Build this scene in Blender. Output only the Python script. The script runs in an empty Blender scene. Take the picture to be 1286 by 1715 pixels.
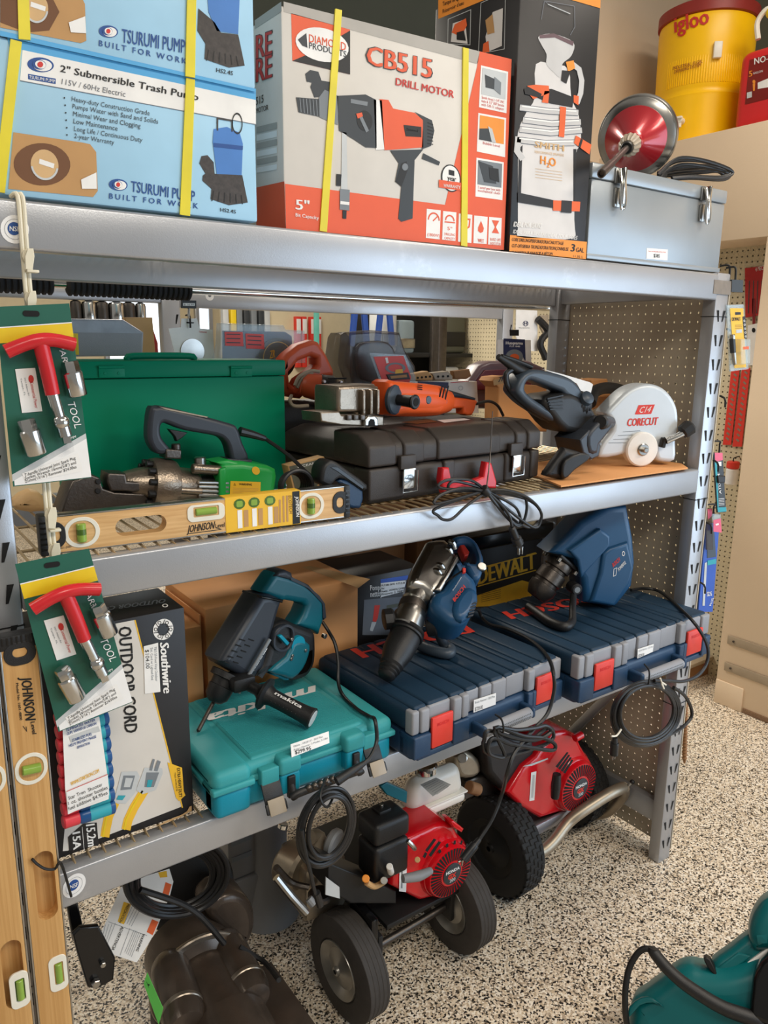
import bpy, bmesh, math, random
from mathutils import Vector as V, Matrix
random.seed(7)
S = bpy.context.scene
col = S.collection
# ------------------------------------------------------------------ camera, world, lights, exposure
CAM = V((-.19391, -1.22291, 1.62299)); FOC = 1276.0; YAW, PIT, ROL = .62, .2195, .0115
FW = V((math.sin(YAW)*math.cos(PIT), math.cos(YAW)*math.cos(PIT), -math.sin(PIT)))
_r = V((math.cos(YAW), -math.sin(YAW), 0)); _u = _r.cross(FW)
RT = _r*math.cos(ROL) + _u*math.sin(ROL); UP = _u*math.cos(ROL) - _r*math.sin(ROL)
cd = bpy.data.cameras.new('camera'); cam = bpy.data.objects.new('camera', cd); col.objects.link(cam)
cam.matrix_world = Matrix(((RT.x, UP.x, -FW.x, CAM.x), (RT.y, UP.y, -FW.y, CAM.y), (RT.z, UP.z, -FW.z, CAM.z), (0, 0, 0, 1)))
cd.sensor_fit = 'VERTICAL'; cd.sensor_height = 36; cd.lens = 36*FOC/1715; cd.clip_start = .02
S.camera = cam
S.view_settings.view_transform = 'Standard'; S.view_settings.look = 'None'; S.view_settings.gamma = 1
S.view_settings.exposure = 0.03; S.view_settings.use_curve_mapping = False
wd = bpy.data.worlds.new('room_air'); S.world = wd; wd.use_nodes = True
wd.node_tree.nodes['Background'].inputs[0].default_value = (1, .95, .88, 1)
wd.node_tree.nodes['Background'].inputs[1].default_value = .31
def area(name, loc, target, sx, sy, power, color):
    l = bpy.data.lights.new(name, 'AREA'); l.shape = 'RECTANGLE'; l.size = sx; l.size_y = sy; l.energy = power; l.color = color
    o = bpy.data.objects.new(name, l); col.objects.link(o); o.location = loc
    o.rotation_euler = (V(target)-V(loc)).to_track_quat('-Z', 'Y').to_euler(); return o
area('ceiling_light', (.1, -2.4, 3.3), (.3, -1.4, 0), 1.2, .6, 36, (1, .92, .80))
area('ceiling_light', (2.1, -2.2, 3.3), (2.1, -2.2, 0), 1.2, .6, 54, (1, .89, .75))
area('ceiling_light', (2.35, -.35, 3.6), (2.35, -.35, 0), 1.2, .6, 32, (1, .90, .78))  # added lamp, brightens the column, ledge, cooler and upper wall
area('ceiling_light', (1.6, 2.6, 3.3), (1.6, 2.6, 0), 1.2, .6, 80, (1, .92, .80))
area('ceiling_light', (-1.6, .6, 3.3), (-1.6, .6, 0), 1.2, .6, 26, (1, .92, .80))
area('shop_window', (4.3, -3.7, 1.35), (1.0, .3, 1.3), 4.4, 2.5, 150, (.62, .80, 1))
# ------------------------------------------------------------------ pixel rays (photograph 1286 x 1715) to points on real surfaces
def ray(px, py): return FW + RT*((px-643)/FOC) - UP*((py-857.5)/FOC)
def U(px, py, ax, val):
    d = ray(px, py); i = 'xyz'.index(ax); return CAM + d*((val-CAM[i])/d[i])
class Pl:
    def __init__(s, o, n, ex=None):
        s.o = V(o); s.n = V(n).normalized()
        s.ex = (V(ex) if ex else V((0, 0, 1)).cross(s.n)).normalized(); s.ey = s.n.cross(s.ex).normalized()
    def w(s, px, py, l=0):
        d = ray(px, py); t = (s.o-CAM).dot(s.n)/d.dot(s.n); return CAM + d*t + s.n*(l*.0004)
    def loc(s, p): d = p-s.o; return d.dot(s.ex), d.dot(s.ey)
    def at(s, a, b, t=0): return s.o + s.ex*a + s.ey*b + s.n*t
def PY(y): return Pl((0, y, 0), (0, -1, 0), (1, 0, 0))
def PX(x): return Pl((x, 0, 0), (-1, 0, 0), (0, -1, 0))
def PZ(z): return Pl((0, 0, z), (0, 0, 1), (1, 0, 0))
class Cyl:                                   # vertical cylinder, near side
    def __init__(s, x, y, r): s.c = V((x, y)); s.r = r
    def w(s, px, py, l=0):
        d = ray(px, py); a = d.x*d.x+d.y*d.y; e = V((CAM.x, CAM.y))-s.c; b = e.x*d.x+e.y*d.y; r = s.r + l*.0004
        k = b*b-a*(e.dot(e)-r*r); return CAM + d*((-b-math.sqrt(max(k, 0)))/a)
# ------------------------------------------------------------------ materials
def lin(h):
    h = h.lstrip('#'); c = [int(h[i:i+2], 16)/255 for i in (0, 2, 4)]
    return tuple(((x+.055)/1.055)**2.4 if x > .04045 else x/12.92 for x in c)+(1,)
M = {}
def mat(name, hexc, rough=.5, metal=0, var=.06, scale=18, bump=0, bscale=300, alpha=1, trans=0, emit=0, coat=0, ior=1.45):
    m = bpy.data.materials.new(name); m.use_nodes = True; nt = m.node_tree; N = nt.nodes; L = nt.links
    b = N['Principled BSDF']; c = lin(hexc)
    b.inputs['Roughness'].default_value = rough; b.inputs['Metallic'].default_value = metal; b.inputs['IOR'].default_value = ior
    tc = N.new('ShaderNodeTexCoord'); nz = N.new('ShaderNodeTexNoise'); nz.inputs['Scale'].default_value = scale; nz.inputs['Detail'].default_value = 4
    L.new(tc.outputs['Object'], nz.inputs['Vector'])
    rp = N.new('ShaderNodeValToRGB'); e = rp.color_ramp.elements
    e[0].position = .3; e[1].position = .7
    e[0].color = tuple(x*(1-var) for x in c[:3])+(1,); e[1].color = tuple(min(1, x*(1+var)) for x in c[:3])+(1,)
    L.new(nz.outputs['Fac'], rp.inputs['Fac']); L.new(rp.outputs['Color'], b.inputs['Base Color'])
    if bump:
        n2 = N.new('ShaderNodeTexNoise'); n2.inputs['Scale'].default_value = bscale; L.new(tc.outputs['Object'], n2.inputs['Vector'])
        bp = N.new('ShaderNodeBump'); bp.inputs['Strength'].default_value = bump; bp.inputs['Distance'].default_value = .002
        L.new(n2.outputs['Fac'], bp.inputs['Height']); L.new(bp.outputs['Normal'], b.inputs['Normal'])
    if alpha < 1: b.inputs['Alpha'].default_value = alpha
    if trans: b.inputs['Transmission Weight'].default_value = trans
    if coat: b.inputs['Coat Weight'].default_value = coat; b.inputs['Coat Roughness'].default_value = .08
    if emit: b.inputs['Emission Color'].default_value = c; b.inputs['Emission Strength'].default_value = emit
    M[name] = m; return m
# ------------------------------------------------------------------ mesh builder
_cu = bpy.data.curves.new('tmp_curve', 'CURVE'); _co = bpy.data.objects.new('tmp_curve', _cu); col.objects.link(_co)
_tx = bpy.data.curves.new('tmp_text', 'FONT'); _to = bpy.data.objects.new('tmp_text', _tx); col.objects.link(_to)
def evmesh(o):
    dg = bpy.context.evaluated_depsgraph_get(); dg.update(); e = o.evaluated_get(dg); me = e.to_mesh()
    vs = [v.co.copy() for v in me.vertices]; fs = [tuple(p.vertices) for p in me.polygons]; e.to_mesh_clear(); return vs, fs
_tcache = {}
def textmesh(s, bold, spacing=1, shear=0):
    k = (s, bold, spacing, shear)
    if k not in _tcache:
        _tx.body = s; _tx.offset = bold; _tx.space_character = spacing; _tx.shear = shear; _tx.resolution_u = 2; _tx.fill_mode = 'FRONT'
        _tcache[k] = evmesh(_to)
    return _tcache[k]
def catmull(pts, n, closed=False):
    if n <= 1: return [V(p) for p in pts]
    P = [V(p) for p in pts]; out = []; m = len(P); rng = m if closed else m-1
    for i in range(rng):
        g = lambda j: P[j % m] if closed else P[max(0, min(m-1, j))]
        a, b, c, d = g(i-1), g(i), g(i+1), g(i+2)
        for k in range(n):
            t = k/n; out.append(.5*((2*b)+(c-a)*t+(2*a-5*b+4*c-d)*t*t+(3*b-a-3*c+d)*t*t*t))
    if not closed: out.append(P[-1])
    return out
class MB:
    def __init__(s): s.v = []; s.f = []; s.m = []; s.names = []
    def add(s, vs, fs, mt):
        if mt not in s.names: s.names.append(mt)
        k = len(s.v); s.v += [V(v) for v in vs]; s.f += [tuple(i+k for i in f) for f in fs]; s.m += [s.names.index(mt)]*len(fs); return s
    def box(s, c, d, mt, rot=None, bev=.003, seg=2, taper=1):
        bm = bmesh.new(); bmesh.ops.create_cube(bm, size=1)
        for v in bm.verts:
            k = taper if v.co.z > 0 else 1
            v.co = V((v.co.x*d[0]*k, v.co.y*d[1]*k, v.co.z*d[2]))
        bev = min(bev, min(d)*.45)
        if bev > 0: bmesh.ops.bevel(bm, geom=bm.edges[:], offset=bev, segments=seg, profile=.5, affect='EDGES')
        R = rot if rot else Matrix.Identity(3); c = V(c)
        bm.verts.index_update(); s.add([R @ v.co + c for v in bm.verts], [[v.index for v in f.verts] for f in bm.faces], mt); bm.free(); return s
    def bb(s, x0, x1, y0, y1, z0, z1, mt, bev=.003, seg=2):
        return s.box(((x0+x1)/2, (y0+y1)/2, (z0+z1)/2), (abs(x1-x0), abs(y1-y0), abs(z1-z0)), mt, None, bev, seg)
    def shape2(s, pl, outs, t0, t1, mt, bev=0, res=2):   # outlines already in plane coordinates
        _cu.splines.clear(); _cu.dimensions = '2D'; _cu.fill_mode = 'BOTH'
        for o in outs:
            sp = _cu.splines.new('POLY'); sp.points.add(len(o)-1)
            for i, q in enumerate(o): sp.points[i].co = (q[0], q[1], 0, 1)
            sp.use_cyclic_u = True
        _cu.extrude = max(abs(t1-t0)/2-bev, 0); _cu.bevel_depth = bev; _cu.bevel_resolution = res; _cu.offset = -bev
        vs, fs = evmesh(_co); tm = (t0+t1)/2
        return s.add([pl.at(v.x, v.y, tm+v.z) for v in vs], fs, mt)
    def shape(s, pl, px, t0, t1, mt, bev=0, sm=0, holes=(), hsm=None, res=2):   # outline in photograph pixels on plane pl, real thickness t0..t1 along its normal
        p1 = Pl(pl.o+pl.n*t1, pl.n, pl.ex)              # the outline lies on the near face
        outs = [[pl.loc(p1.w(*q)) for q in (catmull([(a, b, 0) for a, b in o], k, True) if k else [(a, b) for a, b in o])] if not k else
                [pl.loc(p1.w(q.x, q.y)) for q in catmull([(a, b, 0) for a, b in o], k, True)]
                for o, k in [(px, sm)]+[(h, sm if hsm is None else hsm) for h in holes]]
        return s.shape2(pl, outs, t0, t1, mt, bev, res)
    def tube(s, pts, r, mt, seg=8, n=5, closed=False, cap=True):
        P = catmull(pts, n, closed); m = len(P)
        if isinstance(r, (list, tuple)):
            k = len(r)-1; R = [r[min(int(i*k/(m-1)), k-1)]*(1-(i*k/(m-1)-min(int(i*k/(m-1)), k-1)))+r[min(int(i*k/(m-1)), k-1)+1]*(i*k/(m-1)-min(int(i*k/(m-1)), k-1)) for i in range(m)]
        else: R = [r]*m
        T = [(P[(i+1) % m]-P[i-1] if closed else P[min(i+1, m-1)]-P[max(i-1, 0)]).normalized() for i in range(m)]
        a = T[0].orthogonal().normalized(); vs = []
        for i in range(m):
            a = (a-T[i]*a.dot(T[i])); a = a.normalized() if a.length > 1e-6 else T[i].orthogonal().normalized()
            b = T[i].cross(a)
            for j in range(seg):
                t = 2*math.pi*j/seg; vs.append(P[i]+(a*math.cos(t)+b*math.sin(t))*R[i])
        fs = []
        for i in range(m if closed else m-1):
            q = (i+1) % m
            for j in range(seg): fs.append((i*seg+j, i*seg+(j+1) % seg, q*seg+(j+1) % seg, q*seg+j))
        if cap and not closed: fs += [tuple(range(seg))[::-1], tuple((m-1)*seg+j for j in range(seg))]
        return s.add(vs, fs, mt)
    def lathe(s, prof, o, ax, mt, seg=28, lobes=0, depth=0, cap=True):      # prof: (radius, height along ax)
        o = V(o); ax = V(ax).normalized(); a = ax.orthogonal().normalized(); b = ax.cross(a); vs = []; fs = []
        for r, h in prof:
            for j in range(seg):
                t = 2*math.pi*j/seg; q = r*(1+depth*math.cos(lobes*t)) if lobes else r
                vs.append(o+ax*h+(a*math.cos(t)+b*math.sin(t))*q)
        for i in range(len(prof)-1):
            for j in range(seg): fs.append((i*seg+j, i*seg+(j+1) % seg, (i+1)*seg+(j+1) % seg, (i+1)*seg+j))
        if cap: fs += [tuple(range(seg))[::-1], tuple((len(prof)-1)*seg+j for j in range(seg))]
        return s.add(vs, fs, mt)
    def cyl(s, a, b, r, mt, r2=None, seg=20, bev=.15):
        a = V(a); b = V(b); L = (b-a).length; r2 = r if r2 is None else r2; e = min(r, r2)*bev
        return s.lathe([(r-e, 0), (r, e), (r2, L-e), (r2-e, L)], a, b-a, mt, seg)
    def ball(s, c, r, mt, seg=16):
        return s.lathe([(max(r*math.sin(math.pi*i/8), .0002), -r*math.cos(math.pi*i/8)) for i in range(9)], c, (0, 0, 1), mt, seg)
    # flat print on a surface, given where it lies in the photograph
    def poly(s, sf, px, mt, l=1, sm=0):
        if sm: px = [(q.x, q.y) for q in catmull([(a, b, 0) for a, b in px], sm, True)]
        return s.add([sf.w(x, y, l) for x, y in px], [tuple(range(len(px)))], mt)
    def ell(s, sf, c, u, v, mt, l=1, n=28, a0=0, a1=360, ring=0):
        q = lambda t, k: (c[0]+k*(u[0]*math.cos(t)+v[0]*math.sin(t)), c[1]+k*(u[1]*math.cos(t)+v[1]*math.sin(t)))
        A = [math.radians(a0+(a1-a0)*i/n) for i in range(n+1)]
        if not ring: return s.poly(sf, [q(t, 1) for t in A[:-1]], mt, l)
        for i in range(n): s.poly(sf, [q(A[i], 1), q(A[i+1], 1), q(A[i+1], 1-ring), q(A[i], 1-ring)], mt, l)
        return s
    def line(s, sf, pts, w, mt, l=1):
        n = len(pts); L = []; R = []; closed = n > 2 and pts[0] == pts[-1]
        for k in range(n):
            a, b = pts[k-1 if k else (n-2 if closed else 0)], pts[k+1 if k < n-1 else (1 if closed else n-1)]
            d = [(q[0]-p[0], q[1]-p[1]) for p, q in ((a, pts[k]), (pts[k], b))]; u = [(x/math.hypot(x, y), y/math.hypot(x, y)) for x, y in d if math.hypot(x, y) > 1e-6]
            tx, ty = sum(x for x, y in u), sum(y for x, y in u); m = math.hypot(tx, ty) or 1; tx, ty = tx/m, ty/m; k2 = 1/max(.35, abs(u[0][0]*tx+u[0][1]*ty))
            L.append((pts[k][0]-ty*w/2*k2, pts[k][1]+tx*w/2*k2)); R.append((pts[k][0]+ty*w/2*k2, pts[k][1]-tx*w/2*k2))
        vs = [sf.w(x, y, l) for x, y in L+R]
        return s.add(vs, [(k, k+1, n+k+1, n+k) for k in range(n-1)], mt)
    def text(s, sf, st, p0, p1, pt, mt, l=2, bold=0, spacing=1, shear=0):
        vs, fs = textmesh(st, 0, spacing, shear)
        x0 = min(v.x for v in vs); x1 = max(v.x for v in vs); y1 = max(v.y for v in vs)
        ux = ((p1[0]-p0[0])/(x1-x0), (p1[1]-p0[1])/(x1-x0)); uy = ((pt[0]-p0[0])/y1, (pt[1]-p0[1])/y1)
        for k, o in enumerate((0,) if bold <= 0 else (-1, -.33, .33, 1)):     # heavier strokes: the same letters laid side by side
            o *= min(bold*1.1, .045); s.add([sf.w(p0[0]+ux[0]*(v.x-x0+o)+uy[0]*v.y, p0[1]+ux[1]*(v.x-x0+o)+uy[1]*v.y, l+k*.2) for v in vs], fs, mt)
        return s
    def build(s, name, parent=None, label=None, cat=None, group=None, kind=None, org=None, sharp=.6):
        if parent is not None: org = V(ORG[parent.name])
        elif org is None:
            org = V((sum(v.x for v in s.v)/len(s.v), sum(v.y for v in s.v)/len(s.v), min(v.z for v in s.v))) if kind != 'structure' else V((0, 0, 0))
        org = V(org)
        me = bpy.data.meshes.new(name); me.from_pydata([v-org for v in s.v], [], s.f)
        for n in s.names: me.materials.append(M[n])
        me.polygons.foreach_set('material_index', s.m); me.polygons.foreach_set('use_smooth', [True]*len(s.f))
        me.update(); me.set_sharp_from_angle(angle=sharp)
        o = bpy.data.objects.new(name, me); col.objects.link(o)
        if parent is not None: o.parent = parent
        else: o.location = org
        ORG[o.name] = tuple(org)
        for k, v in (('label', label), ('category', cat), ('group', group), ('kind', kind)):
            if v: o[k] = v
        return o
ORG = {}
def thing(name, label, cat, loc, group=None):
    o = bpy.data.objects.new(name, None); col.objects.link(o); o.location = loc; o.empty_display_size = .05
    o['label'] = label; o['category'] = cat
    if group: o['group'] = group
    ORG[o.name] = tuple(loc); return o
def copy_tree(o, loc, label, parent=None):
    c = o.copy(); col.objects.link(c); ORG[c.name] = tuple(loc)
    if parent is None: c.location = loc; c['label'] = label
    else: c.parent = parent
    for ch in o.children: copy_tree(ch, loc, None, c)
    return c
def Z(k, ox, oy):     # readings taken from an enlargement of the photograph
    return lambda *p: [(x/k+ox, y/k+oy) for x, y in p]
def rotz(a): return Matrix.Rotation(a, 3, 'Z')
def frame(x, y, z=None):   # rotation with given x and y axes
    x = V(x).normalized(); y = V(y); y = (y-x*y.dot(x)).normalized(); z = x.cross(y)
    return Matrix(((x.x, y.x, z.x), (x.y, y.y, z.y), (x.z, y.z, z.z)))
def coil(mb, c, e1, e2, n, r, mt, jit=.12, turns_pts=14, sub=3):   # hanks of cable: n loops of an ellipse with axes e1, e2
    c = V(c); e1 = V(e1); e2 = V(e2); nn = e1.cross(e2).normalized(); pts = []
    for k in range(n):
        j1, j2 = 1-random.random()*jit, 1-random.random()*jit; off = nn*(random.uniform(-1, 1)*r*2.2)
        sh = e1*random.uniform(-jit, jit)*.35+e2*random.uniform(-jit, jit)*.35
        for i in range(turns_pts):
            t = 2*math.pi*i/turns_pts; pts.append(c+sh+off+e1*math.cos(t)*j1+e2*math.sin(t)*j2)
    mb.tube(pts, r, mt, 7, sub); return pts
# ------------------------------------------------------------------ materials of the place
def rack_paint(name, hexc, scuff):
    m = mat(name, hexc, .33, .50, .05, 6); nt = m.node_tree; N = nt.nodes; L = nt.links; b = N['Principled BSDF']
    tc = [n for n in N if n.type == 'TEX_COORD'][0]
    nz = N.new('ShaderNodeTexNoise'); nz.inputs['Scale'].default_value = 9; nz.inputs['Detail'].default_value = 8; nz.inputs['Roughness'].default_value = .7
    L.new(tc.outputs['Object'], nz.inputs['Vector'])
    rp = N.new('ShaderNodeValToRGB'); rp.color_ramp.elements[0].position = .60; rp.color_ramp.elements[1].position = .72
    rp.color_ramp.elements[1].color = (.55, .55, .55, 1)
    L.new(nz.outputs['Fac'], rp.inputs['Fac'])
    mx = N.new('ShaderNodeMix'); mx.data_type = 'RGBA'; old = b.inputs['Base Color'].links[0].from_socket
    L.new(rp.outputs['Color'], mx.inputs[0]); L.new(old, mx.inputs[6]); mx.inputs[7].default_value = lin(scuff); L.new(mx.outputs[2], b.inputs['Base Color'])
    n3 = N.new('ShaderNodeTexNoise'); n3.inputs['Scale'].default_value = 500; L.new(tc.outputs['Object'], n3.inputs['Vector'])
    bp = N.new('ShaderNodeBump'); bp.inputs['Strength'].default_value = .12; bp.inputs['Distance'].default_value = .001
    L.new(n3.outputs['Fac'], bp.inputs['Height']); L.new(bp.outputs['Normal'], b.inputs['Normal'])
rack_paint('rack_paint', '#aaacb0', '#c4c6c8')
def pegboard(name, hexc):
    m = mat(name, hexc, .6, 0, .05, 5); nt = m.node_tree; N = nt.nodes; L = nt.links; b = N['Principled BSDF']
    g = N.new('ShaderNodeNewGeometry'); sp = N.new('ShaderNodeSeparateXYZ'); L.new(g.outputs['Position'], sp.inputs[0])
    def mth(op, a, b_=None):
        n = N.new('ShaderNodeMath'); n.operation = op
        for i, q in enumerate((a, b_)):
            if q is None: continue
            if isinstance(q, (int, float)): n.inputs[i].default_value = q
            else: L.new(q, n.inputs[i])
        return n.outputs[0]
    fr = lambda o: mth('SUBTRACT', mth('FRACT', mth('MULTIPLY', o, 1/.0254)), .5)
    y, z = fr(sp.outputs['Y']), fr(sp.outputs['Z'])
    r2 = mth('ADD', mth('MULTIPLY', y, y), mth('MULTIPLY', z, z))
    L.new(mth('GREATER_THAN', r2, .021), b.inputs['Alpha'])
pegboard('pegboard', '#b9ad98')
pegboard('pegboard_cream', '#c9bd9f')
def floor_mat():
    m = mat('floor_flake', '#c8bba6', .38, 0, .05); nt = m.node_tree; N = nt.nodes; L = nt.links; b = N['Principled BSDF']
    g = N.new('ShaderNodeNewGeometry')
    vo = N.new('ShaderNodeTexVoronoi'); vo.inputs['Scale'].default_value = 235; vo.inputs['Randomness'].default_value = 1
    nz = N.new('ShaderNodeTexNoise'); nz.inputs['Scale'].default_value = 260; nz.inputs['Detail'].default_value = 2
    L.new(g.outputs['Position'], nz.inputs['Vector'])
    mxv = N.new('ShaderNodeMix'); mxv.data_type = 'VECTOR'; mxv.inputs[0].default_value = .004
    L.new(g.outputs['Position'], mxv.inputs[4]); L.new(nz.outputs['Color'], mxv.inputs[5]); L.new(mxv.outputs[1], vo.inputs['Vector'])
    sp = N.new('ShaderNodeSeparateColor'); L.new(vo.outputs['Color'], sp.inputs[0])
    rp = N.new('ShaderNodeValToRGB'); rp.color_ramp.interpolation = 'CONSTANT'; e = rp.color_ramp.elements
    cols = [(0, '#191715'), (.17, '#5d5448'), (.26, '#b5a48f'), (.42, '#e2d3bd'), (.72, '#f3eadb'), (.9, '#cdb99c')]
    e[0].color = lin(cols[0][1]); e[1].position = cols[1][0]; e[1].color = lin(cols[1][1])
    for p, h in cols[2:]:
        q = e.new(p); q.color = lin(h)
    L.new(sp.outputs['Red'], rp.inputs['Fac']); L.new(rp.outputs['Color'], b.inputs['Base Color'])
floor_mat()
def wood(name, a, bc, axis):
    m = mat(name, a, .45, 0, .03); nt = m.node_tree; N = nt.nodes; L = nt.links; b = N['Principled BSDF']
    tc = [n for n in N if n.type == 'TEX_COORD'][0]
    mp = N.new('ShaderNodeMapping'); mp.inputs['Scale'].default_value = (3, 200, 200) if axis == 'x' else (200, 200, 3)
    L.new(tc.outputs['Object'], mp.inputs[0]); nz = N.new('ShaderNodeTexNoise'); nz.inputs['Scale'].default_value = 1; nz.inputs['Detail'].default_value = 5
    L.new(mp.outputs[0], nz.inputs['Vector']); rp = N.new('ShaderNodeValToRGB')
    rp.color_ramp.elements[0].position = .35; rp.color_ramp.elements[1].position = .65
    rp.color_ramp.elements[0].color = lin(a); rp.color_ramp.elements[1].color = lin(bc)
    L.new(nz.outputs['Fac'], rp.inputs['Fac']); L.new(rp.outputs['Color'], b.inputs['Base Color'])
wood('bamboo_x', '#c79a62', '#dab17a', 'x'); wood('bamboo_z', '#b98a50', '#cda065', 'z'); wood('oak_floor', '#6e5440', '#8a6c52', 'x')
for a in [('cream_wall', '#dcc6aa', .7, 0, .02, 3, .15, 120), ('dark_olive', '#5d5f52', .7, 0, .03, 3, .15, 120), ('far_wall', '#d2c3a2', .8, 0, .03),
          ('white', '#e6e3dd', .5), ('paper', '#e9e7e3', .6), ('black', '#151515', .5), ('black_plastic', '#1c1c1d', .42, 0, .1, 30, .25, 700), ('black_gloss', '#101011', .18),
          ('rubber', '#1d1c1b', .7, 0, .1, 40, .15, 400), ('cable', '#1b1b1c', .4), ('chrome', '#c9c9c6', .15, 1), ('steel', '#a9a7a2', .28, 1, .08, 40), ('dark_steel', '#5b5550', .38, .9, .12, 40, .2, 200),
          ('slot', '#0b0b0b', .8), ('wire', '#b9a27f', .35, .4), ('white_plastic', '#e4dfd0', .4), ('ivory', '#ddd5bd', .45), ('grey_box', '#9aa1a6', .33, .35, .04, 8),
          ('sky_carton', '#9cc6de', .45, 0, .03), ('sky_carton_dark', '#4fa3d6', .45, 0, .03), ('yellow_strap', '#dccb2c', .4), ('logo_blue', '#1d4a8c', .5), ('red_print', '#c8322c', .5),
          ('grey_print', '#6b6f75', .5), ('tan_print', '#b88c58', .6), ('brown_print', '#6d4628', .6), ('tan_light', '#cda877', .6), ('pump_blue', '#4379bd', .5), ('pump_black', '#3a3431', .5, 0, .3, 150),
          ('carton_white', '#d3cdc4', .5, 0, .03), ('carton_grey', '#aaa59d', .5), ('carton_orange', '#df5a33', .5, 0, .03), ('dark_print', '#33383c', .5), ('mid_print', '#777d82', .5), ('light_print', '#bfc2c2', .5),
          ('carton_black', '#1c1a1b', .45), ('amber_print', '#ea9030', .5), ('smoke_white', '#d6d2cf', .5, 0, .05), ('hose_print', '#c4c2c0', .5), ('orange_print', '#e2622c', .5),
          ('red_enamel', '#b3222b', .25, .2, .03, 8, 0, 300, 1, 0, 0, .4), ('tan_plastic', '#9c8f7c', .45), ('cooler_yellow', '#fbc400', .35, 0, .03, 6), ('lid_red', '#8e2c24', .45), ('can_red', '#cf2428', .38, 0, .04, 8),
          ('teal', '#1088a0', .38, 0, .04, 10, .1, 500), ('teal_light', '#379599', .45, 0, .05, 10, .1, 600), ('teal_deep', '#0c5f6c', .38, 0, .04), ('navy', '#1d3a58', .42, 0, .05, 12, .15, 600), ('navy_top', '#1a3246', .5, 0, .06, 12, .2, 600), ('bosch_blue', '#1f4b70', .38, 0, .04),
          ('bosch_red', '#d63a2d', .45), ('case_grey', '#8b8d93', .5, 0, .05, 15, .15, 500), ('green_paint', '#007a5a', .42, 0, .03, 8), ('green_tool', '#1f9c45', .35), ('bronze', '#8d8173', .33, .85, .12, 30, .3, 250), ('rail_grey', '#9c9ca2', .3, .6),
          ('tool_orange', '#df5a28', .4, 0, .05), ('rust_orange', '#c4512c', .45, 0, .05), ('kraft', '#d99a60', .75, 0, .06, 7), ('kraft_dark', '#8c6440', .75), ('kraft_light', '#c29a68', .75), ('saw_silver', '#ced5da', .42, .2, .04, 12), ('graphite', '#2b3038', .42, 0, .06), ('slate', '#3b4651', .4, 0, .05),
          ('pack_green', '#1f5c4b', .4, 0, .04), ('pack_yellow', '#e3c320', .4), ('grip_red', '#c9242b', .25), ('label_white', '#e9e8e6', .55), ('vial_green', '#86a544', .2), ('vial_dark', '#4c6a2a', .2), ('deco_yellow', '#e7b52d', .5),
          ('honda_red', '#cd0f1c', .22, 0, .03, 8, 0, 300, 1, 0, 0, .5), ('tank_white', '#e3ded2', .3, 0, .02), ('tank_blue', '#b9cbd6', .35, 0, .02), ('tyre', '#3a3633', .75, 0, .1, 40, .2, 300), ('tyre_black', '#191919', .75), ('brown_machine', '#4a4038', .24, .35, .2, 14, .1, 300),
          ('grey_plastic', '#828384', .5, 0, .04, 10, .1, 500), ('tag_green', '#5fbf55', .5), ('sand_steel', '#9d917f', .4, .7, .1, 30), ('pink_card', '#dd5f7c', .5), ('aqua_card', '#2b9aa8', .5), ('blue_card', '#2b55b0', .45), ('red_pack', '#b3241d', .35), ('red_pack_dark', '#7d1513', .4), ('warm_glow', '#e9e2cc', .6),
          ('bottle_blue', '#1d4f86', .3), ('bottle_red', '#d43a44', .35), ('cork', '#a8865c', .7), ('navy_print', '#232a52', .5), ('bag_grey', '#9aa0ab', .35, 0, .15, 25), ('purple_grey', '#6a5358', .35), ('maroon', '#6a2a33', .35), ('amber_plug', '#e8c81e', .4), ('bracket_tan', '#9f8f79', .5), ('teal_glass', '#67b6a8', .2), ('black_fabric', '#232325', .85), ('teal_saw', '#056468', .35, 0, .04), ('case_black', '#38322e', .42, 0, .1, 30, .35, 900), ('flange_worn', '#8a8074', .3, .8, .15, 60), ('rim_steel', '#a5a29b', .3, .75, .08, 30)]:
    mat(*a)
mat('clear_plastic', '#2c3032', .06, 0, .02, 10, alpha=.05); mat('smoky_plastic', '#4a4240', .2, 0, .02, 10, alpha=.55); mat('clear_blue', '#bcd2dc', .1, 0, .02, 10, alpha=.32)
mat('tape', '#8d7f6e', .35, 0, .1, 60, alpha=.7); mat('window_light', '#dfeaf2', .5, emit=2.2)
for k_, v_ in (('green_paint', .15), ('navy_top', .3), ('teal_light', .3), ('teal', .3), ('honda_red', .4), ('tool_orange', .3)): M[k_].node_tree.nodes['Principled BSDF'].inputs['Specular IOR Level'].default_value = v_
# ------------------------------------------------------------------ the room
W = 1.774; Z1, Z2, Z3, HB, DP = 1.8115, 1.2806, .743, .0678, .6
MB().bb(-4, 6, -4, 6, -.05, 0, 'floor_flake', 0).build('floor', kind='structure')
# right wall: column, ledge beam above, pegboard bay behind
LZ0, LZ1 = 2.062, 2.512
MB().bb(2.985, 3.9, -2.0, 3.4, LZ0, LZ1, 'cream_wall', .004).build('trim_1', kind='structure')
c = MB(); c.bb(2.985, 3.25, -.0, .555, 0, LZ0, 'cream_wall', .004); c.bb(2.977, 2.986, .42, .553, 0, .115, 'cream_wall', .004); c.build('wall_right', kind='structure')
MB().bb(3.235, 3.26, .555, 3.4, 0, LZ0, 'pegboard_cream', 0).build('wall_pegboard', kind='structure')
MB().bb(3.3, 3.32, .3, 3.4, 0, LZ0, 'far_wall', 0).build('wall_behind_pegboard', kind='structure')
MB().bb(3.75, 3.9, -2, 1.45, LZ1, 4.2, 'dark_olive', 0).build('wall_corner', kind='structure')  # shade behind the cooler is put into this wall's dark olive colour
MB().bb(2.2, 3.9, 1.45, 1.55, LZ1-.02, 4.2, 'cream_wall', 0).build('wall_upper', kind='structure')
MB().bb(-4, 6, 6, 6.1, 0, 2.45, 'far_wall', 0).build('wall_back', kind='structure')
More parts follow.
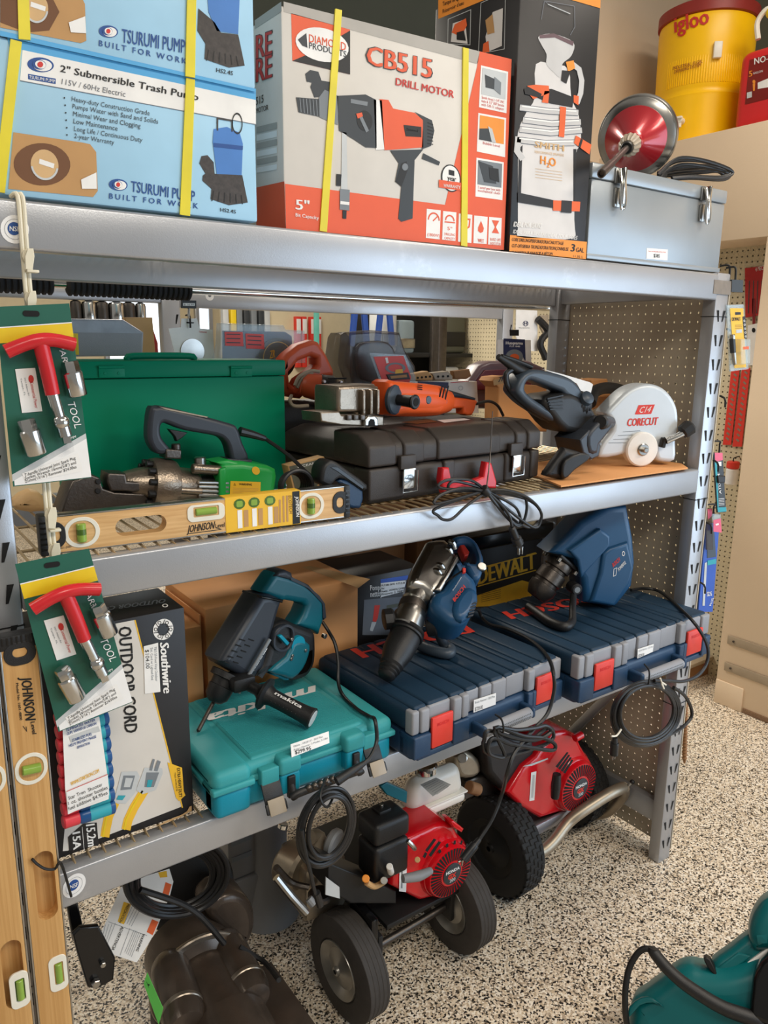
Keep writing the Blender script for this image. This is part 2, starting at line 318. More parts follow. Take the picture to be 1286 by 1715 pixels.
MB().bb(-4, 6, 6, 6.1, 2.45, 7.5, 'dark_olive', 0).build('wall_back_upper', kind='structure')
MB().bb(2.98, 6, -.6, .415, 0, .025, 'oak_floor', .003).build('trim_2', kind='structure')
g = thing('display_gondola', 'low grey base deck at the foot of the cream pegboard bay', 'shelf', (3.1, 1.6, 0))
MB().bb(2.9, 3.235, .72, 2.5, .085, .105, 'bracket_tan', .004).build('deck', g); MB().bb(2.93, 3.235, .74, 2.48, 0, .085, 'kraft_dark', .004).build('plinth', g)
for zz in (.30, .17):
    b = MB(); b.box((2.98, .33, zz+.02), (.004, .38, .04), 'bracket_tan', Matrix.Rotation(0, 3, 'X'), .001); b.cyl((2.979, .49, zz+.02), (2.974, .49, zz+.02), .005, 'dark_steel')
    b.build('metal_bracket', None, 'flat beige metal strip screwed to the column, %s of the two' % ('upper' if zz > .25 else 'lower'), 'bracket', 'metal strips on the cream column')
# ------------------------------------------------------------------ the shelving rack
RK = thing('shelving_rack', 'grey boltless steel shelving rack with three loaded levels and wire decks', 'shelving rack', (W/2, .3, 0))
def post(x, y0, y1, front):
    p = MB(); p.bb(x, x+.06, y0, y1, 0, Z1+.004, 'rack_paint', .005)
    for zz in (.55, 1.19, 1.70): p.bb(x-.001, x+.061, y0-.001, y1+.001, zz, zz+.002, 'slot', 0)
    if front:
        z = .05
        while z < 1.72:
            if not any(k-.012 < z+.02 and z < k+.07 for k in (Z1-HB, Z2-HB, Z3-HB)) or True:
                for sx in (-1, 1):
                    cx = x+.03+sx*.012
                    p.add([(cx+sx*.004-.005, y0-.0012, z+.03), (cx+sx*.004+.005, y0-.0012, z+.03), (cx-sx*.003+.002, y0-.0012, z), (cx-sx*.003-.002, y0-.0012, z)], [(0, 1, 2, 3)], 'slot')
            z += .0655
    return p.build('upright_post', RK)
post(W, 0, .04, 1); post(-.06, 0, .04, 1); post(W, DP-.04, DP, 0); post(-.06, DP-.04, DP, 0)
for zt in (Z1, Z2, Z3):
    for y0, y1 in ((-.003, .026), (DP-.028, DP-.002)):
        b = MB(); b.bb(0, W, y0, y1, zt-HB, zt, 'rack_paint', .005, 3); b.bb(.0, W, y0+.004, y1+.014 if y0 < .1 else y1, zt-.012, zt-.004, 'rack_paint', .002); b.build('shelf_beam', RK)
    for x0 in (W+.01, -.05):
        MB().bb(x0, x0+.03, .04, DP-.04, zt-HB*.9, zt-.004, 'rack_paint', .003).build('end_beam', RK)
    d = MB(); x = .02; WD = .0004 if zt < 1.8 else -.010
    while x < W-.01:
        d.tube([(x, .012, zt+WD-.002), (x, .03, zt+WD), (x, DP-.02, zt+WD)], .0024, 'wire', 6, 1); x += .0255
    for yy in (.12, .3, .48): d.tube([(0, yy, zt+WD-.005), (W, yy, zt+WD-.005)], .0032, 'wire', 6, 1)
    d.build('wire_deck', RK)
for zz in (.12, ):
    for x0 in (W+.02, -.05): MB().bb(x0, x0+.025, .04, DP-.04, zz, zz+.075, 'rack_paint', .003).build('end_rail', RK)
b = MB(); b.box((W+.035, .3, .42), (.02, .03, .72), 'rack_paint', Matrix.Rotation(.62, 3, 'X'), .003); b.build('diagonal_brace', RK)
MB().bb(W+.061, W+.065, .0, DP, .03, Z1-.01, 'pegboard', 0).build('pegboard_panel', RK)
tp = MB(); tp.bb(W-.022, W+.0615, -.0042, -.0034, Z1-.052, Z1-.016, 'tape', 0); tp.build('tape_patch', RK, 'brown strip of packing tape')
for (px, py, zc, r) in ((24.5, 384, None, 24), (124, 1483, None, 19.5)):
    pl = PY(-.0035); s_ = MB()
    u, v = ((r, r*.06), (0, r)) if py < 900 else ((r, -r*.42), (0, r*.98))
    s_.ell(pl, (px, py), u, v, 'label_white', 1); k = .46
    s_.ell(pl, (px, py), (u[0]*.72, u[1]*.72), (v[0]*.72, v[1]*.72), 'grey_print', 2, ring=.03)
    s_.ell(pl, (px-1, py-1), (u[0]*k, u[1]*k), (v[0]*k, v[1]*k), 'logo_blue', 2)
    a = u[1]/u[0]; s_.text(pl, 'NSF', (px-r*.36, py+r*.14-a*r*.36), (px+r*.34, py+r*.14+a*r*.34), (px-r*.36, py-r*.2-a*r*.36), 'label_white', 3, .02)
    s_.build('round_sticker', RK, 'white round sticker with blue centre')
# ------------------------------------------------------------------ top shelf
ZT = Z1+.006
def swirl(m, pl, c, rx, ry, l=2):
    m.ell(pl, c, (rx, rx*.15), (-rx*.15, ry), 'logo_blue', l); m.ell(pl, (c[0]+rx*.14, c[1]+ry*.1), (rx*.72, rx*.1), (-rx*.1, ry*.8), 'paper', l+1)
    m.ell(pl, (c[0]-rx*.1, c[1]), (rx*.5, rx*.1), (-rx*.1, ry*.66), 'logo_blue', l+2); m.ell(pl, (c[0]-rx*.02, c[1]), (rx*.4, rx*.1), (-rx*.05, ry*.55), 'paper', l+3); m.ell(pl, (c[0]-rx*.04, c[1]), (rx*.22, 0), (0, ry*.4), 'red_print', l+4)
z = Z(2.923, 0, 0)
def pump_carton(upper):
    y0 = .006 if upper else .01; pl = PY(y0)
    x0, x1 = (-.012, .418) if upper else (.02, .4185); zb, zt = (2.0205, 2.235) if upper else (ZT, 2.0195)
    t = thing('pump_carton', 'light blue pump carton %s' % ('on top of the other, cut by the photo edge' if upper else 'with six bullet points, standing on the top shelf'), 'box', ((x0+x1)/2, y0+.15, zb), 'submersible pump cartons')
    m = MB(); m.bb(x0, x1, y0, y0+.3, zb, zt, 'sky_carton', .004)
    T = lambda st, a, b, c, mt, bold=0, sp=1, l=3: m.text(pl, st, *z(a, b, c), mt, l, bold, sp)
    if not upper:
        m.poly(pl, z((35, 185), (1252, 450), (1252, 490), (110, 245), (45, 230)), 'sky_carton_dark'); m.poly(pl, z((110, 245), (1252, 490), (1252, 608), (98, 393)), 'paper')
        m.line(pl, z((98, 395), (1252, 610)), 1.2, 'grey_print', 2)
        swirl(m, pl, z((198, 318))[0], 22, 12)
        m.poly(pl, z((137, 362), (272, 386), (272, 412), (137, 388)), 'logo_blue', 2); T('TSURUMI PUMP', (142, 385), (268, 407), (142, 369), 'paper')
        T('2" Submersible Trash Pump', (293, 352), (968, 493), (297, 318), 'black', .016)
        T('115V / 60Hz Electric', (300, 412), (612, 475), (303, 386), 'grey_print')
        for st, a, b in (('Heavy-duty Construction Grade', (349, 495), (731, 566)), ('Pumps Water with Sand and Solids', (353, 531), (772, 607)), ('Minimal Wear and Clogging', (356, 568), (686, 628)),
                         ('Low Maintenance', (358, 604), (574, 641)), ('Long Life / Continuous Duty', (361, 641), (695, 697)), ('2-year Warranty', (362, 676), (557, 709))):
            T(st, a, b, (a[0]+2, a[1]-23), 'dark_print'); m.ell(pl, z((a[0]-35, a[1]-15))[0], (1.4, 0), (0, 1.4), 'black', 3, 8)
        pic = ((65, 648), (400, 698), (440, 706), (470, 745), (478, 935), (455, 965), (40, 925))
        hole, lid, pipe = ((205, 805), 170, 120), ((217, 808), 68, 75), ((395, 880), (470, 845), (472, 925), (400, 925))
        swirl(m, pl, z((578, 905))[0], 15.5, 9.5)
        T('TSURUMI PUMP', (640, 938), (952, 988), (642, 886), 'logo_blue', .012); T('BUILT FOR WORK', (533, 972), (968, 1022), (534, 946), 'logo_blue', .012, 1.45)
        m.poly(pl, z((1045, 632), (1110, 622), (1172, 650), (1188, 705), (1182, 858), (1060, 852), (1040, 695)), 'pump_blue', 2); m.poly(pl, z((1045, 700), (1188, 715), (1187, 735), (1044, 720)), 'logo_blue', 3)
        m.poly(pl, z((1060, 852), (1185, 858), (1212, 992), (1120, 1005), (1030, 975), (1035, 925), (990, 885), (992, 860), (1005, 850), (975, 800), (985, 765), (1015, 760), (1045, 795), (1050, 850)), 'pump_black', 2)
        for k in range(6): m.line(pl, z((1045+k*27, 935+k*4), (1036+k*30, 985+k*3)), 1.6, 'black', 3)
        m.line(pl, z((1063, 640), (1063, 580), (1135, 592), (1135, 645)), 2.6, 'pump_black', 3); m.ell(pl, z((1160, 605))[0], (9, 1), (0, 18), 'black', 3, ring=.16)
        T('HS2.4S', (1077, 1036), (1153, 1046), (1077, 1018), 'black', .01)
    else:
        m.poly(pl, z((0, 150), (1252, 435), (1252, 450), (0, 175)), 'sky_carton_dark', 1)
        pic = ((0, -20), (395, -20), (415, 20), (422, 200), (395, 212), (0, 135)); hole, lid, pipe = ((150, 20), 160, 105), ((175, 40), 60, 75), ((335, 112), (415, 82), (420, 165), (345, 160))
        swirl(m, pl, z((530, 155))[0], 16, 10)
        T('TSURUMI PUMP', (595, 208), (904, 262), (597, 142), 'logo_blue', .012); T('BUILT FOR WORK', (483, 225), (912, 315), (484, 197), 'logo_blue', .012, 1.45)
        m.poly(pl, z((1015, -10), (1172, -10), (1165, 168), (1060, 152), (1020, 60)), 'pump_blue', 2); m.poly(pl, z((970, 42), (1050, 110), (1080, 160), (1165, 170), (1197, 322), (1120, 332), (1000, 290), (1005, 215), (965, 150)), 'pump_black', 2)
        for k in range(6): m.line(pl, z((1020+k*27, 245+k*6), (1010+k*31, 298+k*5)), 1.6, 'black', 3)
        T('HS2.4S', (1057, 353), (1138, 370), (1058, 333), 'black', .01)
    m.poly(pl, z(*pic), 'tan_print', 2); c, a, b = hole
    m.ell(pl, z(c)[0], (a/3.6, 4), (-4, b/3.4), 'brown_print', 3) if not upper else m.poly(pl, z((0, -20), (250, -20), (290, 60), (240, 150), (130, 160), (0, 110)), 'brown_print', 3)
    c, a, b = lid; m.ell(pl, z(c)[0], (a/2.923, 2), (0, b/2.923), 'tan_light', 4); m.ell(pl, z(c)[0], (a/2.923, 2), (0, b/2.923), 'light_print', 5, a0=10, a1=170, ring=.14)
    m.poly(pl, z((c[0]-25, c[1]-30), (c[0]+48, c[1]-5), (c[0]+44, c[1]+18), (c[0]-28, c[1]-6)), 'paper', 5); m.poly(pl, z(*pipe), 'paper', 5)
    m.build('carton', t)
    for q in ((((912, 380), (955, 390), (931, 1058), (881, 1050)), ((52, 190), (108, 205), (24, 945), (-30, 935))) if not upper else (((918, -60), (962, -60), (955, 380), (908, 372)), ((85, -60), (140, -60), (150, 195), (92, 190)))):
        MB().shape(pl, z(*q), .0002, .003, 'yellow_strap').build('strap', t)
pump_carton(False); pump_carton(True)

def drill_carton():
    y0 = .03; pl = PY(y0); x0, x1, zt = .4795, 1.006, 2.165; z = Z(2.923, 420, 0)
    t = thing('drill_motor_carton', 'large orange and white drill motor carton with yellow straps on the top shelf', 'box', ((x0+x1)/2, y0+.14, ZT)); m = MB(); m.bb(x0, x1, y0, y0+.28, ZT, zt, 'carton_white', .004)
    P = lambda mt, l, *p, sm=0: m.poly(pl, z(*p), mt, l, sm); T = lambda st, a, b, c, mt, bold=0, l=4, sp=1: m.text(pl, st, *z(a, b, c), mt, l, bold, sp); O = 'carton_orange'
    P('carton_grey', 1, (160, 8), (1120, 252), (1106, 312), (160, 58)); P(O, 1, (1120, 252), (1276, 290), (1238, 1224), (172, 1118), (168, 900), (950, 1003), (1106, 330))
    P(O, 1, (197, 65), (485, 145), (485, 365), (203, 298)); P('black', 2, (203, 298), (300, 258), (485, 150), (485, 365))
    m.ell(pl, z((347, 220))[0], (44, 11), (-6, 27), 'paper', 3); P('dark_print', 4, (228, 195), (270, 163), (275, 235), (250, 225)); T('DIAMOND', (283, 207), (463, 250), (283, 168), O, .01); T('PRODUCTS', (283, 238), (465, 282), (283, 208), 'dark_print', .01)
    T('CB515', (563, 317), (884, 388), (565, 220), 'dark_print', .05, 3); T('CB515', (567, 315), (880, 384), (569, 224), O, .025, 4); T('DRILL MOTOR', (707, 417), (991, 481), (709, 381), 'red_print', .02)
    T('5"', (218, 1025), (283, 1032), (218, 975), 'paper', .02); T('Bit Capacity', (217, 1060), (330, 1076), (217, 1043), 'paper', .01)
    # printed drill
    P('dark_print', 2, (265, 362), (290, 343), (330, 352), (345, 395), (390, 402), (385, 470), (310, 478), (290, 425), (298, 405), (272, 400)); P('mid_print', 3, (330, 480), (360, 440), (425, 470), (425, 612), (335, 575)); P('dark_print', 3, (220, 477), (332, 486), (335, 572), (232, 550))
    for k in range(6): m.line(pl, z((238+k*16, 482+k*1.5), (244+k*16, 550+k*4)), 1.4, 'mid_print', 4)
    P('dark_print', 3, (420, 470), (560, 463), (612, 490), (614, 725), (560, 722), (505, 685), (430, 640)); P('paper', 3, (600, 488), (640, 492), (652, 732), (610, 735)); P('carton_orange', 3, (628, 486), (672, 490), (695, 532), (800, 553), (840, 588), (842, 722), (652, 736))
    P('dark_print', 3, (800, 548), (885, 590), (897, 640), (880, 715), (835, 732), (842, 590)); m.ell(pl, z((555, 592))[0], (13, 3), (-1, 17), 'black', 4); P('mid_print', 5, (535, 555), (575, 640), (562, 650), (525, 570)); P('carton_orange', 6, (512, 558), (540, 552), (545, 570), (520, 582))
    P('mid_print', 4, (487, 485), (570, 500), (568, 520), (487, 505)); P('black', 4, (745, 612), (832, 622), (832, 672), (755, 668)); T('Diamond', (760, 640), (815, 648), (760, 628), 'paper')
    for k in range(7): m.line(pl, z((862, 600+k*17), (890, 612+k*16)), 1.5, 'black', 4)
    P('dark_print', 3, (680, 737), (842, 732), (800, 785), (790, 1070), (735, 1086), (720, 1070), (735, 912), (704, 890), (722, 800)); P('black', 4, (735, 800), (760, 790), (765, 835), (735, 915), (708, 890)); m.ell(pl, z((752, 818))[0], (5, 0), (0, 6), 'mid_print', 5)
    P('dark_print', 3, (842, 750), (925, 793), (918, 810), (835, 778)); P('light_print', 3, (445, 645), (467, 650), (472, 930), (440, 925)); P('mid_print', 4, (434, 925), (482, 930), (480, 1032), (433, 1026)); P('paper', 5, (436, 985), (480, 990), (479, 1005), (435, 1000)); P('black', 4, (447, 1030), (467, 1032), (465, 1072), (447, 1070)); P('black', 4, (417, 852), (442, 855), (438, 912), (415, 910))
    for k, q in enumerate((((1125, 320), (1258, 352), (1250, 555), (1115, 525)), ((1112, 553), (1248, 578), (1243, 770), (1105, 742)), ((1103, 772), (1237, 795), (1230, 980), (1098, 962)))):
        P('paper', 2, *q); i = lambda a, b: tuple((1-b)*((1-a)*q[0][j]+a*q[1][j])+b*((1-a)*q[3][j]+a*q[2][j]) for j in (0, 1))
        P(('light_print', 'amber_print', 'mid_print')[k], 3, i(.06, .05), i(.94, .05), i(.94, .68), i(.06, .68)); P('dark_print', 4, *((i(.15, .2), i(.5, .25), i(.55, .5), i(.2, .5)), (i(.06, .4), i(.4, .35), i(.55, .68), i(.06, .68)), (i(.06, .08), i(.6, .15), i(.75, .6), i(.3, .6)))[k])
        P(('mid_print', 'light_print', 'black')[k], 5, *((i(.5, .2), i(.75, .3), i(.75, .6), i(.5, .5)), (i(.35, .3), i(.5, .35), i(.65, .68), i(.5, .68)), (i(.45, .2), i(.8, .2), i(.85, .55), i(.5, .5)))[k])
        for r, st in enumerate((('Spindle thread, 1-1/4" UNC', 'male & 1/2" BSP female', 'with 5/8-11 adapter'), ('Bubble Level',), ('2 speed gear box with', 'mechanical cluth'))[k]): T(st, i(.08 if k != 1 else .2, .78+r*.085), i(.9 if k != 1 else .8, .78+r*.085), i(.08 if k != 1 else .2, .715+r*.085), 'red_print', 0, 3)
    for k, q in enumerate((((860, 1022), (928, 1030), (923, 1172), (855, 1165)), ((940, 1033), (1005, 1040), (1000, 1180), (935, 1173)), ((1017, 1045), (1083, 1052), (1078, 1190), (1013, 1183)), ((1092, 1055), (1158, 1062), (1153, 1195), (1088, 1190)), ((1165, 1062), (1227, 1068), (1222, 1202), (1160, 1197)))):
        P('paper', 2, *q); x, y = (q[0][0]+q[1][0])/2, q[0][1]+8
        if k == 0: m.ell(pl, z((x, y+48))[0], (10, 1), (0, 13), O, 3, a0=180, a1=360, ring=.2); m.line(pl, z((x-4, y+52), (x+18, y+30)), 2, O, 3); T('(1800W)', (x-32, y+125), (x+28, y+132), (x-32, y+110), O, 0, 3)
        if k == 1: m.ell(pl, z((x, y+40))[0], (8, 1), (0, 10), O, 3, a0=180, a1=360, ring=.25); m.line(pl, z((x-26, y+45), (x+26, y+50)), 2, O, 3); T('5"', (x-12, y+85), (x+12, y+88), (x-12, y+68), O, 0, 3); T('DRILLING', (x-27, y+110), (x+25, y+115), (x-27, y+98), O, 0, 3); T('CAPACITY', (x-27, y+130), (x+25, y+135), (x-27, y+118), O, 0, 3)
        if k == 2: P(O, 3, (x-24, y+12), (x+24, y+18), (x+20, y+60), (x-2, y+75), (x-24, y+55)); P('paper', 4, (x-15, y+22), (x+15, y+26), (x+12, y+55), (x-2, y+62), (x-15, y+50))
        if k == 3: P(O, 3, (x, y+18), (x+14, y+55), (x+10, y+72), (x-2, y+78), (x-15, y+68), (x-14, y+50)); T('WET', (x-16, y+122), (x+14, y+126), (x-16, y+105), O, .02, 3)
        if k == 4: P(O, 3, (x-18, y+8), (x+18, y+11), (x+2, y+42), (x+18, y+74), (x-18, y+70), (x-3, y+42)); T('BUILD LIFE', (x-26, y+108), (x+25, y+112), (x-26, y+95), O, 0, 3); T('INDICATOR', (x-26, y+128), (x+25, y+132), (x-26, y+115), O, 0, 3)
    m.ell(pl, z((978, 873))[0], (16.5, 3), (0, 23), 'black', 2); m.ell(pl, z((978, 873))[0], (14.5, 3), (0, 21), 'paper', 3); T('1', (972, 857), (988, 861), (972, 832), 'black', .03); T('year', (960, 882), (1002, 890), (960, 866), 'black', .02); P(O, 4, (918, 880), (1040, 897), (1040, 936), (918, 918)); T('WARRANTY', (940, 915), (1022, 926), (940, 900), 'paper', .01, 5)
    sd = PX(x0)
    m.poly(sd, z((20, 100), (150, 8), (152, 56), (20, 142)), 'carton_grey', 1); m.poly(sd, z((28, 918), (165, 888), (172, 1126), (28, 1110)), O, 1)
    for y, dx in ((285, 0), (400, 0)):
        m.text(sd, 'RE', *z((28, y+5), (106, y-22), (28, y-112)), 'dark_print', 2, .05); m.text(sd, 'RE', *z((30, y+3), (104, y-22), (30, y-108)), 'red_print', 3, .03)
    m.text(sd, '515', *z((27, 515), (64, 500), (27, 478)), 'black', 2, .01); m.text(sd, 'MOTOR', *z((27, 556), (87, 538), (27, 530)), 'black', 2, .01)
    for k in range(6): m.poly(sd, z((30, 622+k*40), (130, 598+k*41), (130, 630+k*40), (30, 652+k*39)), ('carton_grey', 'paper')[k % 2], 2)
    m.build('carton', t)
    for q in (((415, 42), (447, 50), (373, 1136), (338, 1130)), ((1040, 231), (1067, 238), (1060, 1208), (1030, 1202))): MB().shape(pl, z(*q), .0002, .003, 'yellow_strap').build('strap', t)
drill_carton()

def sprayer_carton():
    y0 = .02; pl = PY(y0); x0, x1, zt = 1.0135, 1.2555, 2.36; z = Z(2.884, 840, 0); zs = Z(2.923, 420, 0)
    t = thing('sprayer_carton', 'tall black sprayer carton with orange band between the drill carton and grey case', 'box', ((x0+x1)/2, y0+.13, ZT)); m = MB(); m.bb(x0, x1, y0, y0+.27, ZT, zt, 'carton_black', .003)
    P = lambda mt, l, *p, sm=0: m.poly(pl, z(*p), mt, l, sm); T = lambda st, a, b, c, mt, bold=0, l=4, sh=0: m.text(pl, st, *z(a, b, c), mt, l, bold, 1, sh); L = lambda w, mt, l, *p: m.line(pl, z(*p), w, mt, l)
    P('amber_print', 1, (375, -45), (478, -45), (476, 40), (330, -2)); P('amber_print', 1, (40, 1135), (411, 1168), (406, 1252), (36, 1213))
    P('smoke_white', 1, (165, 310), (250, 312), (322, 335), (335, 470), (372, 560), (382, 690), (355, 760), (350, 1060), (345, 1150), (200, 1150), (78, 1143), (78, 1100), (78, 760), (78, 640), (120, 540), (160, 470), sm=3); P('carton_black', 2, (345, 720), (360, 720), (352, 1000), (345, 1000)); P('carton_black', 2, (82, 720), (100, 700), (92, 945), (78, 930))
    P('hose_print', 2, (178, 175), (250, 165), (345, 205), (335, 270), (292, 310), (285, 375), (250, 350), (215, 310), (215, 262), (190, 215), sm=4); P('purple_grey', 3, (180, 170), (250, 162), (346, 202), (342, 222), (255, 182), (182, 186))
    L(1, 'grey_print', 2, (190, 95), (205, 5), (350, 30), (352, 130), (330, 170)); L(1, 'grey_print', 2, (205, 5), (225, 20), (330, 65)); L(1.2, 'light_print', 3, (222, 22), (330, 68))
    P('carton_black', 3, (165, 430), (240, 430), (345, 470), (340, 520), (230, 500), (165, 470)); P('orange_print', 4, (122, 415), (160, 410), (225, 415), (228, 450), (150, 480), (130, 455)); P('carton_black', 5, (105, 430), (125, 420), (190, 455), (185, 475), (110, 455)); P('orange_print', 4, (205, 440), (228, 440), (222, 500), (192, 495))
    arc = [(340, 310), (372, 335), (385, 390), (380, 450), (362, 500)]; L(8.5, 'hose_print', 3, *arc); P('amber_print', 4, (308, 300), (345, 292), (352, 330), (318, 348)); P('carton_black', 4, (290, 340), (330, 345), (310, 405), (285, 390)); P('orange_print', 4, (345, 460), (370, 465), (368, 510), (345, 495))
    for k, (ya, yb, xl, xr) in enumerate(((520, 545, 85, 368), (580, 590, 100, 380), (625, 630, 85, 385), (675, 690, 72, 350))):
        L(11, 'grey_print', 3, (xl, ya), ((xl+xr)/2, ya+18), (xr, yb)); L(9, 'hose_print', 4, (xl, ya), ((xl+xr)/2, ya+18), (xr, yb)); L(2.5, 'paper', 5, (xl+10, ya-6), ((xl+xr)/2, ya+10), (xr-10, yb-7))
    L(10, 'hose_print', 4, (78, 660), (72, 730), (100, 770)); P('orange_print', 6, (278, 515), (308, 520), (298, 665), (272, 660)); P('orange_print', 6, (355, 655), (430, 700), (420, 747), (345, 692)); P('carton_black', 7, (378, 670), (388, 676), (376, 716), (366, 708))
    T('SMITH', (158, 712), (298, 732), (158, 682), 'tan_light', .03); T('PERFORMANCE SPRAYERS', (158, 740), (298, 757), (158, 728), 'tan_light'); T('H O', (185, 792), (258, 806), (186, 752), 'amber_print', .03); T('2', (216, 808), (228, 810), (216, 786), 'amber_print', .03)
    for k in range(4): L(.6, 'tan_light', 4, (160, 815+k*14), (290, 832+k*14))
    P('carton_black', 5, (75, 930), (250, 968), (250, 1006), (75, 978)); P('orange_print', 6, (245, 968), (376, 975), (373, 1022), (245, 1018)); P('carton_black', 7, (285, 968), (335, 972), (333, 1030), (282, 1026))
    T('IDEAL FOR SAWS', (52, 1095), (190, 1104), (54, 1071), 'paper', .02, 6, .25); T('IDEAL PARA SIERRAS/IDÉAL POUR SCIES', (50, 1127), (362, 1158), (52, 1104), 'paper', 0, 6, .25)
    for k, st in enumerate(('CORE DRILLING/PERFORADORA/CAROTTAGE', 'CUT-OFF/SIERRA TRONZADORA/TRONÇONNEUSE', 'FLAT/SIERRA PLANA/SCIE A BÉTON')): T(st, (48, 1164+k*30), ((298, 322, 245)[k], (1184, 1212, 1232)[k]), (49, 1148+k*30), 'black', .005, 2, .2)
    T('3', (332, 1214), (352, 1216), (333, 1178), 'black', .03, 2, .15); T('GAL', (358, 1217), (395, 1220), (359, 1195), 'black', .02, 2, .15); T('11.35 L', (345, 1243), (392, 1247), (345, 1232), 'black', 0, 2)
    sd = PX(x0)
    m.poly(sd, zs((918, -60), (1290, -200), (1290, -60), (918, 93)), 'amber_print', 1); m.text(sd, 'Tanque de agua', *zs((940, 30), (1030, -5), (940, 10)), 'black', 2, .01); m.text(sd, "Réservoir d'eau", *zs((940, 66), (1043, 22), (940, 46)), 'black', 2, .01)
    for q, mt in ((((967, 95), (1078, 48), (1074, 220), (965, 215)), 'carton_black'), (((1128, 15), (1248, -40), (1242, 240), (1115, 265)), 'carton_black')):
        m.line(sd, zs(*q, q[0]), 1, 'light_print', 2)
    m.poly(sd, zs((990, 115), (1050, 95), (1062, 215), (980, 205)), 'smoke_white', 2); m.poly(sd, zs((985, 160), (1000, 120), (1055, 90), (1060, 125), (1030, 180)), 'orange_print', 3); m.poly(sd, zs((1010, 160), (1045, 150), (1055, 200), (1010, 195)), 'carton_black', 4)
    m.poly(sd, zs((1185, 60), (1235, 40), (1230, 225), (1160, 255), (1150, 180)), 'smoke_white', 2); m.poly(sd, zs((1150, 100), (1185, 70), (1195, 160), (1160, 170)), 'tan_print', 3); m.poly(sd, zs((1140, 215), (1165, 200), (1170, 255), (1135, 260)), 'orange_print', 3)
    m.build('carton', t)
sprayer_carton()

def grey_case():
    x0, x1, y0, zt = 1.2635, 1.804, .02, 2.027; pl = PY(y0); z = Z(2.884, 840, 0)
    t = thing('steel_tool_case', 'grey steel tool case with two latches and a price tag, right end of top shelf', 'tool case', ((x0+x1)/2, y0+.14, ZT))
    zl = U(1100, 319, 'y', y0).z
    MB().bb(x0, x1, y0, y0+.27, ZT, zl-.001, 'grey_box', .004).bb(x0-.002, x1+.002, y0-.003, y0+.01, ZT, ZT+.012, 'grey_box', .002).build('case_body', t)
    MB().bb(x0-.003, x1+.003, y0-.003, y0+.273, zl, zt, 'grey_box', .005).build('lid', t)
    for a, b in ((555, 930), (968, 985)):
        c = pl.w(*z((a, b))[0]); s_ = MB(); s_.bb(c.x-.016, c.x+.016, y0-.008, y0-.003, zl-.004, zl+.03, 'steel', .002); s_.bb(c.x-.012, c.x+.012, y0-.006, y0-.001, zl-.055, zl-.012, 'steel', .002)
        s_.tube([(c.x-.008, y0-.012, zl+.026), (c.x-.009, y0-.02, zl-.01), (c.x-.005, y0-.02, zl-.055), (c.x+.005, y0-.018, zl-.06), (c.x+.009, y0-.02, zl-.04), (c.x+.009, y0-.012, zl+.02)], .0035, 'chrome', 8, 4); s_.bb(c.x-.004, c.x+.004, y0-.024, y0-.01, zl-.05, zl+.03, 'chrome', .002); s_.build('latch', t)
    tg = MB(); tg.poly(pl, z((700, 1198), (802, 1205), (800, 1258), (698, 1250)), 'label_white', 1); tg.text(pl, '$385', *z((733, 1243), (762, 1245), (733, 1226)), 'black', 2, .01); tg.text(pl, '36mm 5/8 MAG DRILL BASE LOWER', *z((708, 1216), (792, 1222), (708, 1210)), 'red_print', 2); tg.build('price_tag', t)
    # the red cone tool on the case
    c = U(1066, 231, 'y', .17); tip = U(1007, 291, 'y', -.05); ax = (tip-c); Lr = ax.length; ax.normalize(); R = .102
    g = thing('cone_shroud_tool', 'red cone with wide steel rim and rod, lying on the grey steel case', 'tool', (c.x, c.y, zt))
    MB().lathe([(R*.5, -.035), (R*.97, -.03), (R, -.024), (R, -.006), (R*.985, 0), (R*.955, .001), (R*.94, .006), (R*.76, .018)], c, ax, 'steel', 48).build('steel_rim', g)
    MB().lathe([(R*.775, .014), (R*.77, .02), (R*.3, .07), (R*.26, .085), (R*.25, .09)], c, ax, 'red_enamel', 48).build('red_cone', g)
    MB().lathe([(R*.18, .085), (R*.24, .09), (R*.27, .11), (R*.22, .14), (R*.17, .15)], c, ax, 'tan_plastic', 48, 14, .05).lathe([(R*.13, .148), (R*.15, .152), (R*.13, .16)], c, ax, 'black', 20).build('ribbed_knob', g)
    MB().lathe([(.0075, .15), (.0075, Lr*.75), (.0095, Lr*.76), (.0095, Lr-.001), (.007, Lr), (.006, Lr-.01)], c, ax, 'dark_steel', 16).build('rod', g)
    # hank of cable on the case
    m = MB(); q = lambda x, y, d: U(x, y, 'y', d)
    for k in range(11):
        yy = .05+.014*k; h = random.uniform(-8, 8)
        m.tube([q(1102, 296+h, yy), q(1135, 268+k*3+h, yy), q(1180, 272+k*2+h, yy), q(1226-k*2.5, 289+h*.8, yy), q(1210, 300+h*.6, yy), q(1160, 298+h*.4, yy), q(1125, 300+h*.3, yy)], .004, 'cable', 8, 6)
    m.tube([q(1112, 292, .06), q(1106, 300, .05), q(1118, 305, .05)], .009, 'cable', 8, 4)
    for v in m.v: v.z = max(v.z, zt+.0005)
    m.build('cable_hank', None, 'black power cable hank lying on the grey steel case', 'cable')
grey_case()

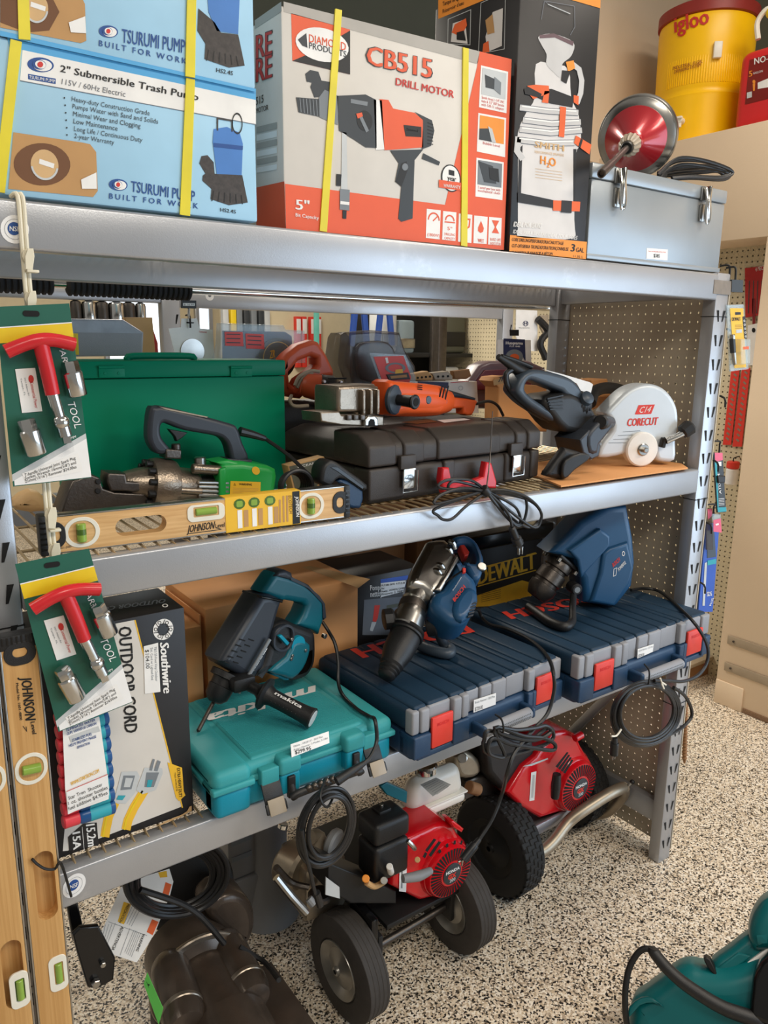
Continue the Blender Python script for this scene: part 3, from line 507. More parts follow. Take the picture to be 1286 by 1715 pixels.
def ledge_things():
    cx, cy, zb, r = 3.235, 1.085, LZ1, .205
    cy_ = Cyl(cx, cy, r+.004); z = Z(2.884, 840, 0)
    t = thing('drink_cooler', 'yellow round drink cooler with red lid on the cream ledge', 'cooler', (cx, cy, zb))
    MB().lathe([(r*.9, 0), (r*.97, .01), (r*.985, .03), (r*.99, .19), (r*1.0, .2), (r*.975, .212), (r*.975, .225), (r*1.0, .235), (r*1.02, .5), (r*1.0, .52)], (cx, cy, zb), (0, 0, 1), 'cooler_yellow', 64).build('body', t)
    MB().lathe([(r*1.0, .521), (r*1.05, .525), (r*1.05, .57), (r*.9, .585), (r*.3, .59)], (cx, cy, zb), (0, 0, 1), 'lid_red', 48).build('lid', t)
    m = MB(); ang = math.atan2(CAM.y-cy, CAM.x-cx)
    for k in range(-16, 17):
        a = ang+k*.052; m.box((cx+(r*1.003)*math.cos(a), cy+(r*1.003)*math.sin(a), zb+.295), (.006, .004, .11), 'cooler_yellow', rotz(a+math.pi/2), .0015)
    m.build('rib_band', t)
    m = MB(); m.text(cy_, 'igloo', *z((836, 158), (1000, 112), (833, 82)), 'red_print', 8, .03); m.build('printed_name', t); m = MB(); m.text(cy_, 'INDUSTRIAL 10-GAL', *z((826, 338), (970, 302), (826, 322)), 'lid_red', 12, .01, 1, .2); m.text(cy_, 'DRINKING SYSTEM', *z((832, 356), (962, 320), (832, 340)), 'lid_red', 12, .01, 1, .2); m.build('printed_capacity', t)
    m = MB(); p = cy_.w(*z((1040, 245))[0], 0); a = math.atan2(p.y-cy, p.x-cx); m.box(p+V((math.cos(a), math.sin(a), 0))*.01, (.035, .02, .065), 'white_plastic', rotz(a+math.pi/2), .004); m.build('latch', t)
    m = MB(); p = cy_.w(*z((868, 585))[0], 0); a = math.atan2(p.y-cy, p.x-cx); d = V((math.cos(a), math.sin(a), 0)); m.cyl(p-d*.01, p+d*.03, .014, 'white_plastic'); m.cyl(p+d*.02+V((0, 0, .005)), p+d*.02-V((0, 0, .03)), .009, 'white_plastic'); m.box(p+d*.03+V((0, 0, .008)), (.03, .02, .01), 'white_plastic', rotz(a+math.pi/2), .003); m.build('spigot', t)
    x, y = 3.18, .66
    t = thing('fuel_can', 'red plastic fuel can beside the yellow drink cooler on the ledge', 'fuel can', (x, y, zb)); pl = Pl((x-.125, y, 0), (-1, 0, 0), (0, -1, 0))
    m = MB(); m.box((x, y, zb+.155), (.25, .29, .31), 'can_red', None, .04, 5); m.box((x, y-.01, zb+.345), (.13, .15, .13), 'can_red', None, .03, 4, .7); m.build('body', t)
    m = MB(); m.cyl((x-.03, y+.03, zb+.40), (x-.03, y+.03, zb+.44), .03, 'white_plastic'); m.tube([(x-.03, y+.03, zb+.43), (x-.06, y+.07, zb+.47), (x-.07, y+.11, zb+.43), (x-.07, y+.1, zb+.36)], .011, 'white_plastic'); m.ball((x-.06, y+.06, zb+.45), .022, 'amber_plug'); m.build('spout', t)
    m = MB(); m.bb(x-.1265, x-.124, y-.13, y+.095, zb+.1, zb+.27, 'red_pack_dark', .001); m.text(pl, 'NO-SPILL', *z((1222, 312), (1370, 275), (1222, 282)), 'label_white', 6, .02); m.text(pl, '5', *z((1196, 372), (1212, 368), (1196, 345)), 'amber_print', 6, .02); m.text(pl, 'GALLON', *z((1216, 360), (1262, 348), (1216, 350)), 'label_white', 6)
    m.poly(pl, z((1238, 400), (1286, 380), (1340, 370), (1340, 400), (1300, 420), (1238, 430)), 'label_white', 5); m.ell(pl, z((1220, 395))[0], (2.5, 0), (0, 3), 'amber_print', 6); m.poly(pl, z((1214, 405), (1226, 402), (1224, 438), (1216, 440)), 'amber_print', 6); m.poly(pl, z((1186, 448), (1210, 442), (1210, 470), (1186, 476)), 'light_print', 6); m.build('front_label', t)
ledge_things()
# ------------------------------------------------------------------ middle shelf
ZM = Z2+.007
def mpx(P, r): return r*(V(P)-CAM).dot(FW)/FOC                # a radius read in pixels, at the distance of point P
def plathe(mb, A, B, prof, mt, seg=28, lobes=0, depth=0):     # lathe from A to B; prof: (fraction, radius in pixels)
    A = V(A); B = V(B); L = (B-A).length
    return mb.lathe([(mpx(A.lerp(B, t), r), L*t) for t, r in prof], A, B-A, mt, seg, lobes, depth)
def face_plane(a, b): # upright plane through two plan points, facing the aisle
    a = V((a[0], a[1], 0)); b = V((b[0], b[1], 0)); ex = (b-a).normalized(); return Pl(a, (ex.y, -ex.x, 0), ex)
def zrot(pl): return Matrix((pl.ex, -pl.n, V((0, 0, 1)))).transposed()

def wood_level_body(mb, pl, Ln, h, th, wood_, holes):   # I-beam wooden level: outline with the hand hole and vial ports cut through; 0,0 = bottom left, along ex
    mb.shape2(pl, [[(0, 0), (Ln, 0), (Ln, h), (0, h)]]+holes, -th+.002, -.002, wood_, 0)
    mb.box(pl.at(Ln/2, .0015, -th/2), (Ln, th, .003), 'steel', zrot(pl), .0005) if abs(pl.ey.z) > .5 else None
def rrect(cx, cy, w, h, r, n=6):
    o = []
    for sx, sy, a0 in ((1, 1, 0), (-1, 1, 90), (-1, -1, 180), (1, -1, 270)):
        for k in range(n+1):
            a = math.radians(a0+90*k/n); o.append((cx+sx*(w/2-r)+r*math.cos(a), cy+sy*(h/2-r)+r*math.sin(a)))
    return o
def short_level():
    pl = face_plane((.035, .0385), (.59, .010)); z = Z(2.473, 100, 580)
    o = pl.loc(pl.w(70, 934)); A = pl.at(o[0], 0, 0); pl = Pl((A.x, A.y, ZM-.002), pl.n, pl.ex)
    q = lambda *p: [pl.loc(pl.w(*c)) for c in z(*p)]
    x0 = q((-55, 700))[0][0]; x1 = q((1178, 650))[0][0]; h = .0625; th = .026
    t = thing('wooden_level', 'short wooden spirit level with yellow sleeve on the middle shelf edge', 'spirit level', pl.at((x0+x1)/2, 0, -th/2))
    hx0, hx1 = q((230, 745))[0][0], q((442, 730))[0][0]; c1 = q((92, 778))[0]; c2 = q((1040, 672))[0]; c3 = q((606, 690))[0]
    b = MB(); b.shape2(pl, [[(x0, .0025), (x1, .0025), (x1, h-.0025), (x0, h-.0025)], rrect((hx0+hx1)/2, h*.5, hx1-hx0, .03, .0149)], -th, 0, 'bamboo_x', 0); b.build('wood_body', t)
    for zz in (.00125, h-.00125):
        m = MB(); m.box(pl.at((x0+x1)/2, zz, -th/2), (x1-x0, th+.001, .0025), 'steel', zrot(pl), .0005); m.build('metal_rail', t, 'silver metal rail')
    for cx, cy in (c1, c2):
        cy = h*.5; m = MB(); m.shape2(pl, [rrect(cx, cy, .056, .05, .0249, 8), rrect(cx, cy, .042, .038, .0189, 8)], -.002, .0015, 'white_plastic', .0006); m.shape2(pl, [rrect(cx, cy, .044, .04, .0199, 8)], -.0045, -.002, 'bamboo_x', 0); f = m.build('vial_port', t, 'white ring around the round vial port')
        v = MB(); v.cyl(pl.at(cx-.001, cy-.015, .003), pl.at(cx-.001, cy+.015, .003), .0075, 'vial_green', None, 14); v.cyl(pl.at(cx-.001, cy-.004, .0031), pl.at(cx-.001, cy+.007, .0031), .0077, 'vial_dark', None, 14); v.build('vial', f, 'green spirit vial')
    cx, cy = c3[0], h*.66; m = MB(); m.shape2(pl, [rrect(cx, cy, .068, .03, .01), rrect(cx, cy+.002, .046, .018, .002)], -.002, .0018, 'white_plastic', .0006); f = m.build('vial_port', t, 'white frame of the long vial'); v = MB(); v.shape2(pl, [rrect(cx, cy+.002, .046, .018, .002)], -.004, -.002, 'vial_dark'); v.cyl(pl.at(cx-.019, cy+.002, .0), pl.at(cx+.019, cy+.002, .0), .0065, 'vial_green', None, 14); v.build('vial', f, 'green spirit vial')
    s0, s1 = q((686, 700))[0][0], q((997, 680))[0][0]
    m = MB(); m.shape2(pl, [[(s0, -.001), (s1, -.001), (s1, h+.001), (s0, h+.001)]], -th-.001, .001, 'deco_yellow', .0004)
    p = lambda a, b: pl.at(s0+(s1-s0)*a, h*b, .0015); F = lambda a0, a1, b0, b1, mt: m.add([p(a0, b0), p(a1, b0), p(a1, b1), p(a0, b1)], [(0, 1, 2, 3)], mt)
    F(.885, .985, .0, 1, 'black')
    for a, w in ((.12, .1), (.31, .1), (.52, .1)): F(a+.03, a+.09, .08, .62, 'paper'); F(a+.11, a+.17, .1, .6, 'tan_print'); m.shape2(pl, [[(s0+(s1-s0)*(a+.06)+.011*math.cos(i*.52), h*.8+.0095*math.sin(i*.52)) for i in range(12)]], .0011, .0016, 'vial_dark'); m.shape2(pl, [rrect(s0+(s1-s0)*(a+.06), h*.8, .012, .011, .003)], .0016, .0019, 'vial_green')
    for k, a in enumerate((.70, .75, .80)): F(a, a+.025, .1, .9 if k else .8, 'tan_print')
    class VT:   # print running up the sleeve
        pass
    m.build('cardboard_sleeve', t, 'yellow cardboard sleeve')
    sl = MB(); PLs = Pl(pl.at(0, 0, .0016), pl.n, pl.ex)
    sl.text(PLs, 'JOHNSON', *z((975, 622), (979, 705), (989, 622)), 'paper', 1, .015); sl.text(PLs, 'ECOTECH', *z((947, 618), (952, 692), (960, 618)), 'brown_print', 1); sl.build('sleeve_print', t)
    j = MB(); j.text(Pl(pl.o, pl.n, pl.ex), 'JOHNSON', *z((527, 772), (640, 754), (530, 742)), 'black', 2, .02, 1, .15); j.line(pl, z((530, 776), (640, 762), (668, 757), (648, 752)), 1.2, 'black', 2); j.text(pl, 'Level', *z((645, 752), (682, 746), (645, 735)), 'black', 2, .01); j.build('burnt_name', t); j = MB(); j.text(pl, 'Model No. 1601-2400', *z((-60, 850), (48, 833), (-60, 840)), 'black', 2, .0); j.build('model_number', t)
    for s, xx in ((-1, x0), (1, x1)):
        m = MB(); ln = .03 if s < 0 else .012; m.box(pl.at(xx+s*.006, h/2, -th/2), (.014, th+.004, h+.003), 'black_plastic', zrot(pl), .003)
        cx = xx-s*.008; m.shape2(pl, [rrect(cx, h*.5, .036, .044, .017), rrect(cx-s*.002, h*.5, .015, .02, .0074)], -th-.0015, .002, 'black_plastic', .0008)
        for k in range(6): m.box(pl.at(xx+s*.007, h*(.15+.14*k), .0022), (.01, .001, .003), 'black_gloss', zrot(pl), 0)
        m.build('end_cap', t, 'black end cap with hang hole')
short_level()

def green_set():
    z = Z(2.473, 100, 580); y = .33; pl = PY(y)
    a = pl.w(*z((35, 55))[0]); b = pl.w(*z((930, 62))[0]); zt = (a.z+b.z)/2
    t = thing('steel_carry_case', 'dark green steel case standing upright behind the cutter', 'tool case', ((a.x+b.x)/2, y+.09, ZM))
    MB().bb(a.x, b.x, y, y+.16, ZM, zt-.035, 'green_paint', .003).build('case_body', t); MB().bb(a.x-.002, b.x+.002, y-.003, y+.163, zt-.034, zt, 'green_paint', .004).build('lid', t)
    for q in ((212, 105), (748, 104)):
        c = pl.w(*z(q)[0]); MB().bb(c.x-.025, c.x+.025, y-.0065, y-.0028, c.z-.011, c.z+.011, 'green_paint', .001).cyl((c.x-.025, y-.006, c.z+.009), (c.x+.025, y-.006, c.z+.009), .003, 'green_paint').cyl((c.x-.013, y-.0075, c.z-.003), (c.x-.013, y-.006, c.z-.003), .003, 'green_paint').cyl((c.x+.013, y-.0075, c.z-.003), (c.x+.013, y-.006, c.z-.003), .003, 'green_paint').build('hinge', t)
    c = U(270, 594, 'y', y+.05); MB().tube([(c.x-.07, y+.05, zt), (c.x-.06, y+.05, zt+.008), (c.x+.06, y+.05, zt+.008), (c.x+.07, y+.05, zt)], .007, 'green_paint', 10, 4).build('carry_handle', t)
    # hydraulic rebar cutter
    y = .235; pl = PY(y); q = lambda *p: [pl.w(*c) for c in z(*p)]
    t = thing('rebar_cutter', 'green and bronze electric cutter with black D handle before the green case', 'power tool', (pl.w(300, 830).x, y, ZM))
    m = MB(); A, B = q((245, 540), (565, 572)); A.z -= .012; B.z -= .006
    plathe(m, A, B, [(0, 16), (.05, 20), (.2, 27), (.36, 31), (.37, 44), (.44, 46), (.62, 45), (.68, 42), (.7, 33), (.94, 31), (1, 26)], 'bronze', 40)
    ax = (B-A).normalized(); u = ax.orthogonal().normalized(); w = ax.cross(u)
    for k in range(12):
        c = A.lerp(B, .36)+(u*math.cos(k*.5236)+w*math.sin(k*.5236))*mpx(A, 38); m.cyl(c-ax*.012, c+ax*.004, .0062, 'black', None, 10)
    m.build('gear_head', t)
    m = MB(); m.shape(pl, z((55, 560), (125, 530), (165, 545), (180, 590), (228, 606), (350, 612), (385, 650), (385, 690), (5, 690), (35, 600)), -.035, .03, 'dark_steel', .003); b1, b2 = q((140, 550), (138, 588))
    for c in (b1, b2): m.cyl(c+V((0, -.034, 0)), c+V((0, -.028, 0)), .005, 'black', None, 10)
    m.build('base_jaw', t); MB().shape(pl, z((200, 525), (275, 528), (280, 560), (330, 562), (345, 575), (345, 600), (300, 605), (275, 602), (210, 602), (195, 560)), -.02, .03, 'dark_steel', .004).build('blade_block', t)
    m = MB()
    for k in range(5):
        a, b = q((545, 552+k*17), (668, 555+k*17)); a.y -= .037; b.y -= .037; m.cyl(a, b, .0038, 'steel', None, 10)
    a, b = q((560, 590), (665, 590)); m.cyl(a, b, .032, 'black', None, 20); a, b = q((525, 497), (668, 508)); a.y -= .03; b.y -= .03; m.cyl(a, b, mpx(a, 8.5), 'bronze', None, 18); a, b = q((470, 585), (560, 590)); a.y -= .034; b.y -= .034; m.cyl(a, b, .008, 'bronze', None, 14); a, = q((565, 465)); m.cyl(a+V((0, -.02, -.01)), a+V((0, -.02, .006)), .012, 'steel', None, 12)
    m.build('cooling_rods', t)
    m = MB(); m.shape(pl, z((662, 500), (690, 480), (760, 478), (870, 495), (900, 510), (905, 540), (895, 610), (870, 650), (662, 652)), -.045, .04, 'green_tool', .014, 0, (), None, 4); m.shape(pl, z((640, 480), (700, 470), (790, 490), (850, 495), (860, 520), (700, 510)), -.02, .036, 'green_tool', .006); m.shape(pl, z((662, 510), (690, 500), (692, 640), (662, 640)), -.048, .045, 'green_tool', .004); m.build('motor_body', t)
    f = Pl((0, y-.0405, 0), (0, -1, 0), (1, 0, 0)); m = MB(); m.poly(f, z((707, 558), (832, 562), (830, 612), (704, 618)), 'deco_yellow', 1); m.text(f, 'WARNING', *z((742, 575), (795, 577), (742, 566)), 'black', 2, .01); m.line(f, z((720, 576), (724, 567), (728, 576), (720, 576)), .5, 'black', 2)
    for k in range(4): m.line(f, z((716, 586+k*7), (822, 590+k*6)), .5, 'tan_print', 2)
    m.ell(f, z((812, 515))[0], (6.5, 2), (-1, 6.5), 'deco_yellow', 1); m.build('warning_label', t)
    m = MB(); m.shape(pl, z((378, 262), (405, 250), (435, 250), (560, 280), (700, 318), (738, 338), (760, 400), (785, 468), (720, 480), (700, 420), (685, 392), (650, 372), (520, 348), (450, 322), (428, 320), (420, 340), (425, 380), (462, 430), (440, 447), (398, 440), (368, 378)), -.018, .018, 'graphite', .008, 3, (), None, 3); m.shape(pl, z((410, 249), (615, 292), (610, 297), (440, 263)), -.015, .0185, 'tan_plastic', .001); m.shape(pl, z((440, 425), (505, 430), (505, 468), (440, 465)), -.02, .02, 'dark_steel', .003); m.shape(pl, z((695, 465), (798, 470), (795, 497), (695, 492)), -.02, .02, 'graphite', .003); a, = q((482, 428)); m.cyl(a, a+V((0, 0, .012)), .009, 'dark_steel', None, 12); m.build('handle', t)
    MB().shape(pl, z((452, 343), (530, 358), (510, 378), (485, 394), (478, 375)), -.008, .008, 'black', .002).build('trigger', t)
    m = MB(); P = q((745, 352), (800, 366), (850, 382)); m.tube(P, [.010, .0085, .006], 'cable', 10, 4); pts = q((850, 382), (905, 440), (940, 500), (965, 540))
    for k, p in enumerate(pts): p.y -= .045*k
    m.tube(pts, .0042, 'cable', 8, 5); yc = .085; e1 = V((.042, 0, 0)); c = U(*z((972, 575))[0], 'y', yc)
    for k in range(6): m.tube([c+V((.034*(1-.05*k)*math.cos(t_)+.001*k, -.012+.007*k, .034*(1-.06*k)*math.sin(t_)-.003)) for t_ in [2*math.pi*i/14 for i in range(14)]], .0042, 'cable', 8, 3, True)
    m.build('power_cord', t, 'black power cord wound in a small coil')
    # small things at the right of the cutter
    pl = PY(.19); t = MB(); t.shape(pl, z((945, 495), (1095, 457), (1100, 470), (1080, 565), (1065, 622), (975, 622), (960, 560)), -.03, .0, 'kraft_light', .001); m = t
    m.poly(PY(.1895), z((950, 498), (1098, 463), (1078, 555), (1058, 590), (975, 590)), 'dark_olive', 1); m.ell(PY(.1895), z((1078, 483))[0], (3, 0), (0, 3), 'deco_yellow', 2); m.poly(PY(.1895), z((1030, 535), (1080, 520), (1072, 556), (1030, 565)), 'pack_green', 2); m.text(PY(.1895), 'OCEAN', *z((985, 505), (1060, 487), (984, 496)), 'paper', 2)
    t.build('small_carton', None, 'small grey green carton leaning behind the short wooden level', 'box')
    pl = PY(.071); t = thing('moisture_tool', 'black and navy blue hand tool beside the end of the short wooden level', 'tool', pl.w(*z((1230, 708))[0]))
    MB().shape(pl, z((1150, 560), (1190, 550), (1258, 598), (1250, 666), (1232, 672), (1202, 668), (1180, 640), (1182, 590)), -.03, .012, 'navy', .006, 2).build('grip', t); MB().shape(pl, z((1083, 545), (1092, 500), (1118, 474), (1150, 480), (1205, 520), (1277, 574), (1262, 602), (1200, 562), (1160, 548), (1135, 570), (1120, 585), (1085, 570)), -.028, .018, 'black_plastic', .007, 2).shape(pl, z((1120, 500), (1150, 500), (1260, 582), (1255, 592), (1150, 518)), .0178, .0195, 'black_gloss', .0005).build('head', t)
green_set()

def black_case():
    z = Z(2.679, 460, 560); a, b = (.684, .067), (1.228, .105); pl = face_plane(a, b); d = .335; Wd = math.hypot(b[0]-a[0], b[1]-a[1]); R = zrot(pl); zt = 1.433; zs = ZM+.078
    t = thing('black_tool_case', 'black moulded plastic case with two steel latches and red carry handle', 'tool case', pl.at(Wd/2, 0, -d/2)+V((0, 0, ZM)))
    base = Pl(pl.at(0, 0)+V((0, 0, 0)), pl.n, pl.ex)
    def lump(mb, x0, x1, t0, t1, z0, z1, bev=.008, seg=3, mt='case_black'): mb.box(base.at((x0+x1)/2, (z0+z1)/2, (t0+t1)/2), (x1-x0, abs(t1-t0), z1-z0), mt, R, bev, seg)
    m = MB(); lump(m, .0, Wd, -d, 0, ZM, zs-.0012, .014)
    for x0, x1 in ((0, .1), (.215, .25), (.42, .465), (.515, Wd)): lump(m, x0, x1, -.05, .006, ZM+.008, zs-.0012, .006)
    m.build('lower_shell', t)
    m = MB(); ins = .035
    lo = [base.at(x, zs+.0005, tt) for x, tt in ((0, 0), (Wd, 0), (Wd, -d), (0, -d))]; k1 = [base.at(x, zs+.045, tt) for x, tt in ((0, 0), (Wd, 0), (Wd, -d), (0, -d))]; k2 = [base.at(x, zt, tt) for x, tt in ((ins, -ins), (Wd-ins, -ins), (Wd-ins, -d+ins), (ins, -d+ins))]
    v = lo+k1+k2; fs = [(3, 2, 1, 0), (8, 9, 10, 11)]+[(i, (i+1) % 4, 4+(i+1) % 4, 4+i) for i in range(4)]+[(4+i, 4+(i+1) % 4, 8+(i+1) % 4, 8+i) for i in range(4)]
    bm = bmesh.new(); bv = [bm.verts.new(p) for p in v]; [bm.faces.new([bv[i] for i in f]) for f in fs]; bmesh.ops.bevel(bm, geom=bm.edges[:], offset=.01, segments=3, profile=.5, affect='EDGES'); bm.verts.index_update(); m.add([p.co for p in bm.verts], [[p.index for p in f.verts] for f in bm.faces], 'case_black'); bm.free()
    for x0, x1 in ((-.002, .075), (.095, .155), (.195, .40), (.455, .49), (.50, Wd+.002)): # raised bosses running over the bevel
        pr = [(0.006, zs+.002), (.006, zs+.045), (-ins+.004, zt+.004), (-.12, zt+.004), (-.12, zs+.01), (-.05, zs+.002)]
        side = [base.at(x0, b_, a_) for a_, b_ in pr]+[base.at(x1, b_, a_) for a_, b_ in pr]; n = len(pr)
        bm = bmesh.new(); bv = [bm.verts.new(p) for p in side]; bm.faces.new(bv[:n][::-1]); bm.faces.new(bv[n:]); [bm.faces.new((bv[i], bv[(i+1) % n], bv[n+(i+1) % n], bv[n+i])) for i in range(n)]
        bmesh.ops.recalc_face_normals(bm, faces=bm.faces[:]); bmesh.ops.bevel(bm, geom=bm.edges[:], offset=.006, segments=3, profile=.5, affect='EDGES'); bm.verts.index_update(); m.add([p.co for p in bm.verts], [[p.index for p in f.verts] for f in bm.faces], 'case_black'); bm.free()
    m.build('upper_shell', t)
    tp = PZ(zt+.0045); s_ = MB(); s_.poly(tp, z((728, 385), (760, 397), (878, 383), (850, 377)), 'label_white', 1); s_.poly(tp, z((560, 395), (680, 378), (735, 392), (640, 402)), 'brown_print', 1); s_.build('top_sticker', t)
    for px in ((598, 650), (1082, 600)):
        f = Pl(base.at(0, 0, .012), pl.n, pl.ex); c = f.loc(f.w(*z(px)[0])); x, y = c[0], c[1]
        s_ = MB(); lump(s_, x-.022, x+.022, .0, .014, zs-.008, zs+.022, .003, 2); l = s_.build('latch', t, 'black hinge block of the latch')
        k = MB(); lump(k, x-.016, x+.019, .012, .017, zs-.05, zs-.006, .002, 2, 'chrome'); k.tube([base.at(x-.02, zs-.01, .02), base.at(x-.021, zs-.056, .02), base.at(x+.02, zs-.056, .02), base.at(x+.021, zs-.01, .02)], .002, 'chrome', 8, 1); k.build('clasp', l, 'bright steel clasp')
    f = Pl(base.at(0, 0, .03), pl.n, pl.ex); h = MB()
    h.shape(f, z((755, 600), (785, 598), (795, 655), (900, 655), (938, 640), (950, 572), (975, 578), (998, 660), (995, 692), (930, 690), (880, 672), (800, 700), (762, 715), (748, 655)), -.012, .008, 'grip_red', .005, 0, (), None, 3); h.build('carry_handle', t, 'red plastic carry handle')
    # cable hank with plug hanging from the handle over the shelf edge
    y = -.012; w = lambda x, y_, yy=y: U(*z((x, y_))[0], 'y', yy)
    t2 = MB(); hub = (945, 700)
    for lp in (((745, 690), (770, 655), (880, 655)), ((725, 780), (735, 815), (760, 832), (800, 825), (860, 770)), ((730, 760), (745, 720), (850, 690)), ((790, 700), (800, 660), (900, 680)), ((1130, 740), (1195, 800), (1180, 850), (1130, 865), (1060, 820), (1000, 740)), ((1100, 720), (1130, 760), (1120, 830), (1085, 860), (1020, 790)), ((1040, 700), (1130, 730), (1185, 780), (1195, 830), (1150, 862)), ((1060, 760), (1095, 800), (1100, 850), (1060, 840), (990, 760))):
        yy = y-random.random()*.03; t2.tube([w(*hub, y-.01)]+[w(px, py, yy) for px, py in lp]+[w(hub[0]+5, hub[1]+6, y-.012)], .0033, 'cable', 8, 6)
    t2.tube([w(*hub, y-.01), w(1010, 760, y-.02), w(1050, 810, y-.03), w(1065, 865, y-.03)], .0036, 'cable', 8, 5); a, b = w(1062, 865, y-.03), w(1085, 920, y-.03); t2.lathe([(.006, 0), (.0085, .003), (.0085, .03), (.012, .032), (.012, .05)], a, b-a, 'cable', 14); c = w(1098, 952, y-.03); t2.box((b+c)/2, (.018, .014, (b-c).length*1.1), 'black', frame((1, 0, -.3), (0, 1, 0)), .003)
    for s in (-.005, .005): t2.box(c+V((s+.003, 0, -.01)), (.002, .006, .018), 'steel', None, .0005)
    t2.cyl(w(935, 690, y-.014), w(955, 715, y-.014), .011, 'cable', None, 14)
    t2.build('cable_hank', None, 'black power cable hank with plug hanging over the middle shelf edge', 'cable')
    y2 = y-.012; MB().tube([U(*z((977, 345))[0], 'y', .03), U(*z((965, 560))[0], 'y', .01), U(*z((950, 690))[0], 'y', y2)], [.0012, .0016, .0018], 'dark_steel', 6, 4).build('cable_tie', None, 'long grey cable tie end standing up from the hanging cable hank', 'cable tie')
    # orange crack-chaser grinder on the case
    yb = .25; pg = face_plane((.80, yb-.02), (1.2, yb+.04)); zt2 = zt+.009; q = lambda *p: [pg.w(*c) for c in z(*p)]
    g = thing('surface_grinder', 'orange grinder with bronze guard lying on the black plastic case', 'power tool', V((pg.w(*z((560, 400))[0]).x, yb, zt2)))
    c, = q((365, 320)); r = mpx(c, 34); m = MB(); m.lathe([(r*.98, 0), (r, .004), (r, .05), (r*.96, .06), (r*.88, .066), (r*.2, .068)], (c.x, c.y+.0, zt2+.022), (0, 0, 1), 'bronze', 48); m.shape(pg, z((285, 250), (290, 232), (420, 225), (470, 235), (470, 350), (285, 352)), -.04, .045, 'bronze', .008)
    for k in (-.5, .0, .45): m.box((c.x+math.sin(k)*r*.9, c.y-r*.93-.01, zt2+.052), (.008, .02, .055), 'bronze', None, .003)
    m.build('blade_guard', g)
    m = MB(); m.shape(pg, z((205, 350), (290, 345), (300, 362), (440, 362), (490, 368), (488, 412), (405, 413), (300, 408), (210, 392)), .01, .075, 'bronze', .003); m.shape(pg, z((405, 413), (407, 385), (420, 367), (450, 363), (465, 380), (466, 414)), .075, .085, 'steel', .003); m.shape(pg, z((422, 412), (424, 392), (433, 380), (446, 382), (450, 395), (450, 413)), .0852, .0862, 'slot')
    for k in range(4): m.box(pg.w(*z((225+k*30, 360))[0])+pg.n*.075, (.012, .016, .012), 'dark_steel', None, .002)
    m.build('base_shoe', g)
    m = MB(); a, b = q((475, 290), (775, 300)); plathe(m, a, b, [(0, 26), (.12, 28), (.3, 28), (.62, 27), (.8, 25), (.98, 19), (1, 16)], 'tool_orange', 32); m.shape(pg, z((515, 215), (560, 212), (640, 218), (760, 232), (785, 262), (770, 345), (720, 360), (600, 362), (520, 360)), -.035, .036, 'tool_orange', .018, 2, (), None, 4)
    f = Pl(pg.at(0, 0, .0365), pg.n, pg.ex)
    for k in range(4): m.poly(f, z((640+k*0, 225+k*9), (662, 228+k*9), (662, 232+k*9), (640, 229+k*9)), 'slot', 1) if k < 3 else 0; m.poly(f, z((748+(k % 3)*14, 230+(k//3)*10), (754+(k % 3)*14, 230), (738+(k % 3)*14, 300), (732+(k % 3)*14, 298)), 'slot', 1)
    m.build('motor_body', g)
    m = MB(); m.shape(pg, z((770, 275), (800, 280), (905, 292), (906, 318), (888, 364), (850, 358), (848, 332), (800, 335), (765, 320)), -.016, .016, 'tool_orange', .007, 2, (), None, 3); m.build('rear_handle', g); m = MB(); m.shape(pg, z((762, 248), (790, 250), (905, 285), (904, 296), (800, 282), (768, 275)), -.017, .017, 'graphite', .006, 0); m.shape(pg, z((728, 345), (740, 322), (770, 345), (762, 362), (735, 358)), -.01, .012, 'graphite', .003); m.build('handle_grip', g, 'black rubber grip and switch')
    m = MB(); c, = q((484, 290)); u = (pg.n*.95+pg.ex*.25).normalized(); m.lathe([(.02, .02), (mpx(c, 24), .026), (mpx(c, 25), .034), (mpx(c, 23), .038), (.02, .042)], c, u, 'slate', 36); f0 = c+u*.04; e = U(*z((625, 303))[0], 'y', .15); m.tube([f0, f0.lerp(e, .15), f0.lerp(e, .9), e], [.013, .0125, .0145, .0165], 'black_plastic', 16, 3); ex = (e-f0).normalized(); m.cyl(e, e+ex*.006, .0168, 'black_plastic', None, 20); m.cyl(e+ex*.0055, e+ex*.0068, .0095, 'slot', None, 16, .05); m.build('side_handle', g, 'black side handle with grey flange')
    m = MB(); c = f.w(*z((687, 294))[0]); m.cyl(c-pg.n*.004, c+pg.n*.004, mpx(c, 7), 'slate', None, 20); m.build('brush_cap', g); m = MB(); c = f.w(*z((768, 302))[0]); m.cyl(c-pg.n*.014, c-pg.n*.0, mpx(c, 4), 'slate', None, 14); m.build('lock_button', g)
    MB().tube(q((905, 312), (960, 300), (1000, 320), (1025, 365)), .004, 'cable', 8, 5).build('power_cord', g)
black_case()

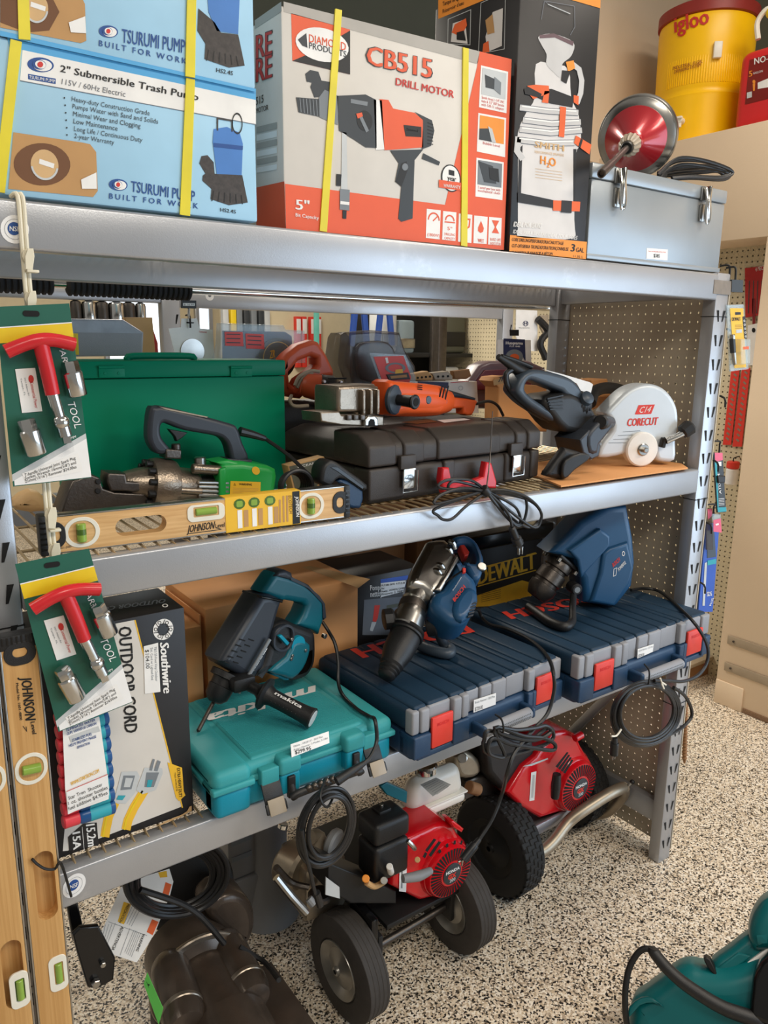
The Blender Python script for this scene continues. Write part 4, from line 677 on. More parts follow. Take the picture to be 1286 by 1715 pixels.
def corecut():
    z = Z(3.572, 820, 580); pl = Pl((1.62, .075, 0), (-.40, -.917, 0)); pl = Pl(pl.o, pl.n, (pl.n.y*-1, pl.n.x, 0)); q = lambda *p: [pl.w(*c) for c in z(*p)]
    # cardboard sheet
    zc = ZM; m = MB(); cb = [U(x, y, 'z', zc) for x, y in z((190, 800), (400, 850), (1188, 735), (1160, 712))]
    pts = [(1.275, .28), (1.248, .118), (cb[1].x+.02, cb[1].y+.004), (cb[2].x, cb[2].y+.002), (1.765, .05), (1.765, .30)]
    m.shape2(PZ(zc), [pts], 0, .004, 'kraft', 0); m.build('cardboard_sheet', None, 'flat tan cardboard sheet under the silver saw on the middle shelf', 'cardboard')
    zb = zc+.0045
    t = thing('handheld_saw', 'black hand saw with silver half round blade guard on a cardboard sheet', 'saw', (1.55, .12, zb))
    m = MB(); m.shape(pl, z((660, 668), (668, 590), (735, 500), (725, 440), (700, 400), (760, 330), (830, 265), (900, 232), (970, 226), (1040, 250), (1095, 305), (1128, 380), (1132, 480), (1118, 560), (1112, 682), (1020, 690), (995, 660), (985, 600), (960, 558), (925, 542), (890, 560), (860, 615), (820, 645)), -.075, 0, 'saw_silver', .012, 3, (), None, 4); f = Pl(pl.at(0, 0, .0003), pl.n, pl.ex)
    m.poly(f, z((890, 352), (988, 348), (965, 405), (868, 408)), 'bosch_red', 1); m.text(f, 'C14', *z((892, 398), (958, 394), (902, 362)), 'paper', 2, .0, 1, .2); m.text(f, 'CORECUT', *z((820, 478), (1000, 470), (828, 432)), 'bosch_red', 2, .05)
    for k in range(4): m.line(f, z((795-k*28, 512+k*22), (900-k*22, 505+k*24)), .8, 'mid_print', 1)
    m.build('blade_guard', t, 'silver blade guard with red print')
    c, = q((900, 635)); n = pl.n; m = MB(); r = mpx(c, 29); c.z = zb+r*1.0+.0005; m.lathe([(r*.9, -.03), (r, -.026), (r, -.004), (r*.92, 0), (r*.5, .001)], c+n*.012, n, 'white', 40); m.lathe([(r*.34, 0), (r*.36, .002), (r*.3, .005)], c+n*.013, n, 'steel', 24); m.lathe([(r*.16, 0), (r*.17, .012), (r*.12, .014)], c+n*.017, n, 'steel', 6); m.build('guide_wheel', t, 'white guide wheel with steel bolt')
    m = MB(); a, b = q((1020, 600), (1030, 545)); m.tube([a+n*.008, b+n*.012], .009, 'black', 10, 1); P = [q((1035, 560))[0]+n*.015, q((1090, 535))[0]+n*.02, q((1135, 512))[0]+n*.02]; m.tube(P, [.011, .0085, .010], 'chrome', 14, 4); a, b = q((1125, 515), (1190, 465)); m.lathe([(.013, 0), (.02, .004), (.022, .03), (.016, .036)], a+n*.018, (b-a), 'black_plastic', 8); m.build('adjuster', t, 'chrome adjuster with black knob')
    # handle, motor, foot: set back behind the guard plane
    ph = PY(.14); w = lambda *p: [ph.w(*c) for c in z(*p)]
    m = MB(); m.shape(ph, z((235, 150), (300, 140), (440, 172), (520, 215), (575, 300), (590, 330), (560, 340), (470, 300), (440, 270), (400, 255), (270, 205), (235, 208), (218, 240), (225, 275), (290, 330), (400, 395), (470, 445), (450, 470), (400, 455), (250, 360), (185, 300), (165, 260), (190, 190)), -.028, .028, 'slate', .01, 3, (), None, 3); m.build('rear_handle', t)
    MB().tube(w((50, 62), (110, 100), (160, 135), (220, 172)), [.007, .011, .014, .017], 'black', 12, 4).tube(w((70, 60), (150, 85), (250, 125)), .006, 'black', 10, 4).build('cord_grip', t)
    m = MB(); P = w((130, 140), (98, 170), (110, 240), (170, 310), (260, 385), (370, 450), (440, 510), (520, 548), (560, 560)); m.tube(P, .0075, 'cable', 10, 5); m.build('power_cord', t)
    m = MB(); a, b = w((440, 390), (585, 395)); d0 = V((-.02, .10, .03)); m.shape(ph, z((350, 300), (430, 285), (500, 280), (590, 330), (640, 400), (650, 470), (560, 520), (460, 510), (380, 420), (330, 350)), -.06, .035, 'black_plastic', .016, 2, (), None, 3); c, = w((520, 355)); nn = V((-.15, -.85, .5)).normalized()
    m.lathe([(mpx(c, 24), -.03), (mpx(c, 23), .015), (mpx(c, 14), .036), (mpx(c, 8), .04)], c, nn, 'black_plastic', 44, 14, .07); m.lathe([(.02, .03), (.018, .05), (.01, .055)], c, nn, 'slate', 24)
    for k in range(5): m.shape(ph, z((345+k*4, 310+k*16), (440, 290+k*20), (442, 298+k*20), (347+k*4, 318+k*16)), .034, .038, 'black')
    m.build('motor_body', t); c1, c2 = w((510, 438), (580, 432)); c1.y -= .03; c2.y -= .03; a = c1; m = MB(); plathe(m, w((545, 437))[0]+V((-.012, -.075, 0)), w((660, 450))[0]+V((.0, -.03, 0)), [(0, 10), (.05, 12.5), (.5, 12.5), (1, 11)], 'black_plastic', 24); m.build('water_tube', t)
    m = MB(); m.shape(ph, z((640, 470), (700, 420), (730, 440), (738, 490), (660, 590), (650, 640), (600, 640), (590, 540)), -.02, .075, 'graphite', .01, 2); m.shape(ph, z((540, 560), (600, 500), (640, 500), (668, 600), (655, 660), (610, 680), (560, 640)), -.02, .07, 'graphite', .005); m.build('hinge_bracket', t)
    m = MB(); pf = Pl((1.30, .035, 0), (-.25, -.96, 0)); m.shape(pf, z((345, 755), (440, 625), (470, 612), (600, 655), (585, 690), (510, 745), (470, 790), (430, 798), (345, 780)), -.032, .0, 'black_plastic', .012, 2, (), None, 3); m.shape(pf, z((455, 680), (545, 640), (600, 650), (590, 685), (510, 742), (470, 785), (440, 790), (432, 745)), .0, .012, 'black_plastic', .005, 2)
    m.build('foot_guard', t); m = MB()
    for px in ((590, 665), (540, 650), (625, 525), (645, 580), (598, 615)): c = pl.w(*z(px)[0]); m.cyl(c+n*.01, c+n*.016, .005, 'steel', None, 10)
    m.tube([p+n*.012 for p in q((525, 565), (535, 592), (575, 598), (592, 575), (600, 592))], .0016, 'steel', 6, 4); m.build('spring_clips', t)
    P = [U(*z(c)[0], 'y', yy) for c, yy in (((600, 340), .17), ((625, 275), .2), ((690, 250), .24), ((770, 258), .26), ((850, 290), .28))]; MB().tube(P, .017, 'black_plastic', 16, 5).build('front_handle', t)
    mb = MB(); p5 = PY(.165); mb.shape(p5, z((310, 135), (440, 168), (600, 215), (618, 228), (600, 300), (575, 315), (520, 222), (440, 180)), -.001, .001, 'paper', 0); mb.build('instruction_sheet', None, 'white instruction sheet tucked behind the saw handle', 'paper sheet')
corecut()
# ------------------------------------------------------------------ blister packs on the clip strip
def wrench_pack(off, zz, quad, label, k):
    # quad: card corners in the photo TL, TR, BR, BL; things on the card placed by fractions of it
    pl = PY(off); W4 = [pl.w(*q) for q in quad]
    def p(a, b, t=0): return (W4[0].lerp(W4[1], a)).lerp(W4[3].lerp(W4[2], a), b)+V((0, -t, 0))
    c = p(.5, .5); t = thing('socket_wrench_pack', label, 'tool pack', p(.5, 1), 'carded spark plug wrenches')
    m = MB(); n = 10
    def sheet(pts, t0, mt): m.add([p(a, b, t0) for a, b in pts], [tuple(range(len(pts)))], mt)
    v = [p(a, b, -.0008) for a, b in ((0, 0), (1, 0), (1, 1), (0, 1))]+[p(a, b, 0) for a, b in ((0, 0), (1, 0), (1, 1), (0, 1))]
    m.add(v, [(3, 2, 1, 0), (4, 5, 6, 7)]+[(i, (i+1) % 4, 4+(i+1) % 4, 4+i) for i in range(4)], 'pack_green')
    sheet([(0, .11), (1, .105), (1, .195), (0, .195)], .0004, 'pack_yellow'); sheet([(0, .108), (1, .102), (1, .108), (0, .114)], .0006, 'label_white'); sheet([(.02, .965), (1, .765), (1, .995), (.02, .995)], .0004, 'label_white')
    sheet([(0, .93), (1, .735), (1, .77), (0, .97)], .0003, 'light_print')
    class S_:
        def w(s, x, y, l=0): return p(x, y, .0006+l*.0003)
    sf = S_(); sheet([(.12, .93), (.86, .845), (.90, .955), (.16, .985)], .0008, 'paper')
    for i, st in enumerate(('T-handle Universal Joint Spark Plug', 'Socket Wrench 16mm(5/8") and', '21mm(13/16") Remover $24.00ea')): m.text(sf, st, (.15, .95+i*.018), (.82, .88+i*.026), (.15, .932+i*.018), 'black', 3)
    m.text(sf, 'TOOL', (.80, .545), (.86, .70), (.90, .545), 'label_white', 2); m.text(sf, 'SPARK', (.76, .20), (.82, .36), (.84, .20), 'label_white', 2); m.text(sf, '21MM', (.74, .765), (.86, .755), (.74, .75), 'label_white', 2); sheet([(.68, .75), (.725, .747), (.73, .772), (.685, .775)], .0008, 'label_white')
    for q in ((.46, .045),): m.shape2(Pl(p(*q), (0, -1, 0), (1, 0, 0)), [rrect(0, 0, .022, .008, .0039)], .0004, .001, 'slot')
    m.build('card', t)
    m = MB(); sheet2 = lambda pts, t0, mt: m.add([p(a, b, t0) for a, b in pts], [tuple(range(len(pts)))], mt); sheet2([(.17, .34), (.43, .34), (.46, .585), (.2, .585)], .0014, 'paper'); m.ell(sf, (.36, .40), (.035, 0), (0, .022), 'red_print', 5); m.text(sf, 'Commercial Power', (.34, .415), (.37, .565), (.385, .415), 'red_print', 5); m.text(sf, '9421 Adamo Rd', (.27, .39), (.30, .49), (.29, .39), 'mid_print', 5); m.text(sf, 'Tampa, FL', (.22, .39), (.25, .49), (.24, .39), 'mid_print', 5); m.build('price_sticker', t, 'white sticker with red print')
    d = .018
    m = MB(); m.tube([p(.05, .24, d), p(.3, .205, d+.002), p(.5, .19, d+.003), p(.7, .195, d+.002), p(.95, .225, d)], [.010, .0095, .010, .0095, .010], 'grip_red', 16, 5); m.tube([p(.5, .195, d), p(.55, .35, d), p(.585, .49, d)], [.011, .0105, .010], 'grip_red', 16, 4); m.build('t_handle', t, 'red dipped T handle')
    m = MB(); m.tube([p(.585, .485, d), p(.645, .63, d)], [.0085, .0078], 'chrome', 16, 1); m.ball(p(.655, .65, d), .012, 'chrome'); m.tube([p(.655, .645, d), p(.69, .73, d)], [.0095, .0095], 'chrome', 14, 1); m.tube([p(.69, .73, d), p(.70, .77, d)], [.0075, .0075], 'chrome', 4, 1); m.build('joint_shaft', t, 'chrome shaft with universal joint')
    for a0, b0, a1, b1 in ((.86, .315, .92, .51), (.21, .615, .30, .82)):
        A, B = p(a0, b0, .016), p(a1, b1, .016); L = (B-A).length; m = MB(); m.lathe([(.0105, 0), (.012, .002), (.012, L*.3)], A, B-A, 'chrome', 6); m.lathe([(.0125, L*.3), (.0142, L*.34), (.0142, L-.002), (.013, L)], A, B-A, 'chrome', 28); m.build('socket', t, 'chrome spark plug socket')
    m = MB(); bl = [(.03, .19), (.97, .165), (.96, .29), (.7, .30), (.99, .33), (1.0, .53), (.72, .54), (.76, .82), (.58, .85), (.5, .6), (.36, .6), (.4, .84), (.16, .86), (.1, .6), (.35, .56), (.4, .3), (.05, .29)]
    k = len(bl); vv = [p(a, b, .0015) for a, b in bl]+[p(.5+(a-.5)*.97, .5+(b-.5)*.985, .032) for a, b in bl]; m.add(vv, [tuple(range(k, 2*k))]+[(i, (i+1) % k, k+(i+1) % k, k+i) for i in range(k)], 'clear_plastic'); m.build('clear_blister', t)
wrench_pack(-.035, 0, ((-8, 514), (116, 508), (153, 800), (22, 815)), 'green carded T-handle wrench hanging before the green steel case, the upper one', 0)
wrench_pack(-.072, 0, ((25, 945), (149, 919), (222, 1176), (98, 1226)), 'green carded T-handle wrench hanging before the outdoor cord box, the lower one', 1)
def clip_strip():
    y = -.012; q = lambda *p: [U(a, b, 'y', y) for a, b in p]
    t = thing('clip_strip', 'long ivory plastic merchandising strip with clips hanging over the top beam', 'clip strip', (.06, y, .95))
    s = MB(); P = q((26, 330), (35, 338), (40, 400), (48, 500), (62, 640), (80, 840), (90, 935)); P = [V((P[0].x, .004, Z1+.0035)), V((P[1].x, y+.002, Z1+.003))]+P[2:]
    s.tube([p-V((.003, 0, 0)) for p in P], .0032, 'ivory', 8, 4).tube([p+V((.003, 0, 0)) for p in P], .0032, 'ivory', 8, 4); s.build('strip', t)
    for px in ((48, 434), (52, 505), (86, 868), (92, 928)):
        c = q(px)[0]; m = MB(); f = PY(y-.012); x, y_ = px; m.shape(f, [(x-5, y_+17), (x-6, y_-5), (x-1, y_-18), (x+8, y_-18), (x+10, y_-5), (x+7, y_+18)], -.002, .0015, 'ivory', .0008); m.shape(PY(y-.006), [(x-10, y_-12), (x-6, y_-16), (x+2, y_-14), (x, y_+5), (x-6, y_+6), (x-11, y_-4)], -.003, .002, 'ivory', .0008); m.box(c+V((.002, -.008, -.017)), (.016, .012, .004), 'ivory', None, .001); m.build('clip', t)
clip_strip()
# ------------------------------------------------------------------ lower shelf
ZL = Z3+.007
def cord_carton():
    z = Z(2.8575, 0, 880); y = .03; pl = PY(y); x0, x1, zt = .008, .266, 1.158; zr = 1.158
    t = thing('extension_cord_carton', 'black and white outdoor extension cord carton standing at the left of the low shelf', 'box', ((x0+x1)/2, y+.07, ZL)); m = MB(); m.bb(x0, x1, y, y+.135, ZL, zt, 'carton_black', .003)
    P = lambda mt, l, *p, sm=0: m.poly(pl, z(*p), mt, l, sm); T = lambda st, a, b, c, mt, bold=0, l=3, sh=0: m.text(pl, st, *z(a, b, c), mt, l, bold, 1, sh)
    P('carton_white', 1, (390, 500), (525, 475), (645, 452), (872, 1335), (866, 1346), (335, 1552), (325, 1556), (300, 1558)); m.line(pl, z((645, 452), (872, 1350)), 2.2, 'deco_yellow', 2)
    T('OUTDOOR CORD', (566, 488), (597, 992), (627, 482), 'black', .03); T('Southwire', (764, 562), (781, 800), (806, 562), 'paper', .04)
    c = z((780, 497))[0]; m.ell(pl, c, (17, -3), (1, 17.5), 'paper', 2, ring=.42)
    for k in range(6): a = k*1.047; m.ell(pl, (c[0]+12.5*math.cos(a), c[1]+13*math.sin(a)), (3.2, 0), (0, 3.2), 'carton_black', 3, 10, ring=.35); m.line(pl, [(c[0]+8*math.cos(a+.4), c[1]+8*math.sin(a+.4)), (c[0]+17*math.cos(a+.7), c[1]+17*math.sin(a+.7))], 1.2, 'carton_black', 3)
    P('paper', 4, (686, 577), (755, 560), (766, 795), (692, 804)); T('$104.00', (693, 594), (697, 684), (711, 592), 'black', .0, 5); T('TB/3 50-Foot Vinyl Outdoor', (736, 580), (742, 745), (748, 578), 'mid_print', 0, 5); T('Ext. Cord w/ Lighted End', (718, 585), (722, 738), (730, 583), 'mid_print', 0, 5)
    P('deco_yellow', 3, (800, 1132), (870, 1158), (878, 1270), (886, 1290), (855, 1318), (840, 1300)); T('EXTRA HEAVY DUTY', (845, 1160), (856, 1300), (860, 1158), 'black', .01, 4); T('TRES ROBUSTE', (832, 1180), (842, 1270), (839, 1180), 'black', 0, 4)
    for a in (((550, 1325), (520, 1390), (507, 1450), (501, 1490)), ((690, 1268), (640, 1350), (612, 1410), (602, 1455))):
        m.line(pl, z(*a), 15, 'deco_yellow', 2); m.line(pl, [(x-3, y_) for x, y_ in z(*a)], 3, 'pack_yellow', 3)
    P('light_print', 3, (580, 1178), (655, 1175), (668, 1200), (645, 1280), (600, 1330), (540, 1325), (565, 1240)); P('mid_print', 4, (590, 1195), (645, 1195), (628, 1260), (575, 1265)); P('light_print', 5, (600, 1205), (635, 1207), (620, 1250), (590, 1250)); P('aqua_card', 5, (565, 1290), (600, 1290), (585, 1312), (555, 1310))
    P('light_print', 3, (690, 1158), (775, 1160), (778, 1185), (745, 1265), (680, 1285), (650, 1265), (675, 1200)); P('mid_print', 4, (700, 1180), (760, 1180), (735, 1250), (690, 1250)); P('aqua_card', 5, (705, 1215), (730, 1215), (720, 1250), (700, 1250))
    for q in (((712, 1170), (730, 1115), (740, 1118), (726, 1172)), ((735, 1172), (752, 1122), (768, 1128), (752, 1175))): P('mid_print', 4, *q)
    P('carton_black', 3, (398, 1425), (462, 1420), (472, 1530), (395, 1540), (330, 1556), (325, 1490)); T('15.2m', (410, 1432), (420, 1535), (452, 1425), 'paper', .03, 4); T('15A', (345, 1470), (350, 1550), (382, 1462), 'paper', .03, 4); m.line(pl, z((392, 1440), (402, 1555)), .8, 'paper', 4)
    P('kraft_light', 3, (745, 1438), (800, 1410), (870, 1382), (895, 1365), (905, 1345), (916, 1340), (916, 1364), (860, 1395), (770, 1432))
    tp = PZ(zt); m.text(tp, 'OUTDOOR CORD', *z((795, 352), (430, 402), (788, 372)), 'mid_print', 2, .03); m.ell(tp, z((790, 385))[0], (5, 0), (0, 3), 'paper', 2, ring=.4)
    m.build('carton', t)
cord_carton()
def brown_and_small():
    y = .335; pl = PY(y); a, b = pl.w(343, 1018), pl.w(600, 972); zt = (a.z+b.z)/2
    t = MB(); t.bb(a.x, b.x, y, y+.26, ZL, zt, 'kraft', .004); t.poly(PZ(zt+.0002), [(505, 950), (520, 948), (620, 970), (600, 985)], 'kraft_light', 1)
    t.build('cardboard_box', None, 'large plain brown cardboard box behind the teal drill case', 'box')
    f = MB(); f.shape2(PX(a.x-.012), [[(-.34, ZL), (-.56, ZL), (-.56, zt-.012), (-.34, zt-.012)]], -.003, .0, 'kraft', 0); f.bb(.272, a.x-.016, .32, .56, ZL, zt-.03, 'kraft', .004); f.build('cardboard_box', None, 'brown cardboard box squeezed between the outdoor cord carton and the large brown box', 'box')
    x0 = b.x+.008; y2 = .36; pl = PY(y2); x1 = pl.w(705, 960).x; z = Z(3.215, 560, 880); zt = pl.w(*z((250, 262))[0]).z
    m = MB(); m.bb(x0, x1, y2, y2+.2, ZL, zt, 'carton_black', .003); T = lambda st, q, mt, b_=.02, l=3: m.text(pl, st, *z(*q), mt, l, b_)
    T('Pompe', ((192, 350), (255, 345), (191, 322)), 'label_white'); T('nettoyeur', ((193, 385), (290, 376), (192, 360)), 'label_white'); m.poly(pl, z((160, 400), (400, 380), (395, 590), (150, 590)), 'grey_print', 1); m.poly(pl, z((248, 290), (395, 268), (395, 290), (248, 312)), 'blue_card', 2); m.poly(pl, z((248, 310), (382, 295), (382, 352), (248, 386)), 'label_white', 3)
    for k, st in enumerate(('PLT180-36TE  9.75.2.36', 'For:', 'Power:  HONDA GX200', 'Pressure: 2 700PSI')): m.text(pl, st, *z((252, 328+k*16), (378 if k != 1 else 268, 312+k*14 if k != 1 else 342), (252, 318+k*16)), 'black', 4, .005)
    m.poly(pl, z((215, 430), (245, 428), (232, 500), (222, 520), (205, 515)), 'bosch_red', 2); m.poly(pl, z((200, 520), (225, 520), (205, 570), (190, 565)), 'light_print', 2); m.poly(pl, z((280, 430), (370, 415), (372, 432), (280, 450)), 'dark_olive', 2)
    m.build('pump_box', None, 'small black pump box beside the large brown cardboard box', 'box')
    z = Z(3.215, 560, 880); y = .47; pl = PY(y); xa, xb = pl.w(*z((690, 330))[0]).x, pl.w(*z((1118, 150))[0]).x; zt = pl.w(*z((950, 95))[0]).z
    t = thing('tool_bag_box', 'black and yellow tool box carton standing behind the blue drill cases', 'box', ((xa+xb)/2, y+.05, ZL)); m = MB(); m.bb(xa, xb, y, y+.12, ZL, zt, 'carton_black', .004); m.poly(pl, z((700, 400), (1010, 295), (1062, 310), (1062, 425), (700, 440)), 'deco_yellow', 1)
    m.text(pl, 'DEWALT', *z((775, 318), (1082, 230), (772, 232)), 'deco_yellow', 2, .05); m.line(pl, z((770, 328), (1085, 240)), 1.8, 'deco_yellow', 2); m.line(pl, z((770, 232), (1088, 150)), 1.8, 'deco_yellow', 2)
    for k in range(5): m.line(pl, z((790, 372+k*10), (895, 345+k*11)), .7, 'brown_print', 2)
    m.text(pl, 'WARNING', *z((785, 362), (820, 353), (784, 352)), 'black', 2); m.build('carton', t)
    m = MB(); m.bb(xa-.03, xb+.03, y-.02, y+.125, zt+.001, zt+.05, 'black_gloss', .008, 3); m.build('black_case', None, 'flat glossy black case lying on top of the black and yellow carton', 'case')
brown_and_small()
def obox(mb, pl, x0, x1, t0, t1, z0, z1, mt, bev=.006, seg=3): return mb.box(pl.at((x0+x1)/2, (z0+z1)/2, (t0+t1)/2), (x1-x0, abs(t1-t0), z1-z0), mt, zrot(pl), bev, seg)
def bosch_case(a, b, d, h, label, bosch, tag_px):
    pl = face_plane(a, b); W_ = math.hypot(b[0]-a[0], b[1]-a[1]); z0 = ZL; zs = z0+h*.50; zt = z0+h
    t = thing('hammer_case', label, 'tool case', pl.at(W_/2, z0, -d/2), 'navy hammer drill cases')
    m = MB(); obox(m, pl, 0, W_, -d, 0, z0, zs-.001, 'navy', .012); obox(m, pl, .03*W_, .97*W_, -.03, .005, z0, z0+h*.12, 'navy', .003)
    for u0, u1 in ((.0, .10), (.235, .335), (.735, .775), (.77, .80), (.93, 1.0)): obox(m, pl, u0*W_, u1*W_, -.04, .011, z0+.008, zs-.001, 'navy', .004)
    m.build('lower_shell', t)
    m = MB(); obox(m, pl, .0, W_, -d, -.012, zs+.0, zt-.004, 'navy_top', .016, 4)
    us = (.02, .10, .235, .335, .415, .50, .59, .66, .735, .775, .86, .985)
    for u0, u1 in zip(us, us[1:]): obox(m, pl, u0*W_+.0014, u1*W_-.0014, -d+.012, -.006, zt-.02, zt, 'navy_top', .006, 3)
    m.build('lid', t)
    m = MB()
    for u0, u1, o in ((0, .045, .004), (.045, .10, .008), (.10, .235, -.002), (.235, .29, .012), (.29, .335, .012), (.335, .42, -.006), (.42, .50, .0), (.50, .60, .0), (.60, .735, -.006), (.735, .79, .011), (.79, .93, -.002), (.93, 1, .004)):
        obox(m, pl, u0*W_+.0006, u1*W_-.0006, -.024, o*.7, zs+.0005, zt-.006, 'case_grey', .005, 3)
    m.build('front_trim', t, 'worn grey front edge of the lid')
    for k, (u0, u1) in enumerate(((.105, .232), (.80, .928))):
        m = MB(); obox(m, pl, u0*W_, u1*W_, .002, .010, zs-.042, zs+.03, 'bosch_red', .003, 2); f = Pl(pl.at(0, 0, .0105), pl.n, pl.ex)
        vs, fs = textmesh('BOSCH', .01, 1, 0); xm = max(v.x for v in vs); s = (u1-u0)*W_*.55/xm; m.add([f.at(u0*W_+(u1-u0)*W_*.22+v.x*s, zs+.008+v.y*s, .0002) for v in vs], fs, 'can_red'); m.build('latch', t, 'red latch with raised lettering')
    m = MB(); c = [pl.at(u*W_, z0+h*.20, .030) for u in (.385, .70)]; m.cyl(c[0], c[1], .0135, 'case_grey', None, 20, .1)
    for k in range(26):
        for r in (-.6, -.1, .4): p = c[0].lerp(c[1], .06+.88*k/25); m.box(p+pl.n*.0135*math.cos(r)+V((0, 0, .0135*math.sin(r))), (.003, .003, .003), 'mid_print', None, .001, 1)
    m.build('carry_grip', t, 'grey dimpled carry handle'); m = MB()
    for u0, u1 in ((.365, .392), (.695, .725)): m = MB(); obox(m, pl, u0*W_, u1*W_, -.01, .042, z0+.012, z0+h*.33, 'navy', .006); m.build('handle_bracket', t)
    f = Pl(pl.at(0, 0, .0035), pl.n, pl.ex); m = MB(); q = tag_px; m.shape(f, q, -.0008, 0, 'label_white'); L = lambda a_, b_, w: (q[0][0]+(q[1][0]-q[0][0])*a_+(q[3][0]-q[0][0])*b_, q[0][1]+(q[1][1]-q[0][1])*a_+(q[3][1]-q[0][1])*b_)
    m.text(f, 'Bosch Hammer - SDS Max', L(.05, .3, 0), L(.95, .3, 0), L(.05, .12, 0), 'mid_print', 2); m.text(f, '$729.00', L(.05, .9, 0), L(.4, .9, 0), L(.05, .6, 0), 'black', 2); m.build('price_tag', t)
    m = MB(); m.text(PZ(zt), 'BOSCH', *bosch, 'bosch_red', 1, .045); m.build('lid_lettering', t, 'red lettering on the lid'); return zt
z1_, z2_ = Z(2.923, 520, 1000), Z(2.923, 780, 960)
zt1 = bosch_case((.7085, -.067), (1.192, -.044), .365, .121, 'navy case with a chrome hammer drill on its lid, beside the teal case', z1_((735, 128), (200, 255), (800, 172)), z1_((800, 505), (908, 470), (906, 526), (798, 566)))
zt2 = bosch_case((1.206, -.085), (1.767, -.085), .40, .132, 'navy case with a blue demolition hammer on its lid, at the right end', z2_((590, 105), (180, 190), (640, 140)), z2_((842, 372), (920, 347), (915, 385), (840, 418)))
def teal_case():
    x0, x1, y0, d, zt = .282, .690, -.03, .325, .846; z0 = ZL; zs = .807; pl = face_plane((x0, y0), (x1, y0)); W_ = x1-x0
    t = thing('drill_case', 'teal plastic drill case with black latches and white upside down lettering', 'tool case', pl.at(W_/2, z0, -d/2))
    ob = lambda m, *a, **k: obox(m, pl, *a, **k)
    m = MB(); ob(m, .004, W_-.004, -d+.004, -.012, z0, zs-.001, 'teal', .012); ob(m, .004, .078, -.06, -.002, z0, zs-.001, 'teal', .012); ob(m, W_-.06, W_-.004, -.06, -.002, z0, zs-.001, 'teal', .012)
    for u in (.155, .305): ob(m, u-.022, u+.022, -.03, .008, z0+.012, zs-.001, 'teal', .006)
    m.build('lower_shell', t)
    m = MB(); ob(m, 0, W_, -d, -.01, zs, zt-.004, 'teal_light', .016, 5); ob(m, .0, .08, -d, .0, zs, zt, 'teal_light', .016, 5); ob(m, W_-.062, W_, -d, .0, zs, zt, 'teal_light', .016, 5); ob(m, .083, W_-.065, -d+.01, -.02, zt-.02, zt-.0005, 'teal_light', .008, 4); ob(m, -.003, W_+.003, -d-.003, -.006, zs-.003, zs+.010, 'teal_light', .004); ob(m, -.003, .083, -.05, .004, zs-.003, zs+.010, 'teal_light', .004); ob(m, W_-.065, W_+.003, -.05, .004, zs-.003, zs+.010, 'teal_light', .004)
    for u in (.155, .305): ob(m, u-.025, u+.025, -.045, .011, zs-.004, zt-.006, 'teal_light', .009, 4)
    k = 0
    while k < 60: yy = -.04-k*.0045; k += 1; ob(m, .09, W_-.07, yy-.0009, yy+.0009, zt-.001, zt+.0003, 'teal_light', 0)
    m.build('lid', t)
    for u in (.112, .345):
        m = MB(); ob(m, u-.019, u+.019, -.012, .008, zs-.012, zs+.022, 'teal_light', .003); f = m.build('latch', t); m = MB(); b = Matrix.Rotation(-.5, 3, 'X'); m.box(pl.at(u, zs-.028, .016), (.04, .005, .05), 'black_plastic', b, .002); m.box(pl.at(u, zs-.047, .030), (.044, .006, .02), 'black_plastic', b, .002); m.box(pl.at(u, zs-.044, .0325), (.034, .003, .03), 'tan_plastic', b, .001); m.build('latch_flap', f, 'open black latch flap')
    m = MB(); a, b = pl.at(.165, z0+.02, .022), pl.at(.30, z0+.02, .022); m.tube([pl.at(.155, z0+.035, .005), pl.at(.157, z0+.012, .018), a+V((0, 0, -.004)), b+V((0, 0, -.004)), pl.at(.303, z0+.012, .018), pl.at(.305, z0+.035, .005)], .008, 'black_plastic', 12, 5)
    for k in range(9): m.ball(a.lerp(b, .15+.1*k)+V((0, -.002, .0)), .0085, 'dark_steel', 10)
    for u in (.155, .305): ob(m, u-.008, u+.008, .004, .014, z0+.005, zs-.006, 'black', .002)
    m.build('carry_handle', t, 'black carry handle')
    z = Z(3.476, 310, 1120); m = MB(); m.text(PZ(zt-.0002), 'makita', *z((748, 100), (120, 272), (772, 150)), 'label_white', 2, .05, 1, .15); m.build('lid_lettering', t, 'white lettering on the lid')
    f = Pl(pl.at(0, 0, .0005), pl.n, pl.ex); f = Pl(pl.at(0, zs+.024, .012), (0, -.88, .46), (1, 0, 0)); m = MB(); m.shape(f, z((614, 440), (836, 364), (840, 432), (620, 516)), -.001, 0, 'label_white'); m.text(f, 'Makita - HR2811F - SDS Plus', *z((632, 458), (800, 400), (631, 447)), 'mid_print', 2); m.text(f, 'Rotary Hammer: 3 Modes; 3-1/8in', *z((634, 478), (830, 408), (633, 467)), 'mid_print', 2); m.text(f, '$299.95', *z((640, 498), (732, 472), (638, 477)), 'black', 2, .01); m.build('price_tag', t)
    return zt
ztm = teal_case()
